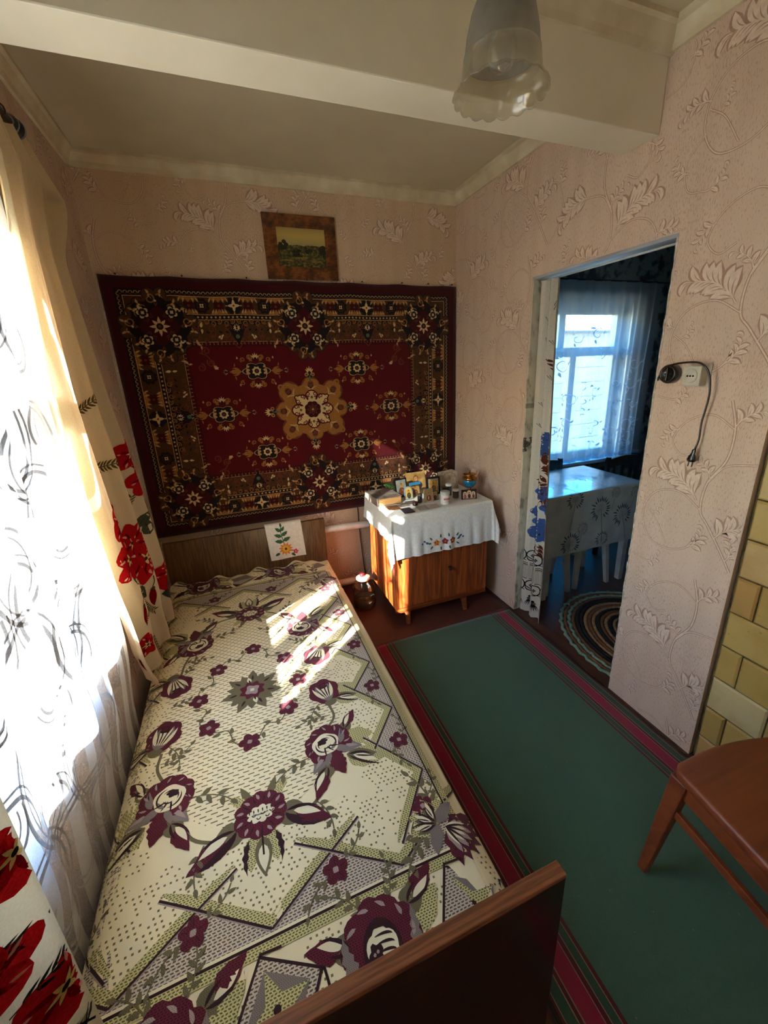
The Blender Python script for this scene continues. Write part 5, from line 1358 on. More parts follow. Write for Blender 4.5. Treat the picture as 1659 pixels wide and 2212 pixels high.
def paper_wall(wall, surf, s0, s1, keep, anchor):
    a = Art(); k = 0
    for i in range(-12, 14):
        sx = anchor[0] + i * 0.53
        if sx < s0 - 0.3 or sx > s1 + 0.3: continue
        for j in range(-4, 6):
            tz = anchor[1] + j * 0.64 + (0.32 if i % 2 else 0.0)
            if -0.4 < tz < HC + 0.3: a.put(MOT, sx, tz, 0.0, 1.0, 1 if i % 2 == 0 else -1, 1)
    o = a.emit('embossed_scroll', surf, WPM, wall, 0.0004, 0.00045, keep=keep, kind='stuff')
paper_wall(wall_right, lambda s, t_, h: np.stack([W - h, -s, t_], 1), 0.0, 2.0, lambda s, t_: (s > 0.004) & (s < -STOVE_Y - 0.012) & (t_ > 0.004) & (t_ < HC) & ~((s > -DY0 - 0.003) & (s < -DY1 + 0.004) & (t_ < DZ + 0.003)) & ~((s > -BY1 - 0.003) & (s < -BY0 + 0.003) & (t_ > BZ - 0.003)) & ~(t_ > HC - 0.068), (1.755, 0.985))
paper_wall(wall_back, lambda s, t_, h: np.stack([s, -h, t_], 1), 0.0, W, lambda s, t_: (s > 0.004) & (s < W - 0.004) & (t_ > 0.01) & (t_ < HC - 0.068), (0.62, 2.17))
paper_wall(wall_left, lambda s, t_, h: np.stack([h, s, t_], 1), -1.15, 0.0, lambda s, t_: (s < -0.004) & (s > WY1 + 0.01) & (t_ > 0.01) & (t_ < HC - 0.068), (-0.4, 1.2))

# ------------------------------------------------------------------ glazed-brick stove
stove = thing('brick_stove', 'tall heating stove of yellow painted bricks at the end of the papered wall', 'stove', (W + 0.26, -2.55, 0))
MB().box(W + 0.017, W + 0.5, -3.2, STOVE_Y + 0.004, 0, HC - 0.002).build('mortar_core', pm('stove_mortar', S(112, 98, 60), S(52, 42, 26), 30.0, 0.9, 0.4), stove)
t = NT('yellow_brick_paint')
oi = t.n('ObjectInfo'); v = t.coords('Position'); n1 = t.noise(v, 9.0, 4.0, 0.6); n2 = t.noise(v, 60.0, 3.0, 0.6)
base = t.ramp(oi.outputs['Random'], [(0.0, S(178, 148, 84)), (0.25, S(190, 160, 92)), (0.5, S(198, 174, 116)), (0.75, S(208, 188, 140)), (1.0, S(172, 126, 60))])
col = t.mix(t.math('MULTIPLY', t.ramp(n1, [(0.45, (0, 0, 0)), (0.75, (1, 1, 1))]), 0.45), base, S(158, 124, 58))
col = t.mix(t.math('MULTIPLY', t.math('GREATER_THAN', n2, 0.70), 0.5), col, S(110, 80, 44))
M_BRICK = t.done(t.principled(col, 0.32, n1, 0.002, 0.3, Coat_Weight=0.2))
def brick_mesh(name, L, H, D=0.03):
    c = 0.006; bm_ = MB(); y0, y1, z0, z1 = -L / 2, L / 2, -H / 2, H / 2
    vv = [(D, y0, z0), (D, y1, z0), (D, y1, z1), (D, y0, z1), (c, y0, z0), (c, y1, z0), (c, y1, z1), (c, y0, z1), (0, y0 + c, z0 + c), (0, y1 - c, z0 + c), (0, y1 - c, z1 - c), (0, y0 + c, z1 - c)]
    ff = [(8, 11, 10, 9)] + [(i, 4 + i, 4 + (i + 1) % 4, (i + 1) % 4) for i in range(4)] + [(4 + i, 8 + i, 8 + (i + 1) % 4, 4 + (i + 1) % 4) for i in range(4)]
    me = bpy.data.meshes.new(name); me.from_pydata(vv, [], ff); me.materials.append(M_BRICK); me.update(); return me
RH, BL = 0.1365, 0.243; bmesh_cache = {}
for k in range(19):
    z0 = max(0.0, -0.0245 + RH * k); z1 = min(HC - 0.004, -0.0245 + RH * (k + 1))
    if z1 - z0 < 0.03: continue
    off = 1.977 if k % 2 == 1 else 2.083
    ends = [-STOVE_Y + 0.001] + [off + BL * q for q in range(5) if off + BL * q < 3.15] + [3.19]
    for e0, e1 in zip(ends[:-1], ends[1:]):
        key = (round(e1 - e0, 3), round(z1 - z0, 3))
        if key not in bmesh_cache: bmesh_cache[key] = brick_mesh('brick', e1 - e0 - 0.005, z1 - z0 - 0.005)
        o = bpy.data.objects.new('brick', bmesh_cache[key]); COL.objects.link(o); o.parent = stove
        o.location = Vector((W + 0.004 + rng.uniform(0, 0.004), -(e0 + e1) / 2, (z0 + z1) / 2)) - stove.location

# ------------------------------------------------------------------ green striped runner and the brown sheet at the head of the room
t = NT('runner_pile')
pos = t.coords('Position'); x, y, z = t.sep(pos)
RX0, RX1 = 1.045, 2.008
u = t.math('MINIMUM', t.math('SUBTRACT', x, RX0), t.math('SUBTRACT', RX1, x))
G_, WN, CR, LN_, DG = S(74, 110, 94), S(100, 20, 46), S(160, 24, 70), S(160, 134, 108), S(56, 86, 74)
stops = [(0.0, S(50, 8, 20)), (0.012, WN), (0.018, LN_), (0.021, DG), (0.046, LN_), (0.049, WN), (0.058, LN_), (0.061, CR), (0.104, LN_), (0.107, WN), (0.118, LN_), (0.121, DG), (0.140, LN_), (0.1425, WN), (0.153, G_)]
col = t.ramp(t.math('DIVIDE', u, 0.2), [(p / 0.2, c) for p, c in stops], 'CONSTANT')
f = t.noise(pos, 300.0, 2.0, 0.7); dirt = t.noise(pos, 3.0, 5.0, 0.65)
col = t.mix(t.math('MULTIPLY', f, 0.35), col, S(40, 58, 50)); col = t.mix(t.math('MULTIPLY', t.ramp(dirt, [(0.4, (0, 0, 0)), (0.75, (1, 1, 1))]), 0.3), col, S(70, 86, 76))
specks = t.n('TexVoronoi', _Scale=22.0); t.l(pos, specks.inputs['Vector'])
col = t.mix(t.math('MULTIPLY', t.math('LESS_THAN', specks.outputs['Distance'], 0.05), 0.8), col, S(120, 120, 104))
p = t.principled(col, 0.95, f, 0.003, 0.6); p.inputs['Sheen Weight'].default_value = 0.2; p.inputs['Specular IOR Level'].default_value = 0.1
M_RUN = t.done(p)
def run_surf(u, v, h):
    z = 0.006 + 0.0025 * np.sin(v * 5 + 1) * np.sin(u * 7) + 0.003 * np.exp(-((v + 0.80) / 0.03) ** 2)
    return np.stack([u, v, z + h], 1)
runner = MB().sheet(lambda u, v: run_surf(u, v, 0.0), np.linspace(RX0, RX1, 40), np.linspace(-4.1, -0.775, 120)).build('runner_carpet', M_RUN, solid=0.005)
tag(runner, 'green carpet runner with crimson striped edges along the middle of the room', 'carpet')
M_SHEET = pm('brown_sheet', S(92, 52, 44), S(72, 38, 32), 5.0, 0.55, 0.15, bscale=90.0)
mb = MB(); xs_ = np.linspace(0.03, W - 0.012, 40)
mb.sheet(lambda u, v: np.stack([u, v - 0.010 * (u - 1.0) * 0.0 + 0.012 * smoothstep(1.9, 2.01, u), 0.003 + 0.004 * smoothstep(-0.74, -0.775, v) + 0.0 * u], 1), xs_, np.linspace(-0.785, -0.01, 24))
sheet_ = mb.build('floor_sheet', M_SHEET, solid=0.004)
tag(sheet_, 'plain reddish brown floor covering under the cabinet at the head of the room', 'floor covering')
# ================================================================== bedside cabinet, its cloth and the things on it
M_CAB = wood('cabinet_veneer', S(176, 92, 42), S(142, 68, 30), S(98, 42, 18), 'Z', 1.4, 0.28, 0.5, 7.0)
M_CABD = wood('cabinet_rail', S(150, 76, 36), S(116, 54, 24), S(82, 36, 16), 'X', 1.2, 0.3, 0.4, 6.0)
KX0, KX1_, KF, KB, KZ0, KZ1 = 1.283, 1.908, -0.632, -0.182, 0.105, 0.706
cab = thing('cabinet', 'low varnished two-door cabinet on splayed legs in the far corner', 'cabinet', ((KX0 + KX1_) / 2, -0.41, 0))
mb = MB().box(KX0, KX0 + 0.018, KF + 0.018, KB, KZ0, KZ1).box(KX1_ - 0.018, KX1_, KF + 0.018, KB, KZ0, KZ1).box(KX0 + 0.018, KX1_ - 0.018, KB - 0.008, KB, KZ0, KZ1).box(KX0 + 0.018, KX1_ - 0.018, KF + 0.018, KB - 0.008, KZ0, KZ0 + 0.018)
mb.box(KX0, KX0 + 0.014, KF - 0.004, KF + 0.018, KZ0, KZ1).box(KX1_ - 0.014, KX1_, KF - 0.004, KF + 0.018, KZ0, KZ1)
mb.build('body', M_CAB, cab, bevel=0.0015)
MB().box(KX0 - 0.004, KX1_ + 0.004, KF - 0.008, KB, KZ1, KZ1 + 0.004).build('top', M_CABD, cab, bevel=0.001)
MB().box(KX0, KX1_, KF - 0.006, KF + 0.018, KZ0 - 0.022, KZ0 + 0.006).build('bottom_rail', M_CABD, cab, bevel=0.002)
xm = 1.590
for k, (d0, d1) in enumerate(((KX0 + 0.016, xm - 0.0015), (xm + 0.0015, KX1_ - 0.016))):
    d = MB().box(d0, d1, KF, KF + 0.017, KZ0 + 0.008, KZ1 - 0.004).build('door', M_CAB, cab, bevel=0.0015)
    if k == 1:
        MB().lathe([(0.0, 0.0), (0.007, 0.0), (0.006, 0.010), (0.013, 0.016), (0.014, 0.022), (0.008, 0.028), (0.0, 0.029)], (1.642, KF, 0.318), 16, M=Matrix.Rotation(math.radians(90), 3, 'X')).build('knob', pm('dark_knob', S(60, 40, 28), S(36, 24, 18), 40, 0.4, 0.0), d)
for (x0, y0, x1, y1) in ((1.365, -0.60, 1.352, -0.655), (1.758, -0.60, 1.742, -0.662), (1.365, -0.22, 1.352, -0.20), (1.758, -0.22, 1.742, -0.20)):
    MB().taper((x1, y1, 0.006), (x0, y0, KZ0 - 0.006), 0.020, 0.036).build('leg', M_CABD, cab, bevel=0.002)

TZ = KZ1 + 0.0075
CX0, CX1, CF, CB = KX0 - 0.010, KX1_ + 0.012, KF - 0.014, KB + 0.002
def cloth_surf(u, v, h):
    u = np.asarray(u, float); v = np.asarray(v, float)
    dx = np.where(u < CX0, u - CX0, np.where(u > CX1, u - CX1, 0.0)); dy = np.where(v < CF, v - CF, 0.0)
    d = np.hypot(dx, dy) + 1e-9; ux, uy = dx / d, dy / d
    hang = d > 1e-6
    r = 0.010; a = np.minimum(d / r, math.pi / 2); dn = np.maximum(d - r * math.pi / 2, 0)
    along = np.where(np.abs(dy) > np.abs(dx), u, v)
    fold = 0.010 * np.sin(along * 31 + 1.5) * smoothstep(0.02, 0.22, dn) + 0.006 * np.sin(along * 63) * smoothstep(0.05, 0.22, dn)
    corner = np.clip(2 * np.minimum(np.abs(dx), np.abs(dy)) / (d + 1e-6), 0, 1.4)
    out = r * np.sin(a) + 0.05 * dn + np.where(hang, np.abs(fold), 0) + 0.30 * dn * corner * 0.45
    bx_, by_ = np.clip(u, CX0, CX1), np.maximum(v, CF)
    z = TZ - r * (1 - np.cos(a)) - dn * 0.985
    wr = 0.0012 * np.sin(u * 40 + v * 9) * np.sin(v * 33) * np.where(hang, 0, 1)
    nx = ux * np.sin(a); ny = uy * np.sin(a); nz = np.cos(a)
    return np.stack([bx_ + ux * out + nx * h, by_ + uy * out + ny * h, np.where(hang, z, TZ + np.abs(wr)) + nz * h], 1)
us = np.concatenate([np.linspace(CX0 - 0.155, CX0, 22)[:-1], np.linspace(CX0, CX1, 70), np.linspace(CX1, CX1 + 0.15, 22)[1:]])
vs2 = np.concatenate([np.linspace(CF - 0.262, CF, 36)[:-1], np.linspace(CF, CB, 34)])
M_CLOTH = pm('white_tablecloth', S(232, 232, 230), S(214, 214, 212), 90.0, 0.85, 0.2, sheen=0.1)
tcloth = MB().sheet(lambda u, v: cloth_surf(u, v, np.zeros_like(u)), us, vs2).build('tablecloth', M_CLOTH)
tag(tcloth, 'white cloth with embroidered pansies draped over the cabinet', 'tablecloth')
e = Art()
EV = CF - 0.205
for (x_, key, k2) in ((1.538, 'orange', 'red'), (1.592, 'red', 'brown'), (1.642, 'red', 'orange')):
    for k in range(5): e.leaf(key, 2, (x_, EV), 2 * math.pi * k / 5 + 0.3, 0.022, 0.022, 0, n=5, blunt=0.6)
    for k in range(3): e.leaf(k2, 3, (x_, EV), 2 * math.pi * k / 3 + 0.9, 0.014, 0.010, 0, n=4)
    e.blob('yellow', 4, (x_, EV), 0.004, 8)
for x_ in (1.462, 1.700):
    for q in range(3):
        c = (x_ + (q - 1) * 0.014, EV + 0.012 * (q % 2) + 0.008)
        for k in range(5): e.leaf('blue', 2, c, 2 * math.pi * k / 5, 0.008, 0.006, 0, n=4)
for (x_, y_, an) in ((1.505, EV, 2.9), (1.515, EV - 0.018, 3.8), (1.510, EV + 0.02, 2.2), (1.565, EV - 0.026, 4.7), (1.565, EV + 0.026, 1.5), (1.617, EV - 0.026, 4.9), (1.617, EV + 0.026, 1.6), (1.672, EV, 0.3), (1.668, EV - 0.018, -0.7), (1.67, EV + 0.02, 0.9), (1.488, EV + 0.004, 2.6), (1.685, EV + 0.01, 0.6)):
    e.leaf('green', 1, (x_, y_), an, 0.026, 0.011, 0.3, n=5)
e.emit('embroidery', cloth_surf, EMB, tcloth, 0.0008, 0.0003)

# ------------------------------------------------------------------ small things on the cloth
IZ = TZ + 0.0035
def placed(x, y, rotz=0.0, tilt=0.0, z=None):
    return Matrix.Translation((x, y, IZ if z is None else z)) @ Matrix.Rotation(math.radians(rotz), 4, 'Z') @ Matrix.Rotation(math.radians(tilt), 4, 'X')
M_GILT = pm('gilt_ground', S(206, 162, 70), S(166, 118, 44), 50.0, 0.35, 0.15, metal=0.35)
M_OCHRE = pm('ochre_ground', S(178, 148, 92), S(140, 108, 60), 40.0, 0.5, 0.1)
M_FACE = pm('painted_skin', S(186, 138, 98), S(156, 106, 70), 60.0, 0.6, 0.0)
M_BLACKF = pm('black_frame', S(30, 24, 22), S(14, 11, 10), 40.0, 0.3, 0.1)
M_DKWOOD = pm('dark_red_frame', S(62, 28, 24), S(38, 16, 14), 40.0, 0.35, 0.1)
M_SILVER = pm('silver_foil', S(206, 198, 180), S(140, 130, 112), 120.0, 0.3, 0.6, metal=0.6)
M_PALE = pm('pale_relief', S(190, 176, 158), S(150, 132, 112), 60.0, 0.6, 0.5)
robes = {'green': pm('robe_green', S(46, 78, 52), S(24, 48, 32), 60, 0.6, 0), 'dark': pm('robe_dark', S(44, 38, 40), S(24, 20, 24), 60, 0.6, 0), 'red': pm('robe_red', S(128, 44, 34), S(90, 26, 22), 60, 0.6, 0), 'brown': pm('robe_brown', S(112, 76, 46), S(80, 52, 30), 60, 0.6, 0), 'white': pm('robe_white', S(214, 204, 186), S(184, 172, 150), 60, 0.6, 0), 'blue': pm('robe_blue', S(62, 84, 116), S(40, 56, 84), 60, 0.6, 0)}
def figure(w, h, robe, halo):
    a = Art(); a.blob('halo', 0, (0, h * 0.68), w * 0.20, 16); a.blob('robe', 1, (0, h * 0.26), w * 0.34, 20, sx=1.0, sy=h / w * 0.82); a.leaf('robe2', 2, (-w * 0.05, h * 0.06), math.pi / 2, h * 0.46, w * 0.14, 0.1, n=5)
    a.blob('face', 3, (0, h * 0.66), w * 0.105, 12, sy=1.25); a.blob('hair', 2, (0, h * 0.69), w * 0.135, 14, sy=1.2); a.blob('face', 3, (w * 0.08, h * 0.36), w * 0.05, 8)
    return a, {'halo': halo, 'robe': robes[robe], 'robe2': robes['red' if robe != 'red' else 'white'], 'face': M_FACE, 'hair': robes['brown']}
def icon(name, label, x, y, w, h, frame, ground, robe, border=0.006, depth=0.008, rotz=0.0, tilt=-12.0, arch=False, halo=None, inner=None, cat='icon'):
    """upright picture panel leaning back: frame, picture and painted figure"""
    root = thing(name, label, cat, (x, y, IZ)); M = placed(x, y, rotz, tilt)
    def outline(q):
        if not arch: return [(-w / 2 + q, q), (w / 2 - q, q), (w / 2 - q, h - q), (-w / 2 + q, h - q)]
        r = w / 2 - q; return [(-r, q), (r, q)] + [(r * math.cos(a_), h - w / 2 + r * math.sin(a_)) for a_ in np.linspace(0, math.pi, 13)]
    MB().prism(outline(0), 0.0, depth, M).build('frame', frame, root, bevel=0.0008)
    if inner is not None: MB().prism(outline(border * 0.55), -0.0012, 0.0005, M).build('inlay', inner, root)
    MB().prism(outline(border), -0.0018, 0.0, M).build('picture', ground, root)
    ww, hh = w - 2 * border, h - 2 * border
    a, mt = figure(ww, hh, robe, halo or M_GILT)
    def sf(u, v, hh_):
        P = np.stack([u, -0.0019 - hh_, v + border, np.ones_like(u)], 1); return (P @ np.array(M).T)[:, :3]
    a.emit('painted_figure', sf, mt, root, 0.0001, 0.0001)
    return root
icon('framed_icon', 'grey backed icon in a dark frame standing behind the small arched icon', 1.462, -0.352, 0.086, 0.118, M_BLACKF, pm('grey_blue_ground', S(150, 156, 150), S(110, 116, 112), 40, 0.5, 0.0), 'brown', 0.009, rotz=8)
icon('arched_icon', 'small arched icon with yellow ground and blue border, green robed figure', 1.483, -0.412, 0.054, 0.080, pm('pale_blue_border', S(140, 164, 186), S(104, 128, 152), 50, 0.4, 0.0), pm('yellow_ground', S(216, 184, 96), S(186, 150, 66), 40, 0.5, 0), 'green', 0.006, rotz=6, arch=True)
icon('wooden_icon', 'largest gold wooden icon panel, standing behind all the other icons', 1.600, -0.262, 0.135, 0.120, M_OCHRE, M_OCHRE, 'dark', 0.004, depth=0.012, rotz=-2, tilt=-10)
icon('paper_icon', 'small brown paper icon propped below the blue strip', 1.545, -0.372, 0.062, 0.078, pm('brown_paper', S(156, 122, 78), S(120, 88, 52), 40, 0.6, 0), M_OCHRE, 'brown', 0.004, depth=0.004, rotz=4)
icon('silver_icon', 'small silver framed icon standing beside the dark bottle', 1.569, -0.515, 0.060, 0.080, M_SILVER, M_OCHRE, 'red', 0.007, depth=0.006, rotz=2, halo=M_SILVER)
icon('black_framed_icon', 'gilt icon in a black frame with silver inlay lines', 1.662, -0.392, 0.090, 0.112, M_BLACKF, M_GILT, 'brown', 0.021, depth=0.014, rotz=-6, tilt=-8, inner=M_SILVER)
icon('brown_card_icon', 'tiny brown icon card standing behind the white cream jar', 1.618, -0.500, 0.040, 0.056, M_DKWOOD, M_OCHRE, 'dark', 0.004, depth=0.004)
icon('dark_card_icon', 'tiny near-black framed icon beside the white-lidded jars', 1.700, -0.486, 0.038, 0.060, M_BLACKF, robes['dark'], 'brown', 0.004, depth=0.006)
# pale relief icon with a peaked top
root = thing('relief_icon', 'pale carved relief icon with peaked top behind the white-lidded jars', 'icon', (1.800, -0.352, IZ)); M = placed(1.800, -0.352, -8, -10)
MB().prism([(-0.058, 0), (0.058, 0), (0.056, 0.118), (0.02, 0.132), (-0.02, 0.128), (-0.075, 0.122)], 0.0, 0.012, M).build('panel', M_PALE, root, bevel=0.001)
a, mt = figure(0.09, 0.115, 'white', M_PALE); mt['robe'] = M_PALE; mt['face'] = pm('relief_tan', S(166, 140, 114), S(130, 104, 80), 60, 0.6, 0.2); mt['hair'] = mt['face']; mt['robe2'] = mt['face']
a.blob('face', 0, (0, 0.06), 0.052, 28, 0, inner=0.9, sy=1.1)
a.emit('carved_figure', lambda u, v, hh_: (np.stack([u, -0.0004 - hh_, v, np.ones_like(u)], 1) @ np.array(M).T)[:, :3], mt, root, 0.0004, 0.0008)
# triptych
root = thing('triptych', 'little dark red triptych with three arched saints at the cloth edge', 'icon', (1.806, -0.582, IZ)); M = placed(1.806, -0.582, -14, -8)
MB().box(-0.047, 0.047, 0.0, 0.010, 0, 0.060, M=M).build('frame', M_DKWOOD, root, bevel=0.001)
for k, (cx, ww, hh) in enumerate(((-0.0265, 0.024, 0.040), (0.0, 0.027, 0.047), (0.0265, 0.024, 0.040))):
    r = ww / 2; pts = [(cx - r, 0.008), (cx + r, 0.008)] + [(cx + r * math.cos(q), 0.008 + hh - r + r * math.sin(q)) for q in np.linspace(0, math.pi, 9)]
    MB().prism(pts, -0.0012, 0.0, M).build('arched_picture', pm('pale_rose_ground', S(222, 204, 186), S(196, 170, 150), 50, 0.5, 0), root)
    a, mt = figure(ww, hh, ('red', 'dark', 'brown')[k], M_GILT)
    Art().put(a, cx, 0.008).emit('painted_figure', lambda u, v, h_: (np.stack([u, -0.0013 - h_, v, np.ones_like(u)], 1) @ np.array(M).T)[:, :3], mt, root, 0.0001, 0.0001)
MB().box(-0.036, 0.036, -0.0012, 0.0, 0.003, 0.0065, M=M).build('name_strip', pm('rose_strip', S(196, 120, 110), S(160, 86, 80), 50, 0.5, 0), root)
# oil lamp
root = thing('icon_lamp', 'blue glass icon lamp with brass crown top', 'lamp', (1.893, -0.440, IZ)); c0 = (1.893, -0.440, IZ)
M_BRASS = pm('worn_brass', S(196, 138, 62), S(120, 74, 28), 50.0, 0.25, 0.2, metal=0.85)
t = NT('blue_lamp_glass'); n1 = t.noise(t.coords('Object'), 30.0, 2.0)
M_BLUEGL = t.done(t.principled(t.ramp(n1, [(0.3, S(12, 110, 160)), (0.7, S(40, 160, 206))]), 0.08, Transmission_Weight=0.15, Coat_Weight=0.6))
MB().lathe([(0.0, 0.0), (0.026, 0.0), (0.026, 0.004), (0.010, 0.012), (0.012, 0.030)], c0, 24).build('foot', M_BRASS, root)
MB().lathe([(0.011, 0.026), (0.030, 0.036), (0.040, 0.054), (0.041, 0.070), (0.038, 0.080)], c0, 28).build('glass_bowl', M_BLUEGL, root)
MB().lathe([(0.038, 0.078), (0.044, 0.080), (0.045, 0.092), (0.038, 0.098), (0.030, 0.102), (0.030, 0.108), (0.040, 0.112), (0.040, 0.117), (0.020, 0.121), (0.0, 0.122)], c0, 28, rmod=lambda k, a_: 1 + (0.05 * math.sin(12 * a_) if k in (1, 2, 6, 7) else 0)).build('crown_top', M_BRASS, root)
MB().lathe([(0.0, 0.120), (0.005, 0.121), (0.004, 0.132), (0.006, 0.136), (0.0, 0.140)], c0, 10).build('finial', M_BRASS, root)
# jars and bottles
M_PLASTW = pm('white_plastic', S(228, 228, 226), S(206, 206, 204), 20, 0.35, 0)
def pot(name, label, x, y, r, h, body, lid=None, lidh=0.012, cat='jar', neck=0.9):
    root = thing(name, label, cat, (x, y, IZ)); c = (x, y, IZ); hb = h - (lidh if lid else 0)
    MB().lathe([(0.0, 0.0), (r * 0.94, 0.0), (r, 0.003), (r, hb * 0.86), (r * neck, hb), (0.0, hb)], c, 24).build('body', body, root)
    if lid: MB().lathe([(0.0, hb), (r * 1.03, hb), (r * 1.04, hb + 0.002), (r * 1.04, h - 0.002), (r, h), (0.0, h)], c, 24).build('lid', lid, root)
    return root
M_DKGLASS = pm('dark_glass', S(34, 24, 24), S(18, 12, 12), 30, 0.12, 0, coat=0.5)
M_GREYJAR = pm('grey_jar', S(96, 92, 92), S(66, 62, 64), 30, 0.2, 0, coat=0.4)
j = pot('cream_jar', 'white plastic cream jar with a red label band', 1.637, -0.588, 0.0275, 0.078, M_PLASTW, pm('grey_lid', S(196, 198, 200), S(172, 174, 176), 20, 0.35, 0), 0.016)
lab = Art(); lab.grid('red', 0, -0.4, 1.15, 0.030, 0.041, 16, 1); lab.grid('pale', 1, -0.25, 0.95, 0.033, 0.034, 12, 1).grid('pale', 1, -0.25, 0.8, 0.0362, 0.0374, 12, 1).grid('grey', 0, -0.3, 0.9, 0.022, 0.0235, 12, 1).grid('grey', 0, -0.3, 0.7, 0.017, 0.0182, 12, 1).grid('grey', 0, -0.3, 0.5, 0.047, 0.0482, 12, 1)
lab.emit('label', lambda u, v, h_: np.stack([1.637 + (0.0276 + h_) * np.sin(u - 0.35), -0.588 - (0.0276 + h_) * np.cos(u - 0.35), IZ + v], 1), {'red': pm('label_red', S(196, 62, 84), S(176, 44, 66), 30, 0.4, 0), 'pale': pm('label_pale', S(236, 214, 214), S(226, 200, 200), 30, 0.4, 0), 'grey': pm('label_grey', S(150, 150, 156), S(130, 130, 136), 30, 0.4, 0)}, j, 0.0003, 0.0002)
pot('ointment_jar', 'taller grey jar with white lid before the relief icon', 1.738, -0.446, 0.019, 0.074, M_GREYJAR, M_PLASTW, 0.013, neck=0.95)
pot('ointment_jar', 'shorter dark jar with white lid beside the triptych', 1.752, -0.512, 0.019, 0.055, M_GREYJAR, M_PLASTW, 0.012, neck=0.95)
pot('dark_bottle', 'small dark brown bottle beside the silver framed icon', 1.516, -0.495, 0.0145, 0.053, M_DKGLASS, pm('dark_grey_cap', S(92, 88, 84), S(60, 56, 54), 30, 0.4, 0), 0.012, 'bottle')
pot('round_pot', 'squat black round pot lying before the icons', 1.468, -0.532, 0.0165, 0.022, pm('black_pot', S(40, 22, 22), S(20, 10, 10), 30, 0.25, 0, coat=0.4), pm('maroon_lid', S(74, 34, 34), S(50, 20, 20), 30, 0.3, 0, coat=0.4), 0.007, 'pot')
# thick old book
bk = thing('old_book', 'thick worn book with brown page edges on the cloth corner', 'book', (1.330, -0.360, IZ)); M = placed(1.330, -0.360, 4)
M_BKC = pm('worn_book_cover', S(150, 138, 128), S(78, 66, 62), 16.0, 0.7, 0.3); M_PAGES = pm('old_pages', S(214, 170, 112), S(166, 118, 66), 8.0, 0.8, 0.4, stretch=(1, 1, 90))
MB().box(-0.070, 0.076, -0.096, 0.092, 0.0035, 0.044, M=M).build('pages', M_PAGES, bk)
MB().box(-0.080, 0.080, -0.100, 0.098, 0.0, 0.0035, M=M).build('back_cover', M_BKC, bk, bevel=0.001)
MB().box(-0.082, 0.080, -0.100, 0.098, 0.044, 0.0475, M=M).build('front_cover', M_BKC, bk, bevel=0.001)
MB().box(-0.082, -0.074, -0.100, 0.098, 0.0035, 0.044, M=M).build('spine', M_BKC, bk, bevel=0.002)
pc = MB().box(-0.02, 0.06, -0.06, 0.03, 0.0478, 0.0484, M=placed(1.345, -0.345, -8)).build('loose_page', pm('grey_page', S(158, 148, 142), S(120, 108, 104), 20, 0.8, 0)); tag(pc, 'loose grey paper lying on the thick old book', 'paper')
# green plastic band
gp = MB()
for k in range(4):
    gp.tube([(1.395 + 0.010 * k, -0.215 - 0.012 * k + 0.004 * k * k, IZ + 0.055), (1.410 + 0.010 * k, -0.228 - 0.008 * k, IZ + 0.050), (1.430 + 0.009 * k, -0.244 - 0.008 * k, IZ + 0.028), (1.442 + 0.008 * k, -0.256 - 0.008 * k, IZ + 0.0035)], 0.0032, 6)
gp.box(1.390, 1.435, -0.240, -0.208, IZ + 0.050, IZ + 0.056)
gp = gp.build('plastic_comb', pm('green_plastic', S(60, 190, 96), S(30, 146, 66), 30, 0.3, 0, coat=0.3)); tag(gp, 'bright green plastic comb leaning behind the old book', 'comb')
bs = MB().box(-0.040, 0.040, -0.002, 0.002, 0.0, 0.017, M=placed(1.535, -0.382, 4, -10, IZ + 0.078)).build('blue_strip', pm('blue_ribbon', S(58, 132, 178), S(34, 100, 148), 30, 0.4, 0)); tag(bs, 'blue plastic strip resting on top of the brown paper icon', 'strip')
# flat cards and papers
def card(name, label, pts, mt, z, cat='card', th=0.0012):
    o = MB(); n = len(pts); o.add([(x, y, IZ + z) for x, y in pts] + [(x, y, IZ + z + th) for x, y in pts], [tuple(range(n - 1, -1, -1)), tuple(range(n, 2 * n))] + [(i, (i + 1) % n, n + (i + 1) % n, n + i) for i in range(n)])
    return tag(o.build(name, mt), label, cat)
M_PHOTO = pm('brown_card_print', S(142, 92, 58), S(70, 44, 34), 26.0, 0.35, 0, lo=0.4, hi=0.6); M_PHOTO2 = pm('grey_card_print', S(150, 144, 140), S(64, 62, 66), 26.0, 0.35, 0, lo=0.4, hi=0.6)
card('picture_card', 'brown picture card lying at the book corner', [(1.296, -0.548), (1.366, -0.556), (1.374, -0.476), (1.300, -0.470)], M_PHOTO, 0.0)
card('picture_card', 'grey picture card lying between brown card and passport', [(1.376, -0.520), (1.440, -0.522), (1.436, -0.464), (1.378, -0.462)], M_PHOTO2, 0.0)
card('passport', 'dark navy booklet lying flat near the front edge of the cloth', [(1.354, -0.641), (1.419, -0.642), (1.418, -0.560), (1.360, -0.560)], pm('navy_cover', S(52, 46, 66), S(36, 32, 48), 20, 0.5, 0), 0.0014, 'booklet', 0.003)
card('paper_sheet', 'creased translucent paper packet lying before the silver icon', [(1.452, -0.634), (1.515, -0.640), (1.520, -0.555), (1.456, -0.560)], pm('grey_cellophane', S(186, 178, 168), S(150, 140, 130), 20, 0.3, 0.4), 0.0, 'paper')
card('paper_sheet', 'pale printed paper sheet lying beside the cream jar', [(1.524, -0.630), (1.590, -0.626), (1.592, -0.562), (1.528, -0.560)], pm('printed_paper', S(204, 194, 182), S(168, 152, 140), 40, 0.6, 0.1), 0.0, 'paper')
card('dark_card', 'dark grey card lying flat before the arched icon', [(1.430, -0.500), (1.492, -0.502), (1.498, -0.452), (1.436, -0.448)], pm('dark_card_grey', S(120, 112, 106), S(84, 76, 72), 20, 0.6, 0), 0.0014)

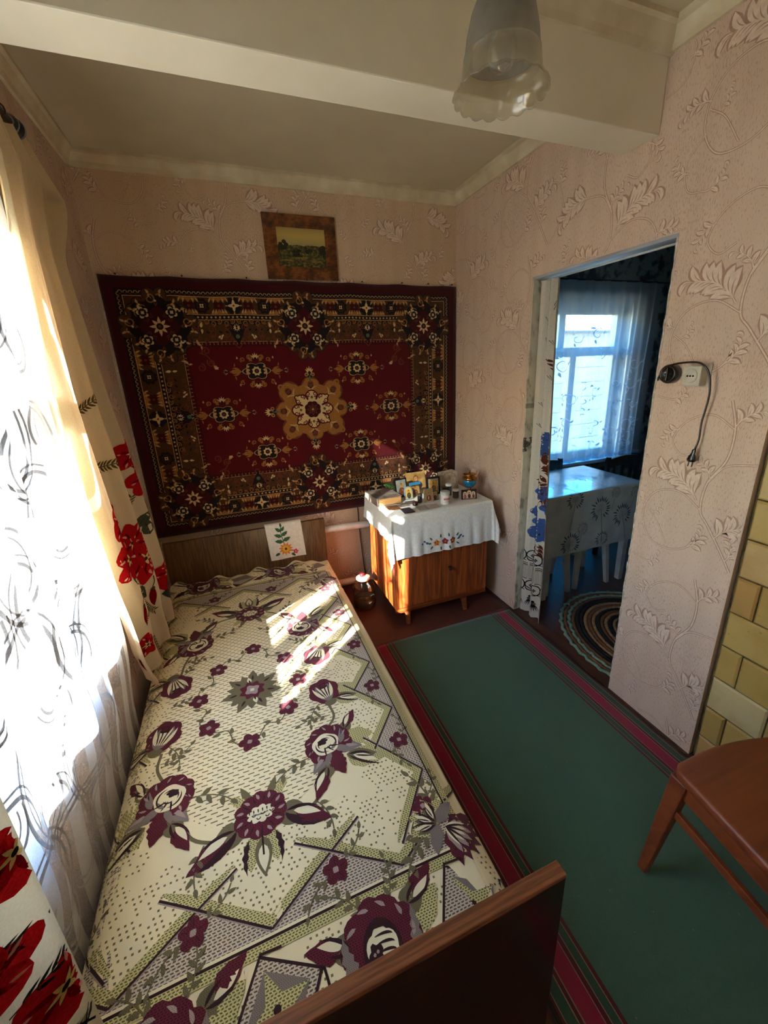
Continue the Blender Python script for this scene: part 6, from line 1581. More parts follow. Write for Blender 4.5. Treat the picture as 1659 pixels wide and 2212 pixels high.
# ------------------------------------------------------------------ heating pipes, wire, jar on the floor
M_PIPE = pm('white_pipe_paint', S(226, 222, 214), S(198, 190, 180), 14.0, 0.3, 0.1)
pipe = thing('heating_pipe', 'white painted upper heating pipe along the back wall behind the cabinet', 'pipe', (1.0, -0.075, 0.44))
MB().tube([(0.02, -0.075, 0.492), (0.8, -0.075, 0.486), (1.3, -0.075, 0.466), (2.015, -0.075, 0.445)], 0.024, 16).build('tube', M_PIPE, pipe)
for x_ in (0.35, 1.08, 1.72): MB().box(x_ - 0.008, x_ + 0.008, -0.075, 0.0, 0.445, 0.455).build('bracket', M_PIPE, pipe)
pipe2 = thing('heating_pipe', 'white painted lower heating pipe just above the floor behind the jar', 'pipe', (1.0, -0.075, 0.0))
MB().tube([(0.02, -0.075, 0.062), (0.8, -0.075, 0.060), (1.3, -0.075, 0.052), (2.015, -0.075, 0.046)], 0.024, 16).build('tube', M_PIPE, pipe2)
for x_ in (0.35, 1.62): MB().box(x_ - 0.008, x_ + 0.008, -0.085, -0.065, 0.006, 0.04).build('foot', M_PIPE, pipe2)
wire = MB().tube([tuple(p_) for p_ in catmull([(1.258, -0.012, 0.58), (1.262, -0.012, 0.39), (1.268, -0.016, 0.24), (1.275, -0.014, 0.15), (1.283, -0.012, 0.052)], 6)], 0.003, 6).build('wall_wire', pm('grey_wire', S(70, 62, 58), S(44, 38, 36), 20, 0.5, 0)); tag(wire, 'thin dark wire running down the back wall beside the cabinet', 'wire')
t = NT('jar_glass'); gl = t.n('BsdfGlossy', _Roughness=0.03); tr = t.n('BsdfTransparent'); mx = t.n('MixShader'); lw = t.n('LayerWeight', _Blend=0.35)
n1 = t.noise(t.coords('Object'), 12.0, 2.0); tr.inputs[0].default_value = (0.93, 0.94, 0.92, 1)
t.l(t.math('MULTIPLY_ADD', lw.outputs['Facing'], 0.55, t.math('MULTIPLY', n1, 0.10)), mx.inputs[0]); t.l(tr.outputs[0], mx.inputs[1]); t.l(gl.outputs[0], mx.inputs[2]); M_JAR = t.done(mx)
jar = thing('glass_jar', 'large glass preserving jar with pinkish lid on the floor beside the cabinet', 'jar', (1.172, -0.345, 0.007)); c = (1.172, -0.345, 0.007)
MB().lathe([(0.0, 0.0), (0.062, 0.0), (0.072, 0.010), (0.074, 0.03), (0.074, 0.135), (0.066, 0.165), (0.048, 0.185), (0.044, 0.195), (0.046, 0.205)], c, 32).build('glass_body', M_JAR, jar)
MB().lathe([(0.0, 0.004), (0.060, 0.004), (0.070, 0.012), (0.071, 0.060), (0.0, 0.060)], c, 28).build('contents', pm('dark_brew', S(84, 66, 48), S(56, 42, 30), 10, 0.15, 0), jar)
MB().lathe([(0.0, 0.212), (0.042, 0.212), (0.046, 0.209), (0.046, 0.200), (0.044, 0.198)], c, 28).build('lid', pm('pink_plastic_lid', S(206, 158, 138), S(180, 130, 112), 20, 0.4, 0), jar)
cap = MB().lathe([(0.0, 0.212), (0.013, 0.212), (0.014, 0.216), (0.014, 0.228), (0.011, 0.232), (0.0, 0.232)], (1.168, -0.335, 0.0075), 16).build('bottle_cap', pm('red_plastic', S(206, 30, 40), S(170, 18, 28), 20, 0.35, 0)); tag(cap, 'bright red plastic cap lying on the jar lid', 'cap')
# ================================================================== kitchen beyond the doorway
M_KWHITE = pm('kitchen_white_paint', S(214, 214, 210), S(186, 186, 182), 12.0, 0.4, 0.1)
tab = thing('kitchen_table', 'white kitchen table under a dandelion oilcloth beyond the doorway', 'table', (2.61, -0.53, 0))
TX0, TX1, TY0, TY1, TTZ = 2.205, 3.000, -0.795, -0.285, 0.715
MB().box(TX0, TX1, TY0, TY1, TTZ - 0.022, TTZ).build('tabletop', M_KWHITE, tab, bevel=0.002)
mb = MB(); mb.box(TX0 + 0.05, TX1 - 0.05, TY0 + 0.04, TY0 + 0.055, 0.62, TTZ - 0.022).box(TX0 + 0.05, TX1 - 0.05, TY1 - 0.055, TY1 - 0.04, 0.62, TTZ - 0.022)
mb.build('apron', M_KWHITE, tab)
for x_ in (TX0 + 0.06, TX1 - 0.06):
    for y_ in (TY0 + 0.035, TY1 - 0.05): MB().taper((x_, y_, 0), (x_, y_, TTZ - 0.022), 0.036, 0.05).build('leg', M_KWHITE, tab, bevel=0.002)
def oil_surf(u, v, h):
    u = np.asarray(u, float); v = np.asarray(v, float); x0, x1, y0, y1 = TX0 - 0.006, TX1 + 0.006, TY0 - 0.006, TY1 + 0.006
    dx = np.where(u < x0, u - x0, np.where(u > x1, u - x1, 0.0)); dy = np.where(v < y0, v - y0, np.where(v > y1, v - y1, 0.0))
    d = np.hypot(dx, dy) + 1e-9; ux, uy = dx / d, dy / d; r = 0.008; a = np.minimum(d / r, math.pi / 2); dn = np.maximum(d - r * math.pi / 2, 0)
    corner = np.clip(2 * np.minimum(np.abs(dx), np.abs(dy)) / (d + 1e-6), 0, 1.4); along = np.where(np.abs(dy) > np.abs(dx), u, v)
    out = r * np.sin(a) + 0.03 * dn + 0.12 * dn * corner + np.abs(0.006 * np.sin(along * 17)) * smoothstep(0.03, 0.3, dn)
    z = TTZ + 0.003 - r * (1 - np.cos(a)) - dn * 0.99
    return np.stack([np.clip(u, x0, x1) + ux * out + ux * np.sin(a) * h, np.clip(v, y0, y1) + uy * out + uy * np.sin(a) * h, z + np.cos(a) * h], 1)
t = NT('oilcloth'); pos = t.coords('Position'); n1 = t.noise(pos, 12.0, 4.0); n2 = t.noise(t.coords('Position', (1, 6, 1)), 5.0, 3.0)
M_OIL = t.done(t.principled(t.ramp(n1, [(0.3, S(192, 198, 200)), (0.7, S(218, 223, 222))]), 0.16, n2, 0.004, 0.5, Coat_Weight=0.4))
us = np.concatenate([np.linspace(TX0 - 0.41, TX0 - 0.006, 30)[:-1], np.linspace(TX0 - 0.006, TX1 + 0.006, 50), np.linspace(TX1 + 0.006, TX1 + 0.26, 20)[1:]])
vs3 = np.concatenate([np.linspace(TY0 - 0.40, TY0 - 0.006, 34)[:-1], np.linspace(TY0 - 0.006, TY1 + 0.006, 30), np.linspace(TY1 + 0.006, TY1 + 0.22, 16)[1:]])
oil = MB().sheet(lambda u, v: oil_surf(u, v, np.zeros_like(u)), us, vs3).build('oilcloth', M_OIL)
tag(oil, 'shiny grey-blue oilcloth printed with dandelion heads over the kitchen table', 'tablecloth')
OILM = {'ink': pm('dandelion_ink', S(52, 84, 110), S(36, 62, 86), 40, 0.3, 0, kind='Position'), 'pale': pm('dandelion_grey', S(130, 140, 146), S(110, 120, 128), 40, 0.3, 0, kind='Position'), 'stem': pm('dandelion_stem', S(92, 104, 112), S(70, 82, 90), 40, 0.3, 0, kind='Position')}
def dandelion(R, key='ink'):
    a = Art()
    for k in range(22):
        an = 2 * math.pi * k / 22 + 0.1 * math.sin(k * 7)
        if abs(an - 1.5 * math.pi) < 0.25: continue
        a.leaf('stem', 0, (0, 0), an, R * 0.8, R * 0.02, 0, n=3); a.leaf(key, 1, (R * 0.5 * math.cos(an), R * 0.5 * math.sin(an)), an, R * (0.42 + 0.1 * math.sin(k * 3)), R * 0.11, 0.2, n=4)
    a.stroke('stem', 0, [(0, 0), (R * 0.05, -R * 1.2), (-R * 0.02, -R * 2.6)], R * 0.04)
    return a
for (x_, v_, R, key) in ((2.42, -0.84, 0.075, 'ink'), (2.63, -0.93, 0.09, 'ink'), (2.82, -1.0, 0.085, 'ink'), (2.49, -1.04, 0.05, 'pale'), (2.40, -1.13, 0.085, 'ink'), (2.66, -1.14, 0.06, 'ink'), (2.92, -0.86, 0.05, 'pale'), (2.75, -0.84, 0.045, 'pale'), (2.45, -0.60, 0.09, 'pale'), (2.75, -0.55, 0.09, 'pale')):
    Art().put(dandelion(R, key), x_, v_, (x_ * 7 % 0.6) - 0.3).emit('dandelion_print', oil_surf, OILM, oil, 0.0006, 0.0002, keep=lambda u, v: (v > TY0 - 0.39))

def stool(label, cx, cy, legs):
    root = thing('stool', label, 'stool', (cx, cy, 0))
    MB().box(cx - 0.105, cx + 0.105, cy - 0.12, cy + 0.12, 0.42, 0.445).build('seat', M_KWHITE, root, bevel=0.004)
    for (x_, y_) in legs: MB().taper((x_, y_, 0), (cx + (x_ - cx) * 0.72, cy + (y_ - cy) * 0.72, 0.42), 0.026, 0.038).build('leg', M_KWHITE, root, bevel=0.002)
    MB().box(cx - 0.10, cx + 0.10, cy - 0.095, cy - 0.08, 0.37, 0.42).build('apron', M_KWHITE, root)
stool('white wooden stool with splayed legs under the right half of the kitchen table', 2.690, -0.635, ((2.553, -0.745), (2.822, -0.765), (2.85, -0.515), (2.56, -0.50)))
stool('white wooden stool under the kitchen table half hidden by the doorway curtain', 2.395, -0.615, ((2.315, -0.735), (2.488, -0.752), (2.47, -0.49), (2.315, -0.49)))

M_DKCH = wood('dark_chair_wood', S(58, 34, 24), S(40, 22, 16), S(24, 13, 10), 'Z', 1.5, 0.35, 0.3, 7.0)
def dark_chair(label, x0, x1, yb, ztop):
    root = thing('kitchen_chair', label, 'chair', ((x0 + x1) / 2, yb + 0.17, 0))
    for x_ in (x0 + 0.018, x1 - 0.018): MB().taper((x_, yb + 0.02, 0), (x_, yb, ztop), 0.03, 0.028).build('back_post', M_DKCH, root, bevel=0.003)
    n = 12; pts = [(x0 + (x1 - x0) * k / n, ztop - 0.02 - 0.05 * math.sin(math.pi * k / n) * 0 + 0.02 * math.sin(math.pi * k / n)) for k in range(n + 1)] + [(x1 - (x1 - x0) * k / n, ztop - 0.09 + 0.02 * math.sin(math.pi * k / n)) for k in range(n + 1)]
    MB().prism(pts, yb - 0.01, yb + 0.012, Matrix.Identity(4)).build('top_rail', M_DKCH, root, bevel=0.002)
    for k in range(3):
        x_ = x0 + (x1 - x0) * (k + 1) / 4; MB().box(x_ - 0.014, x_ + 0.014, yb, yb + 0.010, 0.45, ztop - 0.07).build('spindle', M_DKCH, root)
    MB().box(x0, x1, yb, yb + 0.36, 0.42, 0.45).build('seat', M_DKCH, root, bevel=0.006)
    for x_ in (x0 + 0.02, x1 - 0.02): MB().taper((x_, yb + 0.335, 0), (x_, yb + 0.325, 0.42), 0.024, 0.034).build('leg', M_DKCH, root, bevel=0.002)
dark_chair('dark wooden chair at the right end of the kitchen table', 3.075, 3.42, -0.425, 0.80)
dark_chair('dark wooden chair behind the kitchen table near the doorway curtain', 2.55, 2.875, -0.19, 0.775)

# crocheted oval rug: one braid per ring
rug = thing('crochet_rug', 'oval crocheted rug with dark rings and mint edge beyond the doorway', 'rug', (2.53, -1.355, 0))
RC = {'mint': pm('yarn_mint', S(136, 164, 148), S(96, 126, 110), 90, 0.9, 0.5), 'beige': pm('yarn_beige', S(170, 130, 92), S(120, 88, 58), 90, 0.9, 0.5), 'black': pm('yarn_black', S(34, 30, 30), S(16, 14, 14), 90, 0.9, 0.5), 'brown': pm('yarn_brown', S(126, 84, 56), S(86, 54, 36), 90, 0.9, 0.5), 'grey': pm('yarn_grey', S(150, 140, 126), S(110, 100, 90), 90, 0.9, 0.5)}
seq = ['mint', 'brown', 'mint', 'brown', 'black', 'black', 'beige', 'brown', 'beige', 'black', 'brown', 'beige', 'black', 'beige', 'brown', 'beige', 'brown', 'beige', 'brown', 'beige']
AX, AY = 0.455, 0.525
for k, key in enumerate(seq):
    rx, ry = AX - 0.0225 * (k + 0.5), AY - 0.0225 * (k + 0.5)
    n = 120; pts = []; rad = []
    for i in range(n + 1):
        q = 2 * math.pi * i / n
        wob = 0.004 * math.sin(q * 60) if key != 'mint' else 0.007 * math.sin(q * 45)
        pts.append((2.53 + (rx + wob) * math.cos(q), -1.355 + (ry + wob) * math.sin(q), 0.0085 + (0.002 if key == 'black' else 0))); rad.append(0.0125 * (0.85 + 0.15 * (i % 2)))
    m = MB().tube(pts, rad, 6)
    m.v = [(x, y, max(0.0005, 0.0085 + (z - 0.0085) * 0.62)) for x, y, z in m.v]
    m.build('braid_ring', RC[key], rug)
MB().lathe([(0.0, 0.0), (0.004, 0.0), (0.004, 0.008), (0.0, 0.010)], (2.36, -0.90, 0.014), 8).build('lint', M_KWHITE, rug)

# doorway curtain, kitchen side
M_KCUR = cloth_mat('doorway_curtain_cloth', S(228, 220, 206), S(210, 200, 184), 0.25)
def kc_surf(u, v, h):
    u = np.asarray(u, float); v = np.asarray(v, float)
    ph = 2 * math.pi * (u + 0.60) / 0.125
    x = 2.074 + 0.015 * np.sin(ph + 0.4 * np.sin(1.5 * v)) + 0.004 * np.sin(2.3 * ph)
    y = -0.795 + (u + 0.605) * (0.46 + 0.20 * (1 - smoothstep(0.2, 1.9, v)))
    return np.stack([x - h, y, v], 1)
kcur = MB().sheet(lambda u, v: kc_surf(u, v, np.zeros_like(u)), np.linspace(-0.885, -0.60, 70), np.linspace(0.012, 1.878, 60)).build('doorway_curtain', M_KCUR)
tag(kcur, 'narrow cream doorway curtain with blue flowers and black tasselled border', 'curtain')
KCM = {'blue': cloth_mat('kc_blue', S(74, 100, 160), S(52, 76, 132), 0.2), 'brown': cloth_mat('kc_brown', S(104, 56, 46), S(76, 36, 30), 0.2), 'black': cloth_mat('kc_black', S(36, 32, 32), S(22, 20, 20), 0.1), 'grey': cloth_mat('kc_grey', S(110, 104, 96), S(84, 80, 74), 0.2)}
kk = lambda u, v: (u > -0.882) & (u < -0.605) & (v > 0.015)
def on_kc(a, name):
    P_ = np.concatenate([q[2] for q in a.it]); uc = (P_[:, 0].min() + P_[:, 0].max()) / 2
    if P_[:, 0].max() - P_[:, 0].min() < 0.15: a.it = [(k, l, np.stack([uc + (V[:, 0] - uc) * 1.6, V[:, 1]], 1), F) for k, l, V, F in a.it]
    a.emit(name, kc_surf, KCM, kcur, 0.0010, 0.0003, keep=kk)
def five(R, key):
    a = Art()
    for k in range(5): a.blob(key, 1, (R * 0.5 * math.cos(2 * math.pi * k / 5), R * 0.5 * math.sin(2 * math.pi * k / 5)), R * 0.48, 12)
    a.blob('black', 2, (0, 0), R * 0.1, 8); return a
for (u_, v_, R) in ((-0.80, 1.10, 0.045), (-0.77, 1.04, 0.035), (-0.74, 0.80, 0.04), (-0.83, 0.80, 0.05), (-0.85, 0.72, 0.045), (-0.75, 0.62, 0.05), (-0.79, 0.56, 0.05), (-0.72, 0.68, 0.04), (-0.82, 0.62, 0.04), (-0.70, 0.55, 0.04)): on_kc(Art().put(five(R, 'blue'), u_, v_), 'printed_blue_flower')
for (u_, v_, an, L) in ((-0.82, 0.98, 1.2, 0.12), (-0.79, 0.92, 2.0, 0.12), (-0.86, 0.90, 1.0, 0.12), (-0.84, 0.84, -0.6, 0.10), (-0.80, 0.72, 2.4, 0.10), (-0.86, 0.62, -1.4, 0.11), (-0.77, 0.50, -1.6, 0.10), (-0.83, 1.45, 1.2, 0.07), (-0.86, 1.38, 2.1, 0.07), (-0.80, 0.86, 0.4, 0.1)):
    a = Art()
    for k in range(5): a.leaf('brown', 1, (0.012 * k * math.cos(an), 0.012 * k * math.sin(an)), an + (0.7 if k % 2 else -0.7), L * 0.5, L * 0.16, 0.2, n=5)
    on_kc(Art().put(a, u_, v_), 'printed_brown_leaf')
lr = random.Random(5)
for k in range(26):
    u_, v_ = lr.uniform(-0.875, -0.70), lr.uniform(1.15, 1.85); an = lr.choice((0.9, 2.0, 1.5))
    a = Art().strip('grey', 1, [(0, 0), (0.035 * math.cos(an), 0.035 * math.sin(an))], 0.0022).strip('grey', 1, [(0.008, 0), (0.008 + 0.035 * math.cos(an), 0.035 * math.sin(an))], 0.0022)
    on_kc(Art().put(a, u_, v_), 'printed_tick')
for zc in (0.395, 0.195):
    for k in range(4):
        u_ = -0.86 + k * 0.085; a = Art(); an = np.linspace(0, 2 * math.pi, 25)
        a.strip('black', 1, np.stack([0.024 * np.cos(an), 0.034 * np.sin(an)], 1), 0.006); a.blob('grey', 1, (0, 0), 0.009, 4, sy=1.6)
        a.stroke('black', 2, [(-0.028, -0.034), (-0.005, -0.028), (0.022, 0.0), (0.028, 0.02)], 0.0045)
        on_kc(Art().put(a, u_, zc), 'printed_ring')
b = Art()
for zc in (0.345, 0.335, 0.240): b.strip('black', 1, [(-0.88 + 0.02 * k, zc) for k in range(14)], 0.004)
b.strip('grey', 1, [(-0.88 + 0.02 * k, 0.33) for k in range(14)], 0.003); on_kc(b, 'printed_line')
fr_k = Art()
for k in range(44): fr_k.strip('grey', 1, [(-0.88 + 0.0064 * k, 0.245), (-0.88 + 0.0064 * k, 0.33)], 0.0014)
fr_k.emit('printed_fringe', kc_surf, KCM, kcur, 0.0010, 0.0003, keep=kk, kind='stuff')
for k in range(4):
    a = Art()
    for q in range(7): a.leaf('black', 1, (0, 0.03), -math.pi / 2 + (q - 3) * 0.13, 0.065, 0.004, 0, n=4)
    a.blob('black', 2, (0, 0.035), 0.008, 8).blob('grey', 1, (0, 0.02), 0.012, 8)
    on_kc(Art().put(a, -0.86 + k * 0.085, 0.085), 'printed_tassel')
kr = MB().tube([(2.074, -1.51, 1.880), (2.074, -0.781, 1.880)], 0.004, 8).build('curtain_string', M_KWHITE); tag(kr, 'thin string under the doorway header carrying the flowered curtain', 'string')

# net curtain at the kitchen window
M_KNET = cloth_mat('kitchen_net', S(228, 233, 241), S(204, 213, 226), 0.5, 0.56, 260.0)
M_KLACE = cloth_mat('kitchen_lace', S(214, 222, 234), S(186, 196, 212), 0.4)
def net_surf(u, v, h):
    u = np.asarray(u, float); v = np.asarray(v, float)
    y = KY1 - 0.10 + 0.016 * np.sin(u * 34 + 0.5 * np.sin(2 * v)) + 0.008 * np.sin(u * 71)
    return np.stack([u + 0.006 * np.sin(v * 4), y - h, v], 1)
net = MB().sheet(lambda u, v: net_surf(u, v, np.zeros_like(u)), np.linspace(2.88, 4.34, 150), np.linspace(0.56, 2.12, 40)).build('net_curtain', M_KNET)
tag(net, 'bluish white lace net curtain over the kitchen window', 'curtain')
a = Art(); lr = random.Random(9)
for k in range(46):
    u_, v_ = lr.uniform(2.95, 4.28), lr.uniform(0.62, 1.75); R = lr.uniform(0.03, 0.07); t_ = np.linspace(0, 1, 16); an = lr.random() * 6 + lr.choice((-1, 1)) * 5.2 * t_; r = R * (1 - 0.6 * t_)
    a.strip('lace', 0, np.stack([u_ + r * np.cos(an), v_ + r * np.sin(an)], 1), 0.006)
    for q in range(3): a.leaf('lace', 0, (u_ + R * math.cos(q * 2.1), v_ + R * math.sin(q * 2.1)), q * 2.1 + 0.8, R * 0.8, R * 0.3, 0.4, n=4)
for k in range(40): a.blob('lace', 0, (2.92 + k * 0.036, 0.585), 0.02, 8)
a.emit('lace_pattern', net_surf, {'lace': M_KLACE}, net, 0.0006, 0.0, kind='stuff')
nr = MB().tube([(2.80, KY1 - 0.10, 2.125), (4.42, KY1 - 0.10, 2.125)], 0.007, 8).build('net_rod', M_DKCH); tag(nr, 'thin dark rod carrying the lace net curtain', 'rod')
# ================================================================== sockets and loose cord by the doorway
M_BAKE = pm('black_bakelite', S(34, 32, 32), S(18, 17, 17), 30.0, 0.25, 0.0, coat=0.4)
M_SOCKW = pm('white_socket_plastic', S(206, 204, 190), S(186, 182, 166), 30.0, 0.4, 0.0)
Rm = Matrix.Rotation(math.radians(-90), 3, 'Y')
s1 = thing('black_socket', 'round black surface socket on the wallpaper beside the doorway', 'socket', (W, -1.573, 1.415))
MB().lathe([(0.0, 0.0), (0.033, 0.0), (0.033, 0.022), (0.029, 0.030), (0.024, 0.031), (0.022, 0.026), (0.0, 0.026)], (W, -1.573, 1.445), 32, M=Rm).build('body', M_BAKE, s1)
MB().box(W - 0.034, W - 0.026, -1.5755, -1.5705, 1.424, 1.466).build('ridge', M_BAKE, s1, bevel=0.001)
for dy in (-0.010, 0.010): MB().lathe([(0.0, 0.0268), (0.003, 0.0268), (0.003, 0.025)], (W, -1.573 + dy, 1.445), 8, M=Rm).build('pin_hole', pm('hole_black', S(8, 8, 8), S(4, 4, 4), 30, 0.8, 0), s1)
s2 = thing('white_socket', 'square white surface socket with three holes beside the black socket', 'socket', (W, -1.665, 1.41))
MB().box(W - 0.040, W, -1.696, -1.634, 1.408, 1.472).build('body', M_SOCKW, s2, bevel=0.004)
MB().lathe([(0.0, 0.0415), (0.022, 0.0415), (0.023, 0.040), (0.021, 0.039)], (W, -1.664, 1.440), 28, M=Rm).build('face', M_SOCKW, s2)
for dy in (-0.0095, 0.0, 0.0095): MB().lathe([(0.0, 0.0422), (0.0032, 0.0422), (0.0032, 0.041)], (W, -1.664 + dy, 1.440), 8, M=Rm).build('pin_hole', MATS['hole_black'], s2)
MB().box(W - 0.006, W, -1.706, -1.626, 1.402, 1.478).build('back_plate', pm('plate_paper', S(206, 196, 184), S(178, 164, 150), 30, 0.6, 0.2), s2, bevel=0.001)
cord = thing('extension_lead', 'black flex with a two-pin plug looped over the sockets', 'cord', (W, -1.64, 1.12))
cp = [(W + 0.03, -1.505, 1.405), (W - 0.012, -1.530, 1.432), (W - 0.030, -1.575, 1.472), (W - 0.032, -1.646, 1.484), (W - 0.034, -1.693, 1.477), (W - 0.030, -1.718, 1.443), (W - 0.024, -1.725, 1.385), (W - 0.020, -1.720, 1.332), (W - 0.018, -1.714, 1.286), (W - 0.018, -1.716, 1.232), (W - 0.020, -1.710, 1.195)]
MB().tube([tuple(p_) for p_ in catmull(cp, 6)], 0.0032, 8).build('flex', M_BAKE, cord)
pl = MB().lathe([(0.004, 0.0), (0.0055, -0.004), (0.005, -0.014), (0.010, -0.026), (0.012, -0.038), (0.010, -0.044), (0.0, -0.045)], (W - 0.020, -1.709, 1.196), 14, M=Matrix.Diagonal((0.8, 1.25, 1.0)) @ Matrix.Rotation(math.radians(6), 3, 'X')).build('plug', M_BAKE, cord)
for dy in (-0.0065, 0.0065): MB().tube([(W - 0.020, -1.705 + dy, 1.152), (W - 0.020, -1.703 + dy, 1.134)], 0.002, 8).build('pin', pm('plug_steel', S(120, 116, 110), S(90, 86, 80), 30, 0.3, 0, metal=0.8), pl)

# ================================================================== pendant lamp
LX, LY, LZ = 1.140, -1.750, 2.032
lamp = thing('pendant_lamp', 'frosted glass bell pendant lamp with scalloped clear rim', 'lamp', (LX, LY, LZ))
def glass_mat(name, c, diff, transp, gloss, tint):
    t = NT(name); n1 = t.noise(t.coords('Object'), 40.0, 3.0)
    d = t.n('BsdfDiffuse'); tl = t.n('BsdfTranslucent'); tr = t.n('BsdfTransparent'); g = t.n('BsdfGlossy', _Roughness=0.08)
    col = t.ramp(n1, [(0.3, tuple(x * 0.85 for x in c[:3]) + (1,)), (0.7, c)]); t.l(col, d.inputs[0]); t.l(col, tl.inputs[0]); tr.inputs[0].default_value = tint
    m1 = t.n('MixShader', _0=0.5); t.l(d.outputs[0], m1.inputs[1]); t.l(tl.outputs[0], m1.inputs[2])
    m2 = t.n('MixShader', _0=transp); t.l(m1.outputs[0], m2.inputs[1]); t.l(tr.outputs[0], m2.inputs[2])
    lw = t.n('LayerWeight', _Blend=0.3); m3 = t.n('MixShader'); t.l(t.math('MULTIPLY_ADD', lw.outputs['Facing'], gloss, 0.03), m3.inputs[0]); t.l(m2.outputs[0], m3.inputs[1]); t.l(g.outputs[0], m3.inputs[2])
    return t.done(m3)
M_FROST = glass_mat('frosted_shade_glass', S(160, 156, 148), 0.5, 0.22, 0.25, (0.9, 0.9, 0.88, 1)); M_CLEAR = glass_mat('clear_rim_glass', S(214, 206, 184), 0.3, 0.84, 0.5, (0.93, 0.92, 0.86, 1))
def scal(k, a_): return 1.0
MB().lathe([(0.0445, 0.150), (0.052, 0.142), (0.062, 0.120), (0.070, 0.088), (0.0735, 0.062), (0.0745, 0.056)], (LX, LY, LZ), 64).build('shade', M_FROST, lamp)
n = 96; prof = [(0.0745, 0.056), (0.0765, 0.040), (0.0785, 0.024), (0.083, 0.012), (0.090, 0.003), (0.0935, 0.0)]; mb = MB(); vv = []
for k, (r, z) in enumerate(prof):
    for i in range(n):
        q = 2 * math.pi * i / n; s_ = 1 + (0.035 if k >= 4 else 0.0) * abs(math.sin(9 * q)) - 0.0; zz_ = z - (0.006 * abs(math.sin(9 * q)) if k >= 4 else 0)
        vv.append((LX + r * s_ * math.cos(q), LY + r * s_ * math.sin(q), LZ + zz_))
mb.add(vv, [(k * n + i, k * n + (i + 1) % n, (k + 1) * n + (i + 1) % n, (k + 1) * n + i) for k in range(len(prof) - 1) for i in range(n)], 0, True); rim_ = mb.build('scalloped_rim', M_CLEAR, lamp, solid=0.0025)
MB().lathe([(0.0, 0.020), (0.020, 0.026), (0.029, 0.046), (0.028, 0.064), (0.016, 0.092), (0.0135, 0.104)], (LX, LY, LZ + 0.012), 28).build('bulb', glass_mat('bulb_glass', S(236, 232, 222), 0.3, 0.62, 0.9, (0.96, 0.95, 0.92, 1)), lamp)
MB().lathe([(0.0135, 0.104), (0.0145, 0.106), (0.0145, 0.128), (0.020, 0.130), (0.020, 0.150)], (LX, LY, LZ + 0.010), 20).build('bulb_holder', M_SOCKW, lamp)
MB().lathe([(0.0, 0.210), (0.012, 0.208), (0.030, 0.180), (0.046, 0.156), (0.047, 0.146), (0.0445, 0.144)], (LX, LY, LZ), 32).build('cap', pm('blue_grey_cap', S(104, 122, 164), S(74, 90, 130), 20, 0.35, 0), lamp)
MB().tube([(LX, LY, LZ + 0.20), (LX, LY, HC - 0.02)], 0.004, 8).build('flex', M_SOCKW, lamp)
MB().lathe([(0.0, 0.0), (0.040, 0.0), (0.036, -0.016), (0.012, -0.026), (0.0, -0.026)], (LX, LY, HC), 24).build('ceiling_rose', M_SOCKW, lamp)

# ================================================================== chair at the right
M_CHAIR = wood('chair_varnish', S(132, 66, 34), S(116, 55, 28), S(94, 42, 20), 'X', 0.8, 0.45, 0.08, 4.0)
ch = thing('wooden_chair', 'reddish brown varnished chair with side stretcher near the stove', 'chair', (1.71, -2.33, 0))
ROT = Matrix.Translation((1.532, -2.112, 0)) @ Matrix.Rotation(math.radians(-9), 4, 'Z')
def P(x, y, z): return tuple(ROT @ Vector((x, y, z)))
def rr(x0, x1, y0, y1, r, n=5):
    out = []
    for cx, cy, a0 in ((x1 - r, y1 - r, 0), (x0 + r, y1 - r, 90), (x0 + r, y0 + r, 180), (x1 - r, y0 + r, 270)):
        for k in range(n + 1): q = math.radians(a0 + 90 * k / n); out.append((cx + r * math.cos(q), cy + r * math.sin(q)))
    return out
outl = rr(0.0, 0.40, -0.41, 0.0, 0.030)
outl = [(x, y + 0.022 * math.sin(math.pi * min(max(x / 0.40, 0), 1)) if y > -0.2 else y) for x, y in outl]
extra = [(0.40 - 0.03 - 0.34 * k / 8, 0.022 * math.sin(math.pi * (0.37 - 0.34 * k / 8) / 0.40)) for k in range(1, 8)]
outl = outl[:6] + extra + outl[6:]
n = len(outl); mb = MB(); vv = []
for z, s_ in ((0.398, 0.985), (0.402, 1.0), (0.420, 1.0), (0.428, 0.985), (0.430, 0.95)):
    for x, y in outl: vv.append(P(0.20 + (x - 0.20) * s_, -0.20 + (y + 0.20) * s_, z))
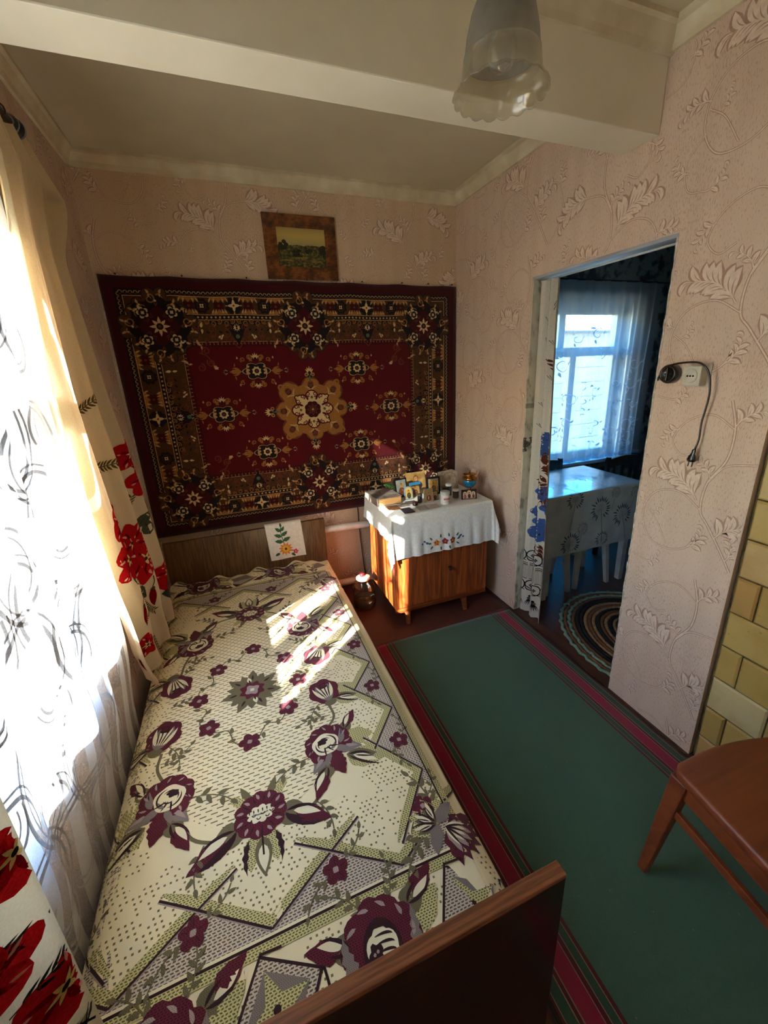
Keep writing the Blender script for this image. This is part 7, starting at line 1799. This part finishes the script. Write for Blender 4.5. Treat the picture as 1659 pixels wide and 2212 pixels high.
ff = [(k * n + i, k * n + (i + 1) % n, (k + 1) * n + (i + 1) % n, (k + 1) * n + i) for k in range(4) for i in range(n)]
c0 = len(vv); vv.append(P(0.20, -0.20, 0.424)); vv.append(P(0.20, -0.20, 0.398))
ff += [(4 * n + i, 4 * n + (i + 1) % n, c0) for i in range(n)] + [((i + 1) % n, i, c0 + 1) for i in range(n)]
mb.add(vv, ff, 0, True); mb.build('seat', M_CHAIR, ch)
legs = {'a': ((0.020, -0.022), (-0.022, 0.000)), 'b': ((0.375, -0.022), (0.405, 0.005)), 'c': ((0.020, -0.385), (-0.012, -0.415)), 'd': ((0.375, -0.385), (0.395, -0.415))}
for k_, (tp, bt) in legs.items(): MB().taper(P(bt[0], bt[1], 0.0125), P(tp[0], tp[1], 0.400), 0.026, 0.042, 0.026, 0.046, axis_x=(1, 0, 0)).build('leg', M_CHAIR, ch, bevel=0.004)
for (x0, y0, x1, y1) in ((0.02, -0.03, 0.02, -0.39), (0.38, -0.03, 0.38, -0.39)):
    MB().taper(P(x0, y0, 0.372), P(x1, y1, 0.372), 0.022, 0.022, 0.052, 0.052).build('apron_rail', M_CHAIR, ch, bevel=0.002)
for (x0, y0, x1, y1) in ((0.03, -0.02, 0.37, -0.02), (0.03, -0.385, 0.37, -0.385)):
    MB().taper(P(x0, y0, 0.372), P(x1, y1, 0.372), 0.022, 0.022, 0.052, 0.052, axis_x=(0, 1, 0)).build('apron_rail', M_CHAIR, ch, bevel=0.002)
for x_ in (0.008, 0.388): MB().taper(P(x_, -0.02, 0.285), P(x_, -0.395, 0.285), 0.014, 0.014, 0.026, 0.026).build('stretcher', M_CHAIR, ch, bevel=0.002)
for x_ in (0.03, 0.37): MB().taper(P(x_, -0.39, 0.40), P(x_, -0.475, 0.86), 0.036, 0.028).build('back_post', M_CHAIR, ch, bevel=0.003)
for z0, z1, yy in ((0.74, 0.85, -0.462), (0.56, 0.61, -0.425)):
    M = ROT @ Matrix.Translation((0, yy, 0)); MB().box(0.03, 0.37, -0.010, 0.010, z0, z1, M=M).build('back_rail', M_CHAIR, ch, bevel=0.004)
